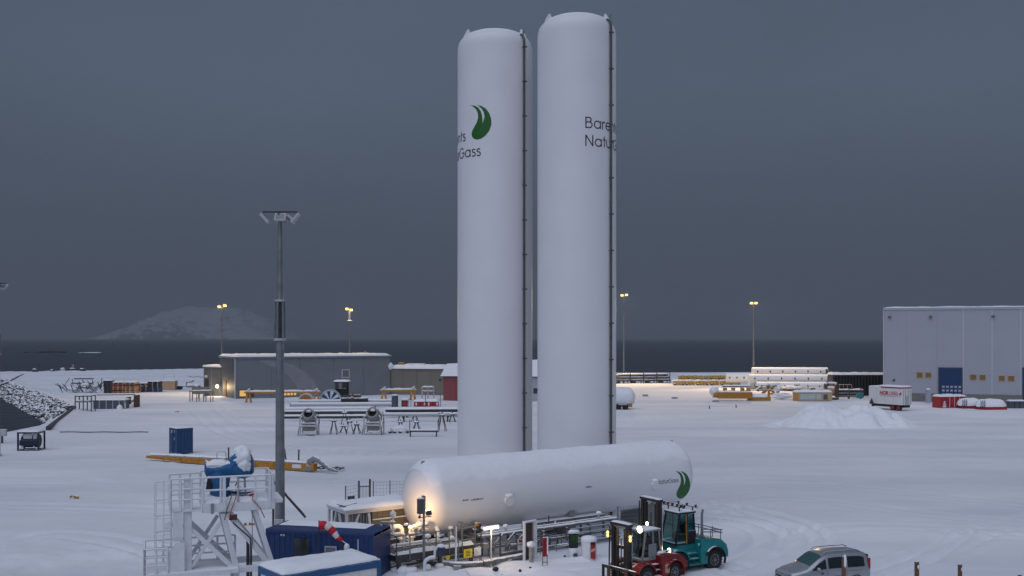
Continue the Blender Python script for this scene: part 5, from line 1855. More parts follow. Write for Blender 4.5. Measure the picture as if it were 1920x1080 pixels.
# roof lamp bar
MB().beam((.62, -.85, 3.42), (.62, .85, 3.42), .045).beam((.62, -.45, 3.16), (.62, -.45, 3.42), .05).beam((.62, .45, 3.16), (.62, .45, 3.42), .05).build("lamp_bar", "black_plastic", T)
MB().beam((-.3, -.8, 3.38), (-.3, .85, 3.38), .04).beam((-.3, -.45, 3.16), (-.3, -.45, 3.38), .05).beam((-.3, .45, 3.16), (-.3, .45, 3.38), .05).build("lamp_bar", "black_plastic", T)
for y in (-.8, -.48, -.1, .28, .58, .82):
    MB().lump((.62, y, 3.52), (.09, .07, .09), seed=y, n=6, amp=.1).build("roof_lamp", "black_plastic", T, smooth=50)
for y in (-.7, 0, .7):
    MB().lump((-.3, y, 3.47), (.07, .07, .08), seed=y, n=6, amp=.1).build("roof_lamp", "black_plastic", T, smooth=50)
MB().beam((.30, .66, 1.5), (.30, .62, 3.0), .05).build("grab_rail", "yellow_paint", T)
MB().b(-.36, .26, .625, .66, 1.5, 2.15).build("door_panel", "black_plastic", T)
# exhaust stack
MB().tube([(-.72, .72, 1.1), (-.72, .72, 2.2), (-.72, .72, 3.0), (-.80, .72, 3.22)], [.13, .07, .065, .06], n=10).build("exhaust_stack", "galvanised", T, smooth=50)
MB().prism([(-.95, 1.05), (-.5, 1.05), (-.46, 1.75), (-.75, 1.8)], .72, .98).build("intake_box", "cladding_dark", T, bevel=.03)
# rear guard rails
for z in (1.98, 2.12):
    MB().tube([(-.55, .95, z + .1), (-1.6, 1.0, z), (-2.1, .8, z - .12), (-2.15, -.8, z - .12), (-1.6, -1.0, z), (-.55, -.95, z + .1)], .028, n=8).build("guard_rail", "galvanised", T, smooth=50)
for (x, y) in ((-1.1, .97), (-1.9, .88), (-2.12, 0), (-1.9, -.88)):
    MB().cyl((x, y, 1.4), (x, y, 2.1), .025, n=6).build("guard_post", "galvanised", T)
MB().b(-.2, -.1, 1.10, 1.125, 1.42, 1.55).build("badge", "light_grey", T)
headlamp(T, 1.75, .98, 1.35, .12)
headlamp(T, 2.42, .84, 1.30, .09)
headlamp(T, 2.30, -.16, 2.62, .09)
MB().b(2.02, 2.05, -.38, .38, 2.1, 2.6).build("mast_plate", "mast_black", T)

# red truck
R = forklift("forklift_truck", "red forklift with lit work lamps nearest the camera", (6.88, 50.75, 0), math.radians(180 + 38), "red_paint",
             dict(wb=2.05, hw=1.0, rf=.53, rr=.50, hood=1.45, cz=(1.32, 2.62), cx=(-.42, .82), cw=.52, glass="cab_glass_clear", mx=1.80, mw=.50, mh=3.05, fw=1.18, fz=-.12, cabpaint="grey_paint", step="dark_steel"))
for s_ in (-1, 1):
    for z in (2.62, 2.46):
        headlamp(R, 1.98, s_ * .80, z, .085, "lamp_sodium")
    MB().beam((1.80, s_ * .60, 2.55), (1.86, s_ * .80, 2.55), .05).build("lamp_bracket", "black_plastic", R)
headlamp(R, .95, .42, 2.82, .17)
headlamp(R, .90, -.42, 2.82, .09)
lamp("work_lamp_beam", 'SPOT', (1.15, .42, 2.80), 140, (1, .74, .40), R, .1, aim=(5, .5, 0), spot=100)
lamp("mast_lamp_beam", 'POINT', (2.15, .80, 2.54), 7, (1, .70, .34), R, .08)
MB().b(-.1, .45, .53, .56, 1.35, 2.0).build("door_panel", "grey_paint", R)
MB().b(-.62, -.3, .96, .99, .55, 1.0).build("body_stripe", "wood_pale", R)
MB().lump((-.45, .55, 1.52), (.3, .2, .08), seed=3, n=8).build("snow", "snow", R, smooth=60)
MB().b(-1.2, -.9, .3, .5, 1.46, 1.52).build("beacon_base", "black_plastic", R)

# ================================================================== SILVER VAN
def van(loc, rz):
    t = thing("parked_van", "silver compact passenger van with black roof rails parked in the snow", "van", loc, rz)
    # stations along x (front = +x): x, bottom z, belt z, top z, half width at belt, half width at top
    S = [(2.20, .30, .62, .70, .62, .45), (2.14, .26, .70, .82, .76, .58), (1.95, .24, .80, .93, .85, .70), (1.60, .24, .88, 1.00, .885, .74), (1.22, .24, .95, 1.09, .895, .76), (1.00, .24, .98, 1.22, .90, .74),
         (.55, .24, 1.00, 1.55, .90, .70), (.20, .24, 1.02, 1.71, .90, .68), (-.20, .24, 1.03, 1.77, .90, .68), (-1.0, .24, 1.04, 1.79, .90, .68), (-1.7, .24, 1.05, 1.77, .89, .68), (-2.02, .26, 1.05, 1.70, .88, .67), (-2.14, .30, 1.03, 1.52, .86, .68), (-2.20, .34, .95, 1.10, .83, .74)]
    vs, fs = [], []
    for (x, zb, zl, zt, wl_, wt) in S:
        half = [(0, zb), (wl_ * .9, zb), (wl_ * .985, zb + .12), (wl_, (zb + zl) / 2), (wl_ * .985, zl), (wl_ * .985 + (wt - wl_ * .985) * .55, zl + (zt - zl) * .62), (wt, zt - .05 * min(1, (zt - zl) * 3)), (wt * .8, zt), (0, zt + .015)]
        ring = [(x, y, z) for y, z in half] + [(x, -y, z) for y, z in reversed(half[1:-1])]
        vs += ring
    n = 16
    for k in range(len(S) - 1):
        for i in range(n):
            j = (i + 1) % n
            fs.append((k * n + i, k * n + j, (k + 1) * n + j, (k + 1) * n + i))
    fs.append(tuple(range(n - 1, -1, -1)))
    fs.append(tuple((len(S) - 1) * n + i for i in range(n)))
    MB().add(vs, fs).build("body", "silver_car", t, smooth=38)
    def side_pt(x, f, s_, off=.012):
        """point on the side glass area: f = 0 at belt, 1 at roof edge"""
        for a_, b_ in zip(S, S[1:]):
            if b_[0] <= x <= a_[0]:
                k = (a_[0] - x) / (a_[0] - b_[0])
                zl, zt, wl_, wt = (a_[i] + (b_[i] - a_[i]) * k for i in (2, 3, 4, 5))
                pts = [(wl_ * .985, zl), (wl_ * .985 + (wt - wl_ * .985) * .55, zl + (zt - zl) * .62), (wt, zt - .05 * min(1, (zt - zl) * 3))]
                if f < .62:
                    q = f / .62
                    y, z = pts[0][0] + (pts[1][0] - pts[0][0]) * q, pts[0][1] + (pts[1][1] - pts[0][1]) * q
                else:
                    q = (f - .62) / .38
                    y, z = pts[1][0] + (pts[2][0] - pts[1][0]) * q, pts[1][1] + (pts[2][1] - pts[1][1]) * q
                return Vector((x, s_ * (y + off), z))
    for s_ in (-1, 1):
        for (xs, f1) in (([1.0, .8, .62, .45, .22], (.30, .52, .66, .74, .76)), ([.10, -.2, -.5, -.82], (.78, .78, .78, .78)), ([-.94, -1.3, -1.65, -1.88], (.78, .78, .78, .70))):
            g_ = MB()
            vv = []
            for x, ft in zip(xs, f1):
                for f in (.06, .35, .62, max(.63, ft)) if ft > .62 else (.06, ft * .4, ft * .8, ft):
                    vv.append(side_pt(x, f, s_))
            ff = []
            for k in range(len(xs) - 1):
                for i in range(3):
                    ff.append((k * 4 + i, k * 4 + i + 1, (k + 1) * 4 + i + 1, (k + 1) * 4 + i))
            g_.add(vv, ff).build("side_window", "glass_dark", t)
        # rail
        MB().tube([(.25, s_ * .60, 1.74), (.1, s_ * .60, 1.84), (-1.55, s_ * .60, 1.88), (-1.75, s_ * .60, 1.79)], .022, n=8).build("roof_rail", "black_plastic", t, smooth=50)
        m_ = MB().lump((.72, s_ * 1.02, 1.10), (.10, .11, .09), seed=2, n=8, amp=.05).build("mirror", "silver_car", t, smooth=50)
        # door seams and handles
        for x in (.16, -.88):
            MB().b(x - .008, x + .008, s_ * .888 - .012, s_ * .888 + .012, .4, 1.0).build("door_seam", "black_plastic", t)
        for x in (.32, -.72):
            MB().b(x - .1, x + .1, s_ * .90 - .02, s_ * .90 + .02, .92, .955).build("door_handle", "silver_car", t)
        MB().b(-1.75, -.95, s_ * .893 - .012, s_ * .893 + .012, .93, .95).build("slide_track", "black_plastic", t)
        for x in (1.35, -1.38):
            tyre = MB().lathe([(.19, -.1), (.30, -.1), (.325, -.07), (.325, .07), (.30, .1), (.19, .1)], n=24, o=(x, s_ * .80, .325), axis='y').build("wheel", "black_rubber", t, smooth=35)
            MB().lathe([(.2, -.012), (.2, .012), (.05, .02)], n=20, o=(x, s_ * .90, .325), axis='y').build("rim", "light_grey", tyre, smooth=35)
            pts = arc_pts(x, .325, .40, 180, 0, 14) + arc_pts(x, .325, .345, 0, 180, 14)
            y0, y1 = sorted((s_ * .85, s_ * .912))
            MB().prism(pts, y0, y1).build("wheel_arch", "black_plastic", t)
            y0, y1 = sorted((s_ * .89, s_ * .897))
            MB().prism(arc_pts(x, .325, .35, 180, 0, 14) + [(x + .35, .2), (x - .35, .2)], y0, y1).build("arch_shadow", "black_rubber", t) if False else None
        MB().lump((2.02, s_ * .60, .74), (.16, .20, .10), seed=4, n=8, amp=.05).build("headlight", "glass_grey", t, smooth=50)
        MB().b(-2.20, -2.10, s_ * .80 - .07, s_ * .80 + .07, .95, 1.5).build("tail_light", "bright_red", t, bevel=.02)
        MB().b(-.55, -.15, s_ * .906 - .003, s_ * .906 + .003, .70, .72).build("door_print", "cladding_dark", t)
        MB().b(.38, .52, s_ * .908 - .003, s_ * .908 + .003, .80, .90).build("door_print", "cladding_dark", t)
    # windscreen
    vv = []
    rows_ = [(1.03, .20), (.82, .365), (.60, .525), (.36, .655)]
    for x, _ in rows_:
        for a_, b_ in zip(S, S[1:]):
            if b_[0] <= x <= a_[0]:
                k = (a_[0] - x) / (a_[0] - b_[0])
                zt = a_[3] + (b_[3] - a_[3]) * k
                wt = a_[5] + (b_[5] - a_[5]) * k
        for y in (-.92, -.5, 0, .5, .92):
            vv.append((x + .01, y * wt * (.98 if abs(y) > .6 else 1), zt + .03 - (.03 if abs(y) > .6 else 0) + .008))
    ff = [(r * 5 + i, r * 5 + i + 1, (r + 1) * 5 + i + 1, (r + 1) * 5 + i) for r in range(3) for i in range(4)]
    MB().add(vv, ff).build("windscreen", "glass_teal", t, smooth=60)
    MB().b(2.14, 2.225, -.5, .5, .56, .68).build("grille", "black_plastic", t, bevel=.02)
    MB().b(2.10, 2.20, -.7, .7, .30, .50).build("bumper_intake", "black_plastic", t, bevel=.02)
    MB().b(2.20, 2.235, -.26, .26, .40, .51).build("number_plate", "white_steel", t)
    MB().b(-2.24, -2.16, -.6, .6, 1.15, 1.6).build("rear_window", "glass_dark", t)
    return t
q = at(1540, 1100, 49.8)
van((q.x, 49.8, 0), math.radians(180 + 13))

# ---- snow stakes at the bottom edge
for k, (px, py, lab) in enumerate(((1582, 1043, "snow capped dark timber stake in front of the silver van"), (1719, 1053, "brown timber stake right of the silver van"), (1800, 1058, "reddish timber stake second from the right edge"), (1912, 1077, "timber stake barely showing at the right bottom corner"))):
    q = at(px, py, 47.2)
    t = thing("timber_stake", lab, "stake", (q.x, 47.2, 0), .3 * k, "timber stakes along the bottom edge")
    MB().b(-.085, .085, -.07, .07, -.3, q.z).build("post", "wood_brown", t, bevel=.01)
    MB().lump((.05, -.02, q.z - .25), (.085, .085, .34 if k == 0 else .12), seed=k, n=8).build("snow", "snow", t, smooth=60)
    if k == 2:
        MB().tube([(.09, 0, q.z - .2), (.16, -.03, q.z - .3), (.1, 0, q.z - .5)], .012, n=6).build("wire", "dark_steel", t)

# ================================================================== BUILDINGS
def window(parent, x0, x1, z0, z1, pane, y=0.0, frame="flashing", fw=.16, name="window"):
    w_ = MB().b(x0 - fw, x1 + fw, y - .10, y - .003, z0 - fw, z0).b(x0 - fw, x1 + fw, y - .10, y - .003, z1, z1 + fw).b(x0 - fw, x0, y - .10, y - .003, z0, z1).b(x1, x1 + fw, y - .10, y - .003, z0, z1).build(name, frame, parent)
    MB().b(x0, x1, y - .05, y - .02, z0, z1).build("pane", pane, w_)
    return w_

mat("frosted_cladding", (0.235, 0.24, 0.272), rough=0.7, var=0.10, scale=0.5)
# ---- long grey building
gl, gr_ = Vector((-56.4, 203, 0)), Vector((-26.9, 219.4, 0))
gang = math.atan2(gr_.y - gl.y, gr_.x - gl.x)
GL = (gr_ - gl).length
GH = 8.55
t = thing("grey_warehouse", "long flat grey clad warehouse with snowy roof edge left of the tanks", "building", gl, gang)
npan = 6
xs = [0, GL * .22, GL * .40, GL * .615, GL * .82, GL]
for k in range(5):
    MB().b(xs[k] + .03, xs[k + 1] - .03, 0, .3, -.5, GH - .35).build("cladding_panel", "cladding_grey", t)
MB().b(.05, GL - .05, .05, .28, -.5, GH - .4).build("wall_core", "cladding_dark", t)
MB().b(0, .3, .3, 13.4, -.5, GH - .35).build("end_wall", "cladding_dark", t)
MB().b(GL - .3, GL, .3, 13.4, -.5, GH - .35).build("end_wall", "cladding_grey", t)
MB().b(0, GL, 13.4, 13.7, -.5, GH - .35).build("back_wall", "cladding_grey", t)
MB().b(-.25, GL + .25, -.25, 14, GH - .35, GH).build("roof", "cladding_grey", t)
MB().snow(-.3, GL + .3, -.3, 14, GH, .42, step=.7, edge=.5, rough=.45, seed=81).build("snow", "snow", t, smooth=70)
MB().b(-.14, -.003, -.14, .2, -.5, GH - .4).build("corner_flashing", "flashing", t)
def gx(px):   # facade x of an image column
    a_ = (px - 960) / FPX
    # (gl.x + x*cos) = a*(gl.y + x*sin)
    return (a_ * gl.y - gl.x) / (math.cos(gang) - a_ * math.sin(gang))
def gzz(px, py):
    x = gx(px)
    Y = gl.y + x * math.sin(gang)
    return CAM_H - (py - HORIZON) * Y / FPX
window(t, gx(642), gx(654), gzz(648, 707), gzz(648, 694), "glass_grey")
window(t, gx(449), gx(461), gzz(455, 743), gzz(455, 732), "window_glow", frame="cladding_dark")
window(t, gx(463), gx(475), gzz(469, 743), gzz(469, 731), "rust_brown", frame="cladding_dark")
for k in range(4):
    window(t, gx(532 + k * 6.2), gx(536.8 + k * 6.2), gzz(545, 741), gzz(545, 730.5), "window_glow", frame="cladding_dark", fw=.06)
# wind-blown frost patch up the wall: thin crust of snow
fp = [(485, 675), (520, 676), (550, 684), (575, 699), (590, 716), (594, 728), (594, 741), (560, 741), (556, 722), (540, 705), (515, 690), (490, 680)]
vs = [(gx(a_), -.02 - .05 * (i % 2), gzz(a_, b_)) for i, (a_, b_) in enumerate(fp)]
vs2 = [(v[0], -.001 - .0, v[2]) for v in vs]
n = len(vs)
MB().add(vs + vs2, [tuple(range(n))] + [(i, (i + 1) % n, n + (i + 1) % n, n + i) for i in range(n)]).build("frost_drift", "frosted_cladding", t)
d = MB().b(-.09, -.003, 7.6, 9.4, -.2, 3.4).build("side_door", "rust_brown", t)
MB().b(-.14, -.095, 9.0, 9.15, 1.2, 1.5).build("handle", "chrome", d)
# lamp beside the door
q = at(412.5, 724, 213)
t2 = thing("wall_lamp", "lit warm wall lamp beside the brown door of the grey warehouse", "lamp", (q.x - .3, q.y - 1.0, q.z))
MB().box((0, .2, .15), (.4, .4, .2)).build("bracket", "dark_steel", t2)
MB().lump((0, 0, 0), (.30, .30, .32), seed=1, n=8, amp=.02).build("globe", "lamp_warm", t2, smooth=60)
lamp("door_light", 'POINT', (0, -.6, -.2), 500, (1, .72, .4), t2, .3)
MB().tube([(gx(703), 6, GH), (gx(703), 6, GH + 1.0)], .09, n=6).build("roof_vent", "light_grey", t)

# ---- dark annex with shed roof
q0 = at(382, 730, 214)
t = thing("dark_annex", "small dark annex with a snowy shed roof at the warehouse's left end", "building", (q0.x, q0.y, 0), 0)
AW = at(414, 700, 214).x - q0.x + 3
MB().b(0, AW, 0, 8, -.5, 5.9).build("wall", "cladding_dark", t)
MB().prism([(-.1, 5.9), (AW, 5.9), (AW, 6.0), (-.1, 6.25)], -.2, 8.2).build("roof", "cladding_dark", t)
MB().prism([(-.15, 6.26), (AW - .2, 6.02), (AW - .2, 6.25), (-.15, 6.6)], -.25, 8.2).build("snow", "snow", t)
MB().b(.2, 1.1, -.06, -.003, -.2, 3.6).build("door", "black_plastic", t)
MB().lump((.5, -.2, 4.2), (.35, .3, .3), seed=2, n=6).build("wall_light", "light_grey", t, smooth=60)
for k in range(1, 4):
    MB().b(AW * k / 4 - .03, AW * k / 4 + .03, -.03, -.003, 0, 5.8).build("cladding_joint", "cladding_grey", t)

# ---- lower olive building
ol, orr = Vector((-27.2, 218.0, 0)), at(831, 740, 214)
t = thing("olive_building", "low olive grey building with thick snowy roof between warehouse and red barn", "building", (ol.x, 219.9, 0), math.atan2(-3.0, 11.8))
OL = 13.0
for k in range(4):
    MB().b(OL * k / 4 + .02, OL * (k + 1) / 4 - .02, 0, .25, -.5, 5.5).build("cladding_panel", "cladding_olive", t)
MB().b(.05, OL - .05, .08, 9, -.5, 5.45).build("wall_core", "cladding_olive", t)
MB().b(-.2, OL + .2, -.2, 9.2, 5.5, 5.68).build("roof", "cladding_olive", t)
MB().snow(-.3, OL + .4, -.35, 9.4, 5.68, .75, step=.4, edge=1.2, rough=.3, seed=91).build("snow", "snow", t, smooth=70)
MB().b(OL - 1.3, OL - .9, -.25, -.003, 3.2, 3.5).build("wall_lamp", "black_plastic", t)
MB().b(1.4, 2.5, 2, 3, 6.2, 7.0).build("roof_box", "yellow_paint", t)
MB().b(2.8, 6.8, 4, 5, 6.3, 6.75).build("roof_duct", "white_steel", t)
MB().lump((-.2, 0, 6.2), (1.2, .8, 1.0), seed=6, n=8).build("snow", "snow", t, smooth=60)

# ---- red barn behind the tanks
q0 = at(831, 748, 197)
t = thing("red_barn", "dark red building with a deep snow roof half hidden by the standing tanks", "building", (q0.x, q0.y, 0), math.radians(-8))
BL = 20.0
for k in range(8):
    MB().b(BL * k / 8 + .015, BL * (k + 1) / 8 - .015, 0, .2, -.5, 4.7).build("cladding_board", "barn_red" if k < 5 else "cladding_pale", t)
MB().b(.05, BL - .05, .06, 12, -.5, 4.7).build("wall_core", "barn_red", t)
MB().prism([(0, 4.7), (BL, 4.7), (BL, 4.9), (0, 4.9)], -.2, 12.2).build("eaves", "cladding_dark", t)
vs = [(-.5, -.5, 4.9), (BL + .5, -.5, 4.9), (BL + .5, 6, 8.2), (-.5, 6, 7.2), (-.5, 12.5, 4.9), (BL + .5, 12.5, 4.9)]
MB().add(vs, [(0, 1, 2, 3), (3, 2, 5, 4), (0, 3, 4), (1, 5, 2), (0, 4, 5, 1)]).build("roof", "snow", t)
MB().b(BL - 2.0, BL - .6, -.07, -.003, 1.6, 2.6).build("window", "glass_dark", t)

# ---- big pale hall on the right
hl = at(1657, 754, 196)
hl.z = 0
hr = hl + Vector((40 * math.cos(math.radians(-21)), 40 * math.sin(math.radians(-21)), 0))
t = thing("pale_hall", "tall pale grey industrial hall with blue doors at the right edge", "building", (hl.x, hl.y, 0), math.atan2(hr.y - hl.y, hr.x - hl.x))
ha = math.atan2(hr.y - hl.y, hr.x - hl.x)
def hx(px):
    a_ = (px - 960) / FPX
    return (a_ * hl.y - hl.x) / (math.cos(ha) - a_ * math.sin(ha))
def hz(px, py):
    return CAM_H - (py - HORIZON) * (hl.y + hx(px) * math.sin(ha)) / FPX
HH = hz(1657, 579)
HLn = 40.0
cols = [1657, 1700, 1757, 1806, 1860, 1914, 1968, 2030]
for k in range(len(cols) - 1):
    x0, x1 = hx(cols[k]), hx(cols[k + 1])
    for (z0, z1) in ((1.7, HH - .3),):
        MB().b(x0 + .012, x1 - .012, 0, .25, z0, z1).build("cladding_panel", "cladding_pale", t)
    if cols[k] not in (1657, 1700, 1757):
        MB().b(x0 - .07, x0 + .07, -.06, -.003, 1.7, HH - .2).build("downpipe", "flashing", t)
MB().b(.05, HLn, .1, 30, -.5, HH - .35).build("wall_core", "cladding_pale", t)
MB().b(0, HLn, -.10, .2, -.5, 1.66).build("plinth", "plinth", t)
MB().b(-.12, .0, -.1, .3, -.5, HH - .2).build("corner_flashing", "flashing", t)
MB().b(-.15, HLn, -.15, 30.2, HH - .3, HH + .12).build("parapet", "cladding_pale", t)
MB().snow(-.1, HLn, -.1, 30, HH + .12, .25, step=1.0, edge=.6, rough=.4, seed=95).build("snow", "snow", t, smooth=70)
for (a_, b_) in ((1760.5, 1803.5), (1918, 1962)):
    x0, x1 = hx(a_), hx(b_)
    z1 = hz(a_, 690)
    d = MB().b(x0, x1, -.16, -.103, -.2, z1).build("roller_door", "door_blue", t)
    MB().b(x0 - .12, x0 - .002, -.2, -.003, -.2, z1 + .12).b(x1 + .002, x1 + .12, -.2, -.003, -.2, z1 + .12).b(x0, x1, -.2, -.003, z1 + .002, z1 + .12).build("door_frame", "cladding_dark", d)
    for r in range(3):
        for c_ in range(5):
            w = (x1 - x0) / 5.6
            xx = x0 + .55 + c_ * w
            zz = .9 + r * .72 + .5
            MB().b(xx, xx + w * .62, -.18, -.163, zz, zz + .38).build("door_pane", "cladding_pale", d)
for (a_, b_, c_, m_) in ((1719, 1729.5, 698.5, "window_amber"), (1735.5, 1745.5, 698.5, "window_amber"), (1819.5, 1830.5, 702.5, "window_amber"), (1837, 1847.5, 703, "window_glow" if 0 else "window_amber"), (1873, 1883.5, 704.5, "window_amber"), (1890.5, 1901.5, 705, "window_amber"), (1975, 1986, 707, "window_amber")):
    x0, x1 = hx(a_), hx(b_)
    window(t, x0, x1, hz(a_, c_ + 9.3), hz(a_, c_), m_, frame="wood_pale", fw=.10)
for px in (1668, 1745, 1862, 1975):
    x = hx(px)
    MB().b(x - .28, x + .28, -.55, -.003, HH - 1.75, HH - 1.5).build("eaves_lamp", "cladding_dark", t)
MB().lump((hx(1676), -.06, hz(1676, 713)), (.25, .12, .3), seed=1, n=6).build("vent", "cladding_dark", t, smooth=50)
# side post/white pillar before the hall
q = g(1728, 754)
t = thing("white_pillar", "short pale concrete pillar standing against the hall wall", "pillar", (q.x, q.y - 3, 0))
MB().b(-.4, .4, -.4, .4, -.3, 2.6).build("shaft", "cladding_pale", t, bevel=.04)
MB().snow(-.42, .42, -.42, .42, 2.6, .25, step=.2, edge=.25).build("snow", "snow", t, smooth=70)

# ================================================================== LIT YARD LAMPS
def yard_lamp(px, ybase, ytop, label, ring=False, heads=((-.55, 0), (.75, .28)), Y=None, energy=4500):
    q = g(px, ybase) if Y is None else Vector(((px - 960) * Y / FPX, Y, 0))
    zt = CAM_H - (ytop - HORIZON) * q.y / FPX
    t = thing("yard_lamp", label, "lamp post", (q.x, q.y, 0), 0, "lit sodium yard lamps")
    MB().cyl((0, 0, -.3), (0, 0, zt), .26, .15, n=10).build("pole", "galvanised", t, smooth=50)
    MB().beam((-.8, 0, zt), (.9, 0, zt), .14).build("cross_arm", "galvanised", t)
    for (x, dz) in heads:
        h = MB().b(x - .42, x + .42, -.3, .5, zt + dz + .22, zt + dz + .48).build("lamp_head", "grey_paint", t, bevel=.05)
        MB().box((x, -.18, zt + dz + .08), (.72, .66, .30), (math.radians(-25), 0, 0)).build("lens", "lamp_sodium", h, bevel=.08)
    if ring:
        MB().lathe([(.5, 0), (.75, .15), (.3, .3)], n=14, o=(0, 0, zt - 2.6)).build("ring", "white_steel", t, smooth=40)
        MB().cyl((0, -.02, zt - 2.4), (0, -.02, zt - .2), .24, n=10).build("collar", "flashing", t)
    lamp("yard_light", 'SPOT', (0, -1.3, zt + .1), energy * 1.25, (1, .66, .31), t, .6, aim=(0, -21.3, zt - 19), spot=118, blend=.6)
    lamp("head_glow", 'POINT', (0, -1.2, zt + .2), 60, (1, .62, .24), t, .4)
    return t
yard_lamp(416, 0, 576, "lit sodium yard lamp rising behind the left corner of the grey warehouse", Y=232, energy=9000)
yard_lamp(655.5, 0, 582, "lit sodium yard lamp with a ring behind the middle of the grey warehouse", ring=True, heads=((-.6, .25), (.4, 0)), Y=240, energy=9000)
yard_lamp(1169.5, 718, 554.5, "lit sodium yard lamp close to the right edge of the standing tanks", heads=((-.5, 0), (.75, .12)), energy=26000)
yard_lamp(1413, 727, 570, "lit yard lamp standing in front of the white pipe stack", heads=((-.55, .1), (.55, .1)), energy=20000)

# ================================================================== SMALL THINGS ON THE QUAY, LEFT
# open container with two visible blue faces
q = g(332, 853)
t = thing("small_blue_container", "small dark blue container standing on the open snow above the boom", "container", (q.x, q.y, 0), math.radians(42))
W1, W2, CH = 1.75, 2.0, 2.8
corrugated(MB(), .06, W1 - .06, .0, .12, CH - .1).build("wall", "container_blue", t)
MB().b(0.0, .03, .06, W2 - .06, .12, CH - .1).b(W1 - .03, W1, .06, W2 - .06, .12, CH - .1).b(.06, W1 - .06, W2 - .03, W2, .12, CH - .1).split("wall", "container_blue", t)
for x in (0, W1 - .08):
    for y in (-.012, W2 - .08):
        MB().b(x - .01, x + .09, y, y + .10, -.2, CH).build("corner_post", "container_blue", t)
MB().b(0, W1, 0, W2, CH - .1, CH - .02).build("roof", "container_blue", t)
MB().snow(-.02, W1 + .02, -.02, W2 + .02, CH - .02, .12, step=.2, edge=.25).build("snow", "snow", t, smooth=70)
for (y, z) in ((.6, 2.3), (.62, 1.5), (1.2, 2.25)):
    MB().b(-.03, -.003, y, y + .26, z, z + .3).build("label_plate", "light_grey", t)
for y in (.75, 1.05):
    MB().cyl((-.05, y, .2), (-.05, y, 2.6), .03, n=6).build("lock_rod", "container_blue", t)
# dark blue frame basket
q = g(53, 846)
t = thing("caged_tank", "dark blue lifting frame holding a tank near the inlet", "frame", (q.x, q.y, 0), math.radians(6))
W, D, H_ = 2.15, 1.8, 2.1
for x in (-W / 2, W / 2):
    for y in (0, D):
        MB().b(x - .08, x + .08, y - .08, y + .08, -.2, H_).build("corner_post", "navy_dark", t)
for z in (.08, H_ - .1):
    for y in (0, D):
        MB().b(-W / 2 + .08, W / 2 - .08, y - .06, y + .06, z - .07, z + .07).build("frame_bar", "navy_dark", t)
    for x in (-W / 2, W / 2):
        MB().b(x - .06, x + .06, .08, D - .08, z - .07, z + .07).build("frame_bar", "navy_dark", t)
MB().cyl((-W / 2 + .2, D / 2, 1.05), (W / 2 - .2, D / 2, 1.05), .72, n=18).build("tank_body", "black_plastic", t, smooth=40)
MB().b(-.55, .35, .1, .16, 1.35, 1.9).build("label_board", "light_grey", t)
MB().b(.5, .85, .1, .16, 1.35, 1.9).build("label_board", "light_grey", t)
MB().b(-W / 2 + .1, W / 2 - .1, .1, .2, .6, 1.2).build("cross_panel", "navy_dark", t)
MB().beam((-W / 2 + .1, 0, .15), (-.55, 0, .55), .1).beam((W / 2 - .1, 0, .15), (.55, 0, .55), .1).build("brace", "light_grey", t)
MB().snow(-W / 2 - .05, W / 2 + .05, -.05, D + .05, H_, .16, step=.2, edge=.2, rough=.6, seed=3).build("snow", "snow", t, smooth=70)
# box at left edge
q = g(4, 832)
t = thing("meter_box", "small grey meter box on a dark leg at the left picture edge", "box", (q.x, q.y, 0))
MB().b(-.4, .5, -.2, .2, .9, 1.7).build("cabinet", "light_grey", t, bevel=.03)
MB().b(-.1, .1, -.08, .08, -.2, .9).build("leg", "dark_steel", t)

# scaffold frame and dark containers by the inlet
def rack(label, px, py, w, d, h, levels, m, name="steel_rack", rz=0, cols_=2, snowtop=True):
    q_ = g(px, py)
    t_ = thing(name, label, "rack", (q_.x, q_.y, 0), rz)
    for k in range(cols_ + 1):
        x = w * k / cols_
        for y in (0, d):
            MB().b(x - .07, x + .07, y - .07, y + .07, -.2, h).build("upright", m, t_)
    for k in range(levels):
        z = h * (1 - k / (levels + 1)) - .1
        for y in (0, d):
            MB().b(.07, w - .07, y - .06, y + .06, z - .10, z + .08).build("shelf_bar", m, t_)
        if snowtop:
            MB().snow(0, w, -.05, d + .05, z + .08, .16, step=.35, edge=.2, rough=.8, seed=px + k).build("snow", "snow", t_, smooth=70)
    return t_
rack("open green grey scaffold rack with snowy shelves beside the breakwater", 141, 773, 2.7, 1.6, 2.8, 2, "cladding_dark")
q = g(174, 768)
t = thing("dark_skip", "long low dark container box with pale ribs beside the scaffold rack", "container", (q.x, q.y, 0), math.radians(3))
MB().b(0, 5.5, 0, 2.2, -.2, 1.6).build("body", "cladding_dark", t)
for x in (0.1, 1.1, 2.3, 3.4, 4.5, 5.4):
    MB().b(x - .06, x + .06, -.05, -.003, 0, 1.6).build("rib", "light_grey", t)
for x in (-.05, 5.45):
    MB().b(x - .01, x + .14, -.06, .2, 0.2, 1.2).build("corner_marker", "pale_green", t)
MB().snow(-.1, 5.6, -.1, 2.3, 1.6, .3, step=.3, edge=.4, seed=7).build("snow", "snow", t, smooth=70)
MB().lump((4.7, -.5, .2), (.5, .4, .7), seed=7, n=8).build("snow", "snow", t, smooth=60)
q = g(236, 765)
t = thing("rusty_frame", "rusty brown open end frame right of the dark container box", "frame", (q.x, q.y, 0), 0)
MB().b(0, .3, 0, 1.6, -.2, 1.9).b(1.4, 1.9, 0, 1.6, -.2, 2.3).split("end_plate", "rust_brown", t)
MB().beam((-5.5, .8, 2.25), (1.4, .8, 2.35), .14).build("top_bar", "dark_steel", t)
MB().beam((.3, .4, .4), (1.4, .4, 1.6), .15).beam((.3, .4, 1.7), (1.4, .4, .9), .12).build("brace", "rust_brown", t)
MB().lump((.8, .5, .2), (.6, .5, .5), seed=2, n=8).build("snow", "snow", t, smooth=60)

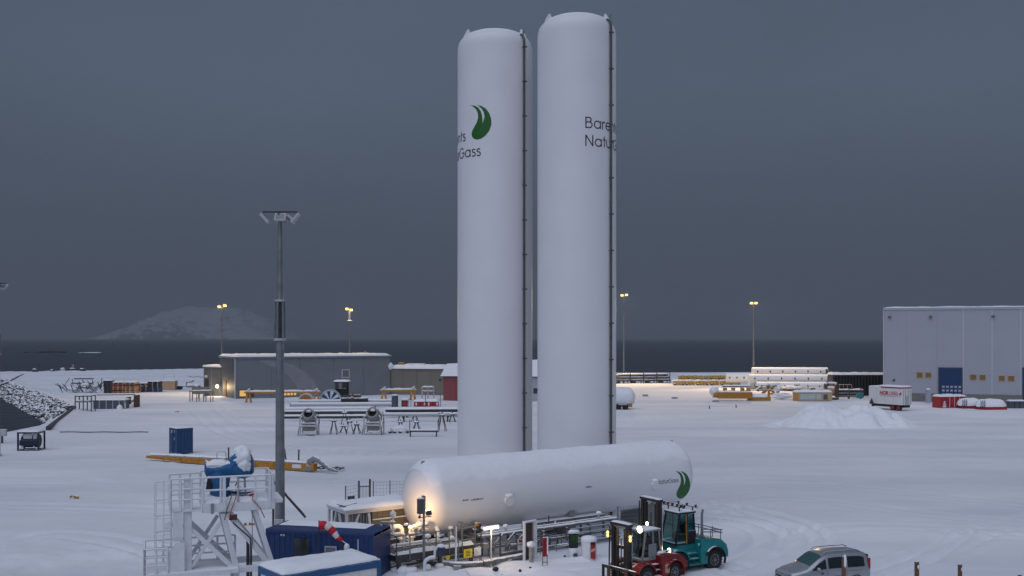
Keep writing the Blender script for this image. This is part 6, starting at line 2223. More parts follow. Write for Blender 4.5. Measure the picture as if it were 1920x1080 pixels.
# scrap heap of bent frames
q = g(152, 736)
t = thing("scrap_heap", "snowy tangle of dark bent frames on the quay behind the scaffold rack", "scrap", (q.x, q.y, 0))
rng = random.Random(8)
for k in range(34):
    a_ = Vector((rng.uniform(-4.5, 4.5), rng.uniform(-2, 2), rng.uniform(0, 1)))
    b_ = a_ + Vector((rng.uniform(-2.5, 2.5), rng.uniform(-1, 1), rng.uniform(.2, 2.4)))
    if b_.z > 3.6:
        b_.z = 3.6
    MB().beam(a_, b_, rng.uniform(.09, .16)).build("bar", "dark_steel", t)
for k in range(3):
    MB().b(-2.6 + k * .4, 2.6, -1 + k * .7, -.7 + k * .7, 1.0 + k * 1.0, 1.25 + k * 1.0).build("bar", "dark_steel", t)
for k in range(6):
    MB().lump((rng.uniform(-4, 4), rng.uniform(-1.5, 1.5), rng.uniform(.2, 2.2)), (1.1, .9, .35), seed=k, n=8).build("snow", "snow", t, smooth=60)
for k in range(3):
    q = g(186 + k * 5, 733 - k * 3)
    o = MB().beam((0, 0, 0), (1.2, .3, 1.5), .25, .18).build("leaning_beam", "dark_steel")
    o.location = (q.x - 1.5, q.y, 0)
    tag(o, ("nearest", "middle", "farthest")[k] + " of three dark beams leaning between scrap and pallets", "beam", "leaning beams by the pallets")

# pallet stacks
def pallet_stack(px, py, w, n, m, label, lean=0.0, tint=None, d=2.2):
    q_ = g(px, py)
    t_ = thing("pallet_stack", label, "pallets", (q_.x, q_.y, 0), lean, "pallet stacks on the quay")
    ph = .40
    for k in range(n):
        z = k * ph
        mm = m if isinstance(m, str) else m[k % len(m)]
        j = random.Random(px + k).uniform(-.08, .08)
        p_ = MB().b(j, w + j, 0, d, z + .30, z + .385).b(j, w + j, 0, d, z, z + .05).split("pallet", mm, t_)
        for x in (0.0, w / 2 - .12, w - .24):
            MB().b(x + j, x + .24 + j, .02, d - .02, z + .052, z + .298).build("block", mm, p_)
    MB().snow(-.05, w + .05, -.05, d + .05, n * ph - .012, .22, step=.3, edge=.3, rough=.6, seed=px).build("snow", "snow", t_, smooth=70)
    return t_
pallet_stack(194, 737, 1.9, 7, "dark_steel", "leaning dark stack at the left end of the pallet row", .1)
pallet_stack(211, 737, 2.5, 6, ["wood_orange", "rust_brown", "wood_orange", "wood_orange", "barn_red"], "orange brown pallet stack second from the left in the row")
pallet_stack(233.5, 737, 2.5, 6, ["wood_pale", "wood_orange", "wood_pale", "wood_orange", "rust_brown"], "pale orange pallet stack third from the left in the row")
pallet_stack(255, 735, 2.6, 5, ["dark_steel", "wood_brown", "dark_steel", "wood_orange"], "dark brown mixed pallet stack fourth from the left in the row")
pallet_stack(277, 735, 2.6, 6, ["container_blue", "container_blue", "dark_steel", "black_plastic", "dark_steel", "black_plastic"], "stack with blue boxes below and dark boards on top in the pallet row")
q = g(299, 731)
t = thing("plywood_crate", "pale yellow plywood crate at the right end of the pallet row", "crate", (q.x, q.y, 0))
MB().b(0, 3.7, 0, 2, -.2, 2.1).build("box", "wood_pale", t)
for x in (0.02, 1.2, 2.4, 3.56):
    MB().b(x, x + .14, -.05, -.003, 0, 2.1).build("batten", "wood_pale", t)
MB().snow(-.05, 3.75, -.05, 2.05, 2.1, .25, step=.3, edge=.3).build("snow", "snow", t, smooth=70)
for x in (.6, 3.2):
    MB().cyl((x, 1, 2.1), (x, 1, 3.8), .04, n=6).build("rod", "light_grey", t)
# machine parts on the lit snow
q = g(333, 731)
t = thing("snowed_trailer_frame", "rust red trailer frame buried in snow beside the dark annex", "trailer", (q.x, q.y, 0))
MB().tube([(0, 0, .8), (2.0, 0, .8), (2.2, 0, 1.8), (3.4, 0, 1.9), (3.9, 0, 2.3)], .12, n=6).build("drawbar", "rust_brown", t)
MB().b(2.2, 5.2, -.2, .3, .6, .85).build("frame_bar", "rust_brown", t)
for x in (.2, .8, 5.2):
    MB().cyl((x, -.3, .5), (x, .1, .5), .42, n=14).build("wheel", "black_rubber", t, smooth=40)
for (x, z) in ((3.1, 1.2), (4.6, 1.1)):
    MB().lump((x, .2, z), (.9, .6, .4), seed=x, n=8).build("snow", "snow", t, smooth=60)
MB().tube([(1.5 + i * .5, 3, 3.0 + .12 * math.sin(i * 1.7)) for i in range(9)], .06, n=6).build("cable", "rust_brown", t)
rack("grey rack of low panels beside the warehouse corner", 356, 754, 4.0, 1.5, 2.2, 1, "cladding_olive", cols_=3)
q = g(360, 747)
t = thing("panel_screen", "olive grey panel screen above the low rack by the warehouse", "panel", (q.x, q.y, 0))
for k in range(3):
    MB().b(k * 1.2, k * 1.2 + 1.17, 0, .1, .9, 2.4).build("panel", "cladding_olive", t)
    MB().b(k * 1.2 + .05, k * 1.2 + .15, .1, .2, -.2, 2.4).build("post", "galvanised", t)
# objects at the far quay edge
def quay_lump(px, py, w, h, m, label, extra=None):
    q_ = g(px, py)
    t_ = thing("quay_fitting", label, "fitting", (q_.x, q_.y, 0), 0, "small things at the far quay edge")
    MB().b(-w / 2, w / 2, -.5, .5, -.2, h).build("block", m, t_, bevel=.1)
    MB().cyl((w * .2, 0, h), (w * .2, 0, h + .5), .25, n=8).build("knob", m, t_)
    MB().lump((-w * .1, 0, h), (w * .45, .5, .3), seed=px, n=6).build("snow", "snow", t_, smooth=60)
    if extra:
        MB().cyl((0, 0, h), (0, 0, h + extra), .12, n=6).build("rod", "light_grey", t_)
        MB().beam((-.7, 0, h + extra * .55), (.7, 0, h + extra * .55), .12).build("yard", "light_grey", t_)
quay_lump(66, 697.5, 1.8, 1.0, "dark_steel", "dark snowy fitting farthest left on the far quay edge")
quay_lump(98, 697, 1.2, .6, "dark_steel", "lowest small fitting on the far quay edge")
quay_lump(118, 696.5, 1.5, 1.1, "light_grey", "whitish fitting on the far quay edge")
quay_lump(137, 696, 2.2, 1.0, "dark_steel", "dark fitting with a small mast on the far quay edge", extra=1.8)
quay_lump(155, 696, 2.0, .9, "black_plastic", "black fitting right of the small mast on the far quay edge")
# mooring timbers sticking out at far left shore
for k in range(7):
    q = g(2 + k * 5, 722 - k * 2.6)
    o = MB().beam((-1.4, 0, -.6), (1.6, 1.0, .8), .25).build("shore_timber", "dark_steel")
    o.location = (q.x, q.y, 0)
    tag(o, ("first", "second", "third", "fourth", "fifth", "sixth", "seventh")[k] + " from the left of the dark timbers leaning on the breakwater", "timber", "timbers leaning on the breakwater")

# ================================================================== YARD WITH PIPES BEFORE THE GREY BUILDING
def barrier(px0, py0, px1, py1, label, hgt=1.6):
    a_, b_ = g(px0, py0), g(px1, py1)
    t_ = thing("pipe_barrier", label, "barrier", (a_.x, a_.y, 0), math.atan2(b_.y - a_.y, b_.x - a_.x), "orange beams on trestles")
    L_ = (b_ - a_).length
    MB().b(-.6, L_ + .6, -.2, .2, hgt + .2, hgt + .5).build("beam", "orange_paint", t_)
    MB().snow(-.6, L_ + .6, -.28, .28, hgt + .5, .3, step=.4, edge=.25, rough=.6, seed=px0).build("snow", "snow", t_, smooth=70)
    for x in (0.2, L_ - .2):
        for s_ in (-1, 1):
            MB().beam((x - .5, s_ * .7, -.2), (x - .2, s_ * .15, hgt), .2).build("leg", "orange_paint", t_)
            MB().beam((x + .5, s_ * .7, -.2), (x + .2, s_ * .15, hgt), .2).build("leg", "orange_paint", t_)
        MB().beam((x - .6, -.2, hgt + .5), (x + .3, -.2, hgt + 1.1), .3).build("stop_arm", "white_steel", t_)
barrier(464, 755, 595, 754, "long orange beam on trestles before the warehouse")
barrier(718, 751, 776, 750, "shorter orange beam on trestles before the olive building")

def reel(px, py, rpx, label, m_rim, m_a, m_b, rz=0.0, width=1.2):
    q_ = g(px, py)
    sc_ = FPX / q_.y
    r = rpx / sc_
    t_ = thing("cable_reel", label, "cable reel", (q_.x, q_.y, 0), rz)
    zc = r * .12
    for y in (-width / 2, width / 2):
        rim = MB().lathe([(r * .86, -.06), (r, -.06), (r, .06), (r * .86, .06), (r * .86, -.06)], n=40, o=(0, y, zc), axis='y', caps=False).build("rim", m_rim, t_, smooth=35)
        for k in range(16):
            th0, th1 = 2 * math.pi * k / 16, 2 * math.pi * (k + 1) / 16
            vs_ = []
            for yy in (y - .03, y + .03):
                for (rr_, th) in ((r * .12, th0 + .02), (r * .85, th0 + .02), (r * .85, th1 - .02), (r * .12, th1 - .02)):
                    vs_.append((rr_ * math.sin(th), yy, zc + rr_ * math.cos(th)))
            MB().add(vs_, [(0, 1, 2, 3), (7, 6, 5, 4), (0, 4, 5, 1), (1, 5, 6, 2), (2, 6, 7, 3), (3, 7, 4, 0)]).build("sector", m_a if k % 2 else m_b, t_)
        MB().lathe([(r * .13, -.09), (r * .13, .09)], n=16, o=(0, y, zc), axis='y').build("hub", "rust_brown", t_)
    MB().lathe([(r * .6, -width / 2 + .06), (r * .6, width / 2 - .06)], n=28, o=(0, 0, zc), axis='y').build("drum", m_a, t_, smooth=40)
    return t_
reel(619.5, 753, 20.5, "large blue and white spoked reel half sunk in snow", "light_grey", "container_blue", "white_steel", .12)
reel(574, 753, 14, "yellow half sunk reel left of the blue and white one", "white_steel", "yellow_paint", "wood_orange", 0)

q = g(640, 752)
t = thing("small_loader", "small dark loader with a snow capped cab behind the blue reel", "loader", (q.x, q.y, 0), 0)
for x in (-1.2, .9):
    for y in (0, 1.9):
        MB().b(x, x + .22, y, y + .22, 1.2, 3.6).build("cab_pillar", "black_plastic", t)
MB().b(-1.1, -.5, -.02, .0, 1.3, 3.5).b(-.2, 1.0, 2.0, 2.05, 1.3, 3.5).split("pane", "glass_dark", t)
MB().b(-.9, 0.9, .3, 1.7, 1.0, 2.5).build("engine_cover", "black_plastic", t, bevel=.1)
MB().b(-1.5, 1.4, -.2, 2.3, 3.6, 3.8).build("cab_roof", "black_plastic", t)
MB().snow(-1.6, 1.5, -.3, 2.4, 3.8, .35, step=.3, edge=.35, seed=4).build("snow", "snow", t, smooth=70)
MB().b(-1.6, 3.6, -.1, 2.1, .4, 1.2).build("chassis", "cladding_dark", t)
for x in (-1.0, 2.6):
    MB().cyl((x, -.35, .6), (x, .1, .6), .62, n=16).build("wheel", "black_rubber", t, smooth=40)
q0, q1 = g(640, 757), g(690, 757)
t = thing("black_pipe", "short thick black pipe with a coupling right of the blue reel", "pipe", (q0.x, q0.y, 0))
L = q1.x - q0.x
MB().cyl((0, 0, .75), (L, 0, .75), .42, n=14).build("pipe_body", "black_plastic", t, smooth=50)
MB().cyl((L * .38, 0, .75), (L * .46, 0, .75), .62, n=14).build("coupling", "dark_steel", t, smooth=50)
MB().b(L * .41, L * .45, -.1, .1, 1.2, 2.0).build("stem", "dark_steel", t)
q = g(795, 747)
rack("white tubular rack on the snow before the olive building", 791, 747, 2.4, 1.2, 2.4, 2, "light_grey", rz=0, cols_=2)
q = g(744, 763)
t = thing("grey_cylinder", "upright grey corrugated cylinder left of the red box", "cylinder", (q.x - .35, q.y, 0))
MB().lathe([(.62, -.3)] + [(.62 if k % 2 else .57, k * .26) for k in range(9)], n=18, o=(0, 0, 0)).build("shell", "cladding_dark", t, smooth=30)
MB().lump((0, 0, 2.1), (.6, .6, .2), seed=3, n=8).build("snow", "snow", t, smooth=60)
q = g(752, 763)
t = thing("red_hose_box", "small white framed box with a red drum beside the grey cylinder", "box", (q.x, q.y, 0))
MB().b(0, .12, 0, .9, -.2, 1.3).b(1.2, 1.32, 0, .9, -.2, 1.3).b(.12, 1.2, 0, .9, 1.15, 1.3).b(.12, 1.2, .8, .9, -.2, 1.15).split("case", "light_grey", t)
MB().cyl((.66, .05, .55), (.66, .7, .55), .46, n=18).build("drum", "bright_red", t, smooth=40)
MB().snow(-.05, 1.4, -.05, .95, 1.3, .2, step=.2, edge=.2).build("snow", "snow", t, smooth=70)
q = g(776, 763)
t = thing("red_skip", "long low red skip with white marks in the pipe yard", "skip", (q.x, q.y, 0), 0)
MB().b(0, 4.4, 0, 1.6, 0, .95).build("body", "bright_red", t)
for k in range(6):
    MB().b(.3 + k * .75, .55 + k * .75, -.03, -.003, .25, .8).build("mark", "white_steel" if k in (0, 2, 3, 5) else "red_paint", t)
MB().snow(-.05, 4.5, -.05, 1.65, .95, .5, step=.3, edge=.5, seed=9).build("snow", "snow", t, smooth=70)
for x in (-.5, 2.1, 4.8):
    MB().cyl((x, -.2, -.2), (x, -.2, 2.3), .05, n=6).build("pole", "dark_steel", t)
MB().tube([(4.8, -.2, 2.3), (4.2, -.2, 2.6), (3.4, -.1, 2.65)], .04, n=6).build("pole_arm", "dark_steel", t)

# long pipes on low supports
def long_pipe(px0, py0, px1, py1, r, z, m, label, cap=None):
    a_, b_ = g(px0, py0), g(px1, py1)
    t_ = thing("long_pipe", label, "pipe", (a_.x, a_.y, 0), math.atan2(b_.y - a_.y, b_.x - a_.x), "long pipes lying in the pipe yard")
    L_ = (b_ - a_).length
    MB().cyl((0, 0, z), (L_, 0, z), r, n=14).build("pipe_body", m, t_, smooth=50)
    vs_, fs_ = [], []
    n_ = max(8, int(L_ / .6))
    for i in range(n_ + 1):
        x = L_ * i / n_
        for j in range(7):
            th = math.radians(-58 + 116 * j / 6)
            k_ = 1 - abs(j - 3) / 3
            rr_ = r + .01 + (.10 + .05 * mnoise.noise(Vector((x * .7, px0, py0)))) * k_ ** .6
            vs_.append((x, math.sin(th) * rr_, z + math.cos(th) * rr_))
    for i in range(n_):
        for j in range(6):
            k_ = i * 7 + j
            fs_.append((k_, k_ + 1, k_ + 8, k_ + 7))
    MB().add(vs_, fs_).build("snow", "snow", t_, smooth=60)
    if cap:
        MB().cyl((-.08, 0, z), (.0, 0, z), r * 1.15, n=14).build("end_cap", cap, t_, smooth=40)
    for k in range(max(2, int(L_ / 5))):
        x = L_ * (k + .5) / max(2, int(L_ / 5))
        MB().b(x - .12, x + .12, -r * 1.2, r * 1.2, -.2, z - r * .7).build("sleeper", "dark_steel", t_)
    return t_
long_pipe(545, 764, 735, 763, .34, .45, "light_grey", "rearmost long snowy pipe with a teal end cap", cap="teal_paint")
long_pipe(560, 757, 740, 756, .28, .42, "light_grey", "thin long snowy pipe lying behind the rearmost capped pipe")
long_pipe(533, 785, 700, 784, .30, .95, "dark_steel", "long dark pipe running behind both grey pipe machines")
long_pipe(533, 789, 690, 788, .24, .55, "dark_steel", "lower of the dark pipes behind both grey pipe machines")
long_pipe(536, 781, 700, 780, .45, 1.0, "light_grey", "wide snow covered pipe above the dark pair")
long_pipe(724, 783, 880, 782, .52, 1.0, "black_plastic", "thick black pipe with snow on top left of the standing tanks", cap="tarp_blue")
long_pipe(716, 791, 880, 790, .24, 1.05, "light_grey", "slender pale pipe on trestles in front of the thick black pipe")

def a_frame(px, py, label, h=1.4, m="dark_steel", w=.9):
    q_ = g(px, py)
    t_ = thing("trestle_stand", label, "trestle", (q_.x, q_.y, 0), random.Random(px).uniform(-.4, .4), "pipe trestles in the yard")
    for s_ in (-1, 1):
        for e_ in (-1, 1):
            MB().beam((s_ * w * .55, e_ * .35, -.15), (s_ * w * .15, e_ * .05, h), .075).build("leg", m, t_)
        MB().beam((s_ * w * .4, -.25, h * .4), (s_ * w * .4, .25, h * .4), .08).build("tie_bar", m, t_)
    MB().b(-.35, .35, -.1, .1, h, h + .14).build("head", m, t_)
    MB().b(-.06, .06, -.06, .06, h + .14, h + .5).build("screw", m, t_)
    MB().lump((0, 0, h + .2), (.4, .2, .12), seed=px, n=6).build("snow", "snow", t_, smooth=60)
    return t_
for px, py, lab, h in ((646, 795, "trestle under the wide pipe between the two pipe machines", 1.5), (626, 814, "tall trestle right of the left pipe machine", 1.6), (644, 811, "squat trestle midway between the pipe machines", .7), (656, 814, "trestle with a leaning bar left of the right pipe machine", 1.5),
                      (669, 812, "trestle tucked against the right pipe machine", 1.0), (752, 790, "leftmost trestle under the slender pale pipe", 1.0), (778, 790, "second trestle under the slender pale pipe", 1.0), (827, 793, "third trestle under the slender pale pipe", 1.3), (848, 791, "trestle nearest the tank under the slender pale pipe", 1.0),
                      (751, 806, "small trestle behind the low snow lump", .9), (781, 806, "small trestle behind the bench", .9)):
    a_frame(px, py, lab, h)
a_frame(829, 808, "reddish tall trestle right of the bench", 2.0, "rust_brown", 1.0)
q = g(745, 811)
t = thing("buried_parts", "rounded snow lump hiding dark fittings left of the bench", "scrap", (q.x, q.y, 0))
MB().lump((.3, .3, .25), (1.3, .8, .65), seed=5, n=12).build("snow", "snow", t, smooth=70)
for x in (-.9, -.3, .4, 1.4):
    MB().box((x, -.5, .1), (.35, .3, .3), (.3, .2, x)).build("fitting", "dark_steel", t)
q = g(768, 818)
t = thing("steel_bench", "low dark steel bench frame with two tall end posts", "bench", (q.x, q.y, 0), 0)
MB().b(0, 3.6, -.2, .2, .55, .75).build("seat_beam", "dark_steel", t)
for x in (.1, 3.4):
    MB().b(x - .07, x + .07, -.15, .15, -.2, .55).build("leg", "dark_steel", t)
for x in (0, 3.6):
    MB().b(x - .05, x + .05, .15, .25, .5, 2.1).build("end_post", "dark_steel", t)
MB().snow(-.05, 3.65, -.25, .25, .75, .16, step=.25, edge=.15, rough=.6, seed=9).build("snow", "snow", t, smooth=70)

# pipe machines: big open pipe mouth on a tubular carriage
def pipe_machine(px, py, label, k_=1.0, rz=0.0):
    q_ = g(px, py)
    t_ = thing("pipe_machine", label, "machine", (q_.x, q_.y, 0), rz, "grey pipe machines in the yard", scale=k_)
    m_ = "concrete"
    d = Vector((0, -.80, .42)).normalized()
    c_ = Vector((0, -.15, 2.45))
    n_ = 24
    # barrel with an open mouth
    ax = d
    sx = Vector((1, 0, 0))
    sy = ax.cross(sx)
    prof = [(.84, -1.2), (.90, -.2), (.82, .0), (.82, .35), (.72, .55), (.72, .80), (.58, .80), (.58, .1), (.02, .1)]
    vs_, fs_ = [], []
    for r_, h_ in prof:
        for i in range(n_):
            th = 2 * math.pi * i / n_
            vs_.append(c_ + ax * h_ + sx * (r_ * math.cos(th)) + sy * (r_ * math.sin(th)))
    for k in range(len(prof) - 1):
        for i in range(n_):
            j = (i + 1) % n_
            fs_.append((k * n_ + i, k * n_ + j, (k + 1) * n_ + j, (k + 1) * n_ + i))
    fs_.append(tuple(range(n_ - 1, -1, -1)))
    fs_.append(tuple((len(prof) - 1) * n_ + i for i in range(n_)))
    br = MB().add(vs_, fs_).build("barrel", "concrete", t_, smooth=35)
    b0_ = c_ + ax * .112
    MB().cyl(b0_, b0_ + ax * .03, .57, n=20).build("mouth", "black_rubber", br)
    MB().lump(c_ + Vector((0, .1, .62)), (.55, .6, .25), seed=px, n=8).build("snow", "snow", br, smooth=60)
    MB().b(-.75, .75, -.5, .7, .55, 1.45).build("body_block", "concrete", t_, bevel=.1)
    for s_ in (-1, 1):
        MB().b(s_ * 1.05 - .07, s_ * 1.05 + .07, -.9, -.76, -.2, 2.3).build("frame_post", "light_grey", t_)
        MB().b(s_ * 1.05 - .07, s_ * 1.05 + .07, .8, .94, -.2, 2.0).build("frame_post", "light_grey", t_)
        MB().beam((s_ * 1.05, -.7, .25), (s_ * 1.05, .8, 1.9), .1).build("brace", "light_grey", t_)
        MB().beam((s_ * 1.3, -.9, -.1), (s_ * 1.02, -.8, 1.6), .08).build("brace", "dark_steel", t_)
        MB().beam((s_ * .95, -.8, 2.2), (s_ * .6, -.3, 2.6), .14).build("yoke", "grey_paint", t_)
    for z in (.15, 1.15, 1.5):
        MB().b(-.98, .98, -.9, -.78, z - .06, z + .06).build("frame_bar", "light_grey", t_)
        MB().snow(-.98, .98, -.92, -.76, z + .06, .09, step=.12, edge=.08, rough=.8, seed=z).build("snow", "snow", t_, smooth=70)
    for k in range(4):
        MB().b(-.8, .8, -.6, -.5, .2 + k * .28, .3 + k * .28).build("slat", "grey_paint", t_)
    MB().tube([(1.1, -.6, 2.3), (1.25, -.4, 2.9), (1.3, -.2, 2.2), (1.3, 0, 1.4)], .04, n=6).build("hose", "dark_steel", t_)
    MB().box((-.9, .3, 2.3), (.35, .6, .8), (.3, 0, 0)).build("gearbox", "grey_paint", t_, bevel=.05)
    return t_
pipe_machine(580, 815, "left one of two grey pipe machines with open black mouths", 1.0, 0.0)
pipe_machine(701, 814, "right one of two grey pipe machines with open black mouths, on a wider frame", 1.03, -.12)

# ================================================================== YARD ON THE RIGHT
# dark rack of pipes
a_, b_ = g(1157, 719), g(1256, 718)
t = thing("pipe_bundle_rack", "dark rack of long snowy pipes just right of the standing tanks", "rack", (a_.x, a_.y, 0), math.atan2(b_.y - a_.y, b_.x - a_.x))
L = (b_ - a_).length
for k in range(5):
    x = L * k / 4
    MB().b(x - .1, x + .1, -.1, .1, -.2, 2.9).build("upright", "dark_steel", t)
    MB().b(x - .1, x + .1, 2.0, 2.2, -.2, 2.9).build("upright", "dark_steel", t)
for r_ in range(3):
    for c_ in range(4):
        o = MB().cyl((-.3 * (r_ % 2), .3 + c_ * .5, .75 + r_ * .75), (L + .3 - .4 * r_, .3 + c_ * .5, .75 + r_ * .75), .23, n=10).build("pipe", "dark_steel", t, smooth=50)
    MB().snow(-.2, L, .05, 2.1, .98 + r_ * .75, .22, step=.5, edge=.25, rough=.5, seed=r_).build("snow", "snow", t, smooth=70)
for x in (.5, L * .33, L * .6, L * .85):
    MB().b(x - .5, x + .5, .1, 2, -.2, .48).build("sleeper", "black_plastic", t)
for k in range(9):
    MB().lump((-.2 - random.Random(k).uniform(0, 1.2), -.3 + random.Random(k + 50).uniform(-.3, .3), .2 + .3 * k), (.5, .4, .22), seed=k, n=6, amp=.5).build("net_coil", "black_plastic", t, smooth=40)

# tank trailer peeping out behind the right standing tank
q = g(1158, 769)
t = thing("tank_trailer", "snow covered rounded tank trailer peeping out right of the standing tanks", "trailer", (q.x, q.y, 0), math.radians(2))
MB().lathe([(.05, -7), (1.2, -6.9), (1.45, -6.5), (1.5, -4), (1.5, 2.0), (1.42, 2.6), (1.1, 3.0), (.5, 3.2), (.03, 3.25)], n=28, o=(0, 1.4, 2.15), axis='x').build("tank_body", "trailer_white", t, smooth=50)
MB().lathe([(.05, -6.5), (1.3, -6.2), (1.55, -5.4), (1.58, -3), (1.58, 2.0), (1.4, 2.55), (.9, 2.9), (.03, 3.0)], n=24, o=(0, 1.35, 2.32), axis='x').build("snow", "snow", t, smooth=50)
MB().b(-6, 2.6, .4, 2.4, .55, .8).build("chassis", "dark_steel", t)
for x in (-1.2, .2, 1.4):
    MB().cyl((x, .25, .48), (x, .65, .48), .5, n=18).build("wheel", "black_rubber", t, smooth=40)
MB().b(.2, 1.7, .2, .4, .85, 1.2).build("mudguard", "light_grey", t)
MB().b(1.9, 2.5, .3, .6, .5, 1.1).build("tail_box", "yellow_paint", t)

# rows of snowy yellow spools
def spool(px, py, w, label, kind):
    q_ = g(px, py)
    t_ = thing("yellow_spool", label, "equipment", (q_.x, q_.y, 0), 0, "snowy yellow spools in rows")
    rng_ = random.Random(px)
    n_ = max(2, int(w / .75))
    MB().cyl((.05, .7, .55), (w - .05, .7, .55), .40, n=12).build("core_pipe", "spool_yellow" if kind else "pale_green", t_, smooth=50)
    for k in range(n_):
        x = w * (k + .5) / n_
        r_ = rng_.uniform(.52, .68)
        MB().lathe([(r_ * .6, -.22), (r_, -.18), (r_ * .96, .16), (r_ * .55, .22)], n=12, o=(x, .68, .58), axis='x').build("clamp", "spool_yellow", t_, smooth=35)
        if k % 2:
            MB().beam((x - .1, .0, .35), (x + .45, .0, 1.25), .16).build("lever", "spool_yellow", t_)
        MB().box((x + .1, -.02, .25), (.34, .4, .5), (.2, rng_.uniform(-.4, .4), 0)).build("foot", "spool_yellow" if k % 3 else "dark_steel", t_)
    for k in range(max(1, int(w / 1.6))):
        x = w * (k + .5) / max(1, int(w / 1.6))
        MB().lump((x, .85, 1.22), (w / max(1, int(w / 1.6)) * .60, .75, .26), seed=px + k * 2.7, n=9, amp=.3).build("snow", "snow", t_, smooth=60)
front = ((1262, 3.0, 0), (1284, 2.8, 1), (1305, 3.4, 1), (1331, 2.6, 1), (1351, 5.4, 1))
for k, (px, w, kd) in enumerate(front):
    spool(px, 722.5, w, ("leftmost", "second from left", "middle", "second from right", "long rightmost")[k] + " yellow spool of the front row under snow", kd)
back = ((1272, 4.4, 1), (1304, 3.7, 0), (1331, 2.8, 1), (1351, 6.6, 1))
for k, (px, w, kd) in enumerate(back):
    spool(px, 711.5, w * 1.15, ("leftmost", "second from left", "third from left", "long rightmost")[k] + " yellow spool of the back row under snow", kd)

# stacked big white pipes
def big_pipe(px0, px1, Y, z, r, label):
    xa, xb = (px0 - 960) * Y / FPX, (px1 - 960) * Y / FPX
    t_ = thing("big_white_pipe", label, "pipe", (xa, Y, 0), math.radians(-3), "big white pipes in the stack")
    L_ = xb - xa
    n_ = 22
    prof = [(r, 0), (r, L_), (r * .86, L_), (r * .86, L_ - .8), (.05, L_ - .82)]
    MB().lathe(prof, n=n_, o=(0, 0, z), axis='x').build("pipe_body", "trailer_white", t_, smooth=40)
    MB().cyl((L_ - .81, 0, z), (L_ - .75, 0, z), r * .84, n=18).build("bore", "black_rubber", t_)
    MB().lathe([(r * 1.1, 0), (r * 1.1, .5)], n=n_, o=(L_ - .6, 0, z), axis='x').build("end_collar", "dark_steel", t_, smooth=40)
    for k in range(6):
        x = L_ * (k + .4) / 6
        MB().lump((x, -r * .94, z + r * .12), (.20, .16, .28), seed=k, n=6, amp=.1).build("strap_block", "dark_steel", t_, smooth=50)
    vs_, fs_ = [], []
    for i in range(25):
        x = L_ * i / 24
        for j in range(7):
            th = math.radians(-60 + 120 * j / 6)
            rr_ = r + .01 + .16 * (1 - abs(j - 3) / 3) ** .6
            vs_.append((x, math.sin(th) * rr_, z + math.cos(th) * rr_))
    for i in range(24):
        for j in range(6):
            k = i * 7 + j
            fs_.append((k, k + 1, k + 8, k + 7))
    MB().add(vs_, fs_).build("snow", "snow", t_, smooth=60)
PR = .92
big_pipe(1418, 1546, 236.0, 1.0, PR, "lowest front pipe of the big white pipe stack")
big_pipe(1404, 1552, 237.6, 2.7, PR, "middle front pipe of the big white pipe stack")
big_pipe(1410, 1549, 239.4, 4.3, PR, "topmost pipe of the big white pipe stack")
big_pipe(1404, 1556, 239.8, 1.0, PR, "lowest rear pipe of the big white pipe stack")
big_pipe(1362, 1440, 252.0, 2.3, 1.1, "pale pipe lying left behind the white pipe stack")

# black ribbed stack
a_ = at(1561, 724, 214)
t = thing("black_pipe_stack", "broad stack of black ribbed pipes under snow left of the hall", "pipe stack", (a_.x, 214, 0), 0)
L = at(1660, 724, 214).x - a_.x
n = 17
for k in range(n):
    x = L * (k + .5) / n
    MB().cyl((x, 0, -.2), (x, 0, 4.5 - .3 * (k % 3 == 0)), L / n * .46, n=12).build("rib", "black_plastic", t, smooth=50)
MB().b(.1, L - .1, .3, 3.5, -.2, 4.5).build("core", "black_plastic", t)
MB().snow(-.2, L + .2, -.4, 3.7, 4.5, .42, step=.4, edge=.5, rough=.7, seed=6).build("snow", "snow", t, smooth=70)

# yellow machine with long body
q = g(1338, 752)
t = thing("yellow_rig", "long yellow machine body with snowy top in the right yard", "machine", (q.x, q.y, 0), math.radians(-3))
MB().cyl((0, .8, 1.5), (.9, .8, 1.5), .85, n=18).build("end_drum", "orange_paint", t, smooth=50)
MB().lump((.2, .7, 1.9), (.9, .9, .9), seed=1, n=8).build("snow", "snow", t, smooth=60)
MB().b(.9, 7.6, 0, 1.8, .5, 1.75).build("body", "yellow_paint", t, bevel=.06)
for k in range(8):
    MB().b(1.1 + k * .8, 1.2 + k * .8, -.06, -.003, .5, 1.75).build("rib", "yellow_paint", t)
MB().snow(.9, 7.6, -.05, 1.85, 1.75, .25, step=.3, edge=.3, rough=.6, seed=12).build("snow", "snow", t, smooth=70)
for x in (2.0, 3.6, 5.4, 6.6):
    MB().b(x, x + .7, .4, 1.3, 1.9, 2.6).build("housing", "orange_paint", t)
MB().b(1.9, 7.4, .3, 1.5, 2.75, 2.95).build("canopy", "dark_steel", t)
MB().snow(1.8, 7.5, .2, 1.6, 2.95, .25, step=.3, edge=.3, seed=13).build("snow", "snow", t, smooth=70)
q = g(1402, 752)
t = thing("yellow_outrigger", "snow laden yellow outrigger frame right of the long yellow machine", "machine", (q.x, q.y, 0), math.radians(2))
MB().prism([(0, -.1), (4.6, -.1), (4.6, .9), (3.4, .7), (1.5, .8), (.4, .5)], 0, 1.6).build("frame", "yellow_paint", t)
MB().snow(.3, 4.0, -.1, 1.8, .75, .75, step=.3, edge=.6, rough=.8, seed=15).build("snow", "snow", t, smooth=70)
MB().b(4.1, 4.5, .2, .6, .8, 2.2).build("stanchion", "yellow_paint", t)
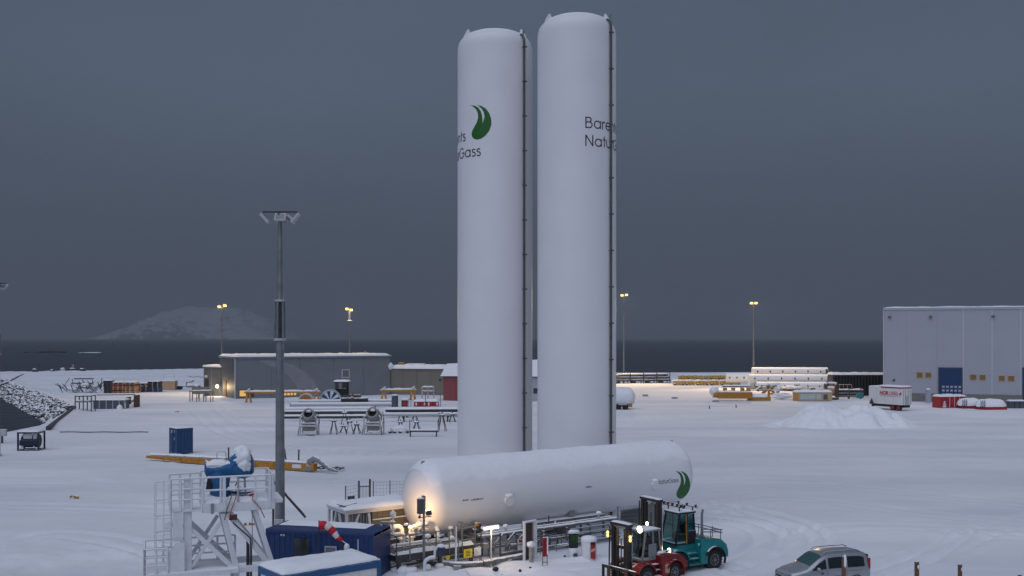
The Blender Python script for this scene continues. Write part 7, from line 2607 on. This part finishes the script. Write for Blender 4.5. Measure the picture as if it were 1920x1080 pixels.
# heap of yellow fittings
q = g(1418, 740)
t = thing("yellow_fittings", "heap of yellow and brown fittings in front of the white pipe stack", "fittings", (q.x, q.y, 0))
rng = random.Random(6)
for k in range(46):
    x, z = rng.uniform(0, 5.2), rng.uniform(.1, 2.2)
    MB().box((x, rng.uniform(0, 1.2), z), (rng.uniform(.3, .8), .4, rng.uniform(.15, .35)), (rng.uniform(-.4, .4), rng.uniform(-.5, .5), rng.uniform(-.4, .4))).build("fitting", rng.choice(["yellow_paint", "yellow_paint", "orange_paint", "rust_brown", "dark_steel"]), t)
for k in range(7):
    MB().lump((rng.uniform(0, 5), .3, rng.uniform(.8, 2.6)), (.9, .7, .25), seed=k, n=8).build("snow", "snow", t, smooth=60)
q = g(1470, 733)
t = thing("brown_scrap", "low snowy row of brown scrap right of the yellow fittings", "scrap", (q.x, q.y, 0))
for k in range(16):
    MB().box((rng.uniform(0, 4), rng.uniform(0, 1), rng.uniform(.1, .9)), (.5, .4, .3), (rng.uniform(-.5, .5), rng.uniform(-.5, .5), 0)).build("piece", rng.choice(["rust_brown", "dark_steel", "wood_orange"]), t)
MB().lump((2, .4, .8), (2.2, .9, .4), seed=3, n=10, amp=.5).build("snow", "snow", t, smooth=60)
for k in range(4):
    MB().beam((2.2 + k * .35, 0, .5), (2.5 + k * .4, 0, 1.7), .09).build("bar", "dark_steel", t)
q = g(1455, 749)
t = thing("snowed_parts", "dark machine parts buried in snow right of the yellow outrigger", "scrap", (q.x, q.y, 0))
for k in range(8):
    MB().beam((rng.uniform(0, 3), rng.uniform(0, 1), rng.uniform(.2, 1)), (rng.uniform(0, 3.2), rng.uniform(0, 1), rng.uniform(.3, 1.3)), .16).build("bar", "dark_steel", t)
MB().lump((1.4, .6, .7), (1.9, .9, .6), seed=3, n=10, amp=.5).build("snow", "snow", t, smooth=60)

# flat box with pale green sides, drum reel, rails
q = g(1492, 752)
t = thing("generator_box", "low pale box with green panels and a yellow end left of the brown drum", "generator", (q.x, q.y, 0), math.radians(1))
MB().b(0, .5, 0, 2, -.2, 1.7).build("end_unit", "orange_paint", t)
MB().b(.5, 7.2, 0, 2, .1, 1.6).build("body", "wood_pale", t)
for k, (x0, x1) in enumerate(((.9, 2.4), (2.45, 3.9), (4.1, 5.0))):
    MB().b(x0, x1, -.05, -.003, .3, 1.4).build("side_panel", "pale_green", t)
MB().b(5.5, 6.3, -.05, -.003, .3, 1.3).build("side_panel", "cladding_dark", t)
MB().snow(-.1, 7.3, -.1, 2.1, 1.7, .45, step=.3, edge=.5, rough=.5, seed=17).build("snow", "snow", t, smooth=70)
q = g(1560, 749)
t = thing("brown_drum_reel", "rust brown drum reel standing on edge in the right yard", "reel", (q.x, q.y, 0), math.radians(60))
MB().lathe([(1.5, -1.0), (1.55, -.9), (1.5, -.8)], n=28, o=(0, 0, 1.9), axis='y').build("flange", "rust_brown", t, smooth=40)
MB().lathe([(1.5, .8), (1.55, .9), (1.5, 1.0)], n=28, o=(0, 0, 1.9), axis='y').build("flange", "rust_brown", t, smooth=40)
MB().lathe([(.85, -.8), (.85, .8)], n=24, o=(0, 0, 1.9), axis='y').build("drum", "wood_pale", t, smooth=40)
MB().b(-1.2, 1.2, -1.1, 1.1, -.2, .4).build("stand", "dark_steel", t)
MB().lump((0, 0, 3.35), (.6, 1.0, .25), seed=3, n=8).build("snow", "snow", t, smooth=60)
q = g(1526, 748)
t = thing("winch", "small brown winch with pale drum left of the standing reel", "winch", (q.x, q.y, 0), 0)
MB().b(-.2, .3, 0, 1.2, -.2, 2.2).b(2.2, 2.5, 0, 1.2, -.2, 2.2).split("side_frame", "rust_brown", t)
MB().cyl((.3, .6, 1.5), (2.2, .6, 1.5), .7, n=16).build("drum", "wood_pale", t, smooth=50)
MB().tube([(-1.2, 0, .2), (-1.2, 0, 2.7), (2, 0, 2.7), (2, 0, 2.3)], .08, n=6).build("hoop_rail", "orange_paint", t)
q = g(1568, 748)
t = thing("pipe_sled", "dark sled with thin pipes and yellow hoop rail left of the white trailer", "sled", (q.x, q.y, 0), 0)
for z in (.5, 1.1, 1.7):
    MB().cyl((0, 0, z), (5.6, 0, z), .14, n=8).build("pipe", "dark_steel", t, smooth=50)
for x in (.4, 2.6, 5.0):
    MB().b(x - .12, x + .12, -.1, .5, -.2, 2.2).build("upright", "dark_steel", t)
MB().b(4.2, 5.4, -.2, .4, .2, 1.1).build("tool_box", "teal_paint", t)
MB().tube([(-.2, .4, 1.5), (-.2, .4, 2.9), (3.2, .4, 2.9), (3.4, .4, 2.1)], .07, n=6).build("hoop_rail", "orange_paint", t)
for x in (.8, 1.6, 2.4):
    MB().cyl((x, .4, 1.6), (x, .4, 2.9), .05, n=6).build("hoop_post", "orange_paint", t)
MB().snow(0, 5.6, -.15, .6, 1.85, .25, step=.3, edge=.2, rough=.8, seed=6).build("snow", "snow", t, smooth=70)

# white trailer with red name
q0 = g(1628, 762)
NY = 168.0
a_ = at(1629, 760, 175)
b_ = at(1690.5, 770, 169)
ang = math.atan2(b_.y - a_.y, b_.x - a_.x)
t = thing("box_trailer", "white box trailer with red lettering and red roof edge before the hall", "trailer", (a_.x, a_.y, 0), ang)
L = (Vector((b_.x, b_.y)) - Vector((a_.x, a_.y))).length
TH = 4.05
MB().b(0, L, 0, 2.5, 1.0, TH - .25).build("body", "trailer_white", t, bevel=.03)
MB().b(L * .38, L, -.02, 2.52, TH - .25, TH - .02).build("roof_edge", "bright_red", t)
MB().b(0, L * .38, .02, 2.48, TH - .25, TH - .12).build("roof_edge", "trailer_white", t)
MB().snow(L * .3, L + .05, -.05, 2.55, TH - .02, .25, step=.25, edge=.3, seed=22).build("snow", "snow", t, smooth=70)
MB().snow(-.02, L * .3, -.05, 2.55, TH - .12, .16, step=.25, edge=.2, seed=23).build("snow", "snow", t, smooth=70)
for k in range(1, 4):
    MB().b(L * k / 4 - .02, L * k / 4 + .02, -.012, -.002, 1.0, TH - .3).build("panel_joint", "light_grey", t)
for s_ in (0, 1):
    MB().b(L + .002, L + .06, .06 + 1.22 * s_, 1.22 + 1.22 * s_, 1.05, TH - .3).build("rear_door", "trailer_white", t)
for y in (.4, .9, 1.6, 2.1):
    MB().cyl((L + .1, y, 1.1), (L + .1, y, TH - .4), .03, n=6).build("lock_rod", "grey_paint", t)
MB().b(L + .08, L + .12, .8, 1.7, 1.2, 2.6).build("tail_lift", "light_grey", t)
MB().b(.2, L + .1, .5, 2.0, .55, 1.0).build("chassis", "black_plastic", t)
for x in (L - .7, L - 1.9):
    w = MB().cyl((x, .05, .5), (x, .45, .5), .5, n=18).build("wheel", "black_rubber", t, smooth=40)
    MB().cyl((x, .03, .5), (x, .05, .5), .3, n=16).build("rim", "bright_red", w)
MB().b(.5, .8, .1, .4, -.2, 1.0).build("support_leg", "dark_steel", t)
# triangle stand
MB().prism([(.3, .9), (1.3, .9), (.8, 1.9)], -.25, -.18).build("warning_triangle", "dark_steel", t)
def font_text(txt, size, parent, x, y, z, m, bold=0.0, xs=1.0, name="lettering"):
    cu = bpy.data.curves.new(name, 'FONT')
    cu.body = txt
    cu.size = size
    cu.offset = bold
    cu.extrude = .008
    tmp = bpy.data.objects.new(name, cu)
    COL.objects.link(tmp)
    dg = bpy.context.evaluated_depsgraph_get()
    me = bpy.data.meshes.new_from_object(tmp.evaluated_get(dg))
    me.transform(Matrix.Translation((x, y, z)) @ Matrix.Rotation(math.pi / 2, 4, 'X') @ Matrix.Diagonal((xs, 1, 1, 1)))
    bpy.data.objects.remove(tmp)
    o_ = bpy.data.objects.new(name, me)
    me.materials.clear()
    me.materials.append(MATS[m])
    COL.objects.link(o_)
    o_.parent = parent
    w_ = max(v.co.x for v in me.vertices)
    return o_, w_
o, xe = font_text("NOR", .92, t, L * .34, -.03, 2.62, "letter_red", bold=.03, xs=.92)
o, xe = font_text("LINES", .92, t, xe + .1, -.03, 2.62, "letter_red", xs=.78)
for k in range(4):
    th = k * .5 - .3
    MB().tube([(xe + .35 + .1 * math.cos(th * 3), -.03, 2.5 + .1 * k), (xe + .55, -.03, 2.85 + .1 * k), (xe + .75, -.03, 3.15 - .12 * k)], .035, n=6).build("emblem_stroke", "letter_red", t)
MB().b(L * .34, xe, -.03, -.012, 2.42, 2.46).build("underline", "letter_red", t)

# red containers and domed tents under snow
q = g(1763, 765)
t = thing("red_container", "low red container with white symbol and snowy roof beside the blue door", "container", (q.x, q.y, 0), math.radians(14))
corrugated(MB(), .1, 5.4, 0, 0, 1.95, pitch=.6, depth=.08).build("side", "bright_red", t)
MB().b(.05, 5.4, .09, 2.2, -.2, 1.95).build("body", "bright_red", t)
MB().b(0, .12, -.02, 2.2, -.2, 2.0).build("corner_post", "bright_red", t)
for x in (1.9, 2.9, 3.9):
    MB().b(x, x + .08, -.04, -.003, .1, 1.9).build("rib", "white_steel", t)
for (x0, x1, z0, z1) in ((.5, 1.2, .1, .45), (.55, 1.15, .55, .75), (.7, 1.0, .8, 1.2)):
    MB().b(x0, x1, -.05, -.003, z0, z1).build("symbol", "white_steel", t)
MB().snow(-.1, 5.5, -.1, 2.3, 1.97, .35, step=.3, edge=.4, rough=.5, seed=24).build("snow", "snow", t, smooth=70)
def domed(px, py, L_, label, seed):
    q_ = g(px, py)
    t_ = thing("covered_boat", label, "cover", (q_.x, q_.y, 0), math.radians(6), "snow covered red capsules")
    MB().b(.3, L_ - .2, 0, 2.2, -.2, .55).build("hull", "bright_red", t_, bevel=.08)
    vs_, fs_ = [], []
    for i in range(19):
        u = i / 18
        x = L_ * u
        k_ = max(.03, 1 - abs(2 * u - 1) ** 5) ** .5
        for j in range(11):
            th = math.pi * j / 10
            nn = 1 + .08 * mnoise.noise(Vector((u * 5, th * 2, seed)))
            vs_.append((x, 1.1 - math.cos(th) * 1.2 * k_ * nn, .45 + math.sin(th) * 1.35 * k_ * nn))
    for i in range(18):
        for j in range(10):
            k = i * 11 + j
            fs_.append((k, k + 1, k + 12, k + 11))
    MB().add(vs_, fs_).build("snow", "snow", t_, smooth=60)
    for k in range(3):
        MB().tube([(.1 + k * .35, -.25, .2), (.25 + k * .35, -.2, 1.0), (.5 + k * .35, .3, 1.55)], .06, n=6).build("strap", "letter_navy", t_)
domed(1802, 766, 4.2, "red capsule under a snow dome, left of the pair", 2.0)
domed(1836, 768, 5.4, "larger red capsule under a snow dome, right of the pair", 5.0)
q = g(1893, 765)
t = thing("dark_bin", "dark green waste bin row by the hall wall at the right", "bin", (q.x, q.y, 0), 0)
for k in range(3):
    MB().b(k * .95, k * .95 + .85, 0, 1.2, -.2, 1.2).build("bin_body", "cladding_dark", t, bevel=.05)
MB().snow(-.1, 2.9, -.1, 1.3, 1.2, .25, step=.25, edge=.3, seed=3).build("snow", "snow", t, smooth=70)

# low stone benches, stakes
for k, (px, py, lab) in enumerate(((1210, 743, "low grey kerb stone nearest the tanks on the lit snow"), (1265, 748, "low grey kerb stone midway across the lit snow"), (1342, 754, "low grey kerb stone below the long yellow machine"))):
    q = g(px, py)
    t = thing("kerb_stone", lab, "kerb stone", (q.x, q.y, 0), -.25 if k == 0 else 0, "kerb stones on the lit snow")
    MB().b(-.6, .6, -.2, .2, -.1, .38).build("stone", "concrete", t, bevel=.04)
    MB().snow(-.62, .62, -.22, .22, .38, .12, step=.15, edge=.12).build("snow", "snow", t, smooth=70)
for k, (px, py, lab) in enumerate(((1330, 767, "left one of two short dark stakes in the snow"), (1380, 765, "right one of two short dark stakes in the snow"))):
    q = g(px, py)
    o = MB().b(-.06, .06, -.06, .06, -.2, .65).box((.02, 0, .2), (.2, .1, .25)).build("short_stake", "dark_steel")
    o.location = (q.x, q.y, 0)
    tag(o, lab, "stake", "short stakes on the open snow")

# ================================================================== HAZE
hz_ = MB()
hz_.b(-25000, 25000, -2500, 25000, SEA_Z - 3.0, 640.0)
hm = bpy.data.materials.new("haze_air")
hm.use_nodes = True
hn, hlk = hm.node_tree.nodes, hm.node_tree.links
hn.clear()
ho = hn.new("ShaderNodeOutputMaterial")
hv = hn.new("ShaderNodeVolumePrincipled")
hv.inputs["Color"].default_value = (0.44, 0.50, 0.58, 1)
hv.inputs["Density"].default_value = 1.6e-4
hv.inputs["Anisotropy"].default_value = 0.0
hlk.new(hv.outputs["Volume"], ho.inputs["Volume"])
haze = hz_.build("haze", hm)
tag(haze, kind="stuff")
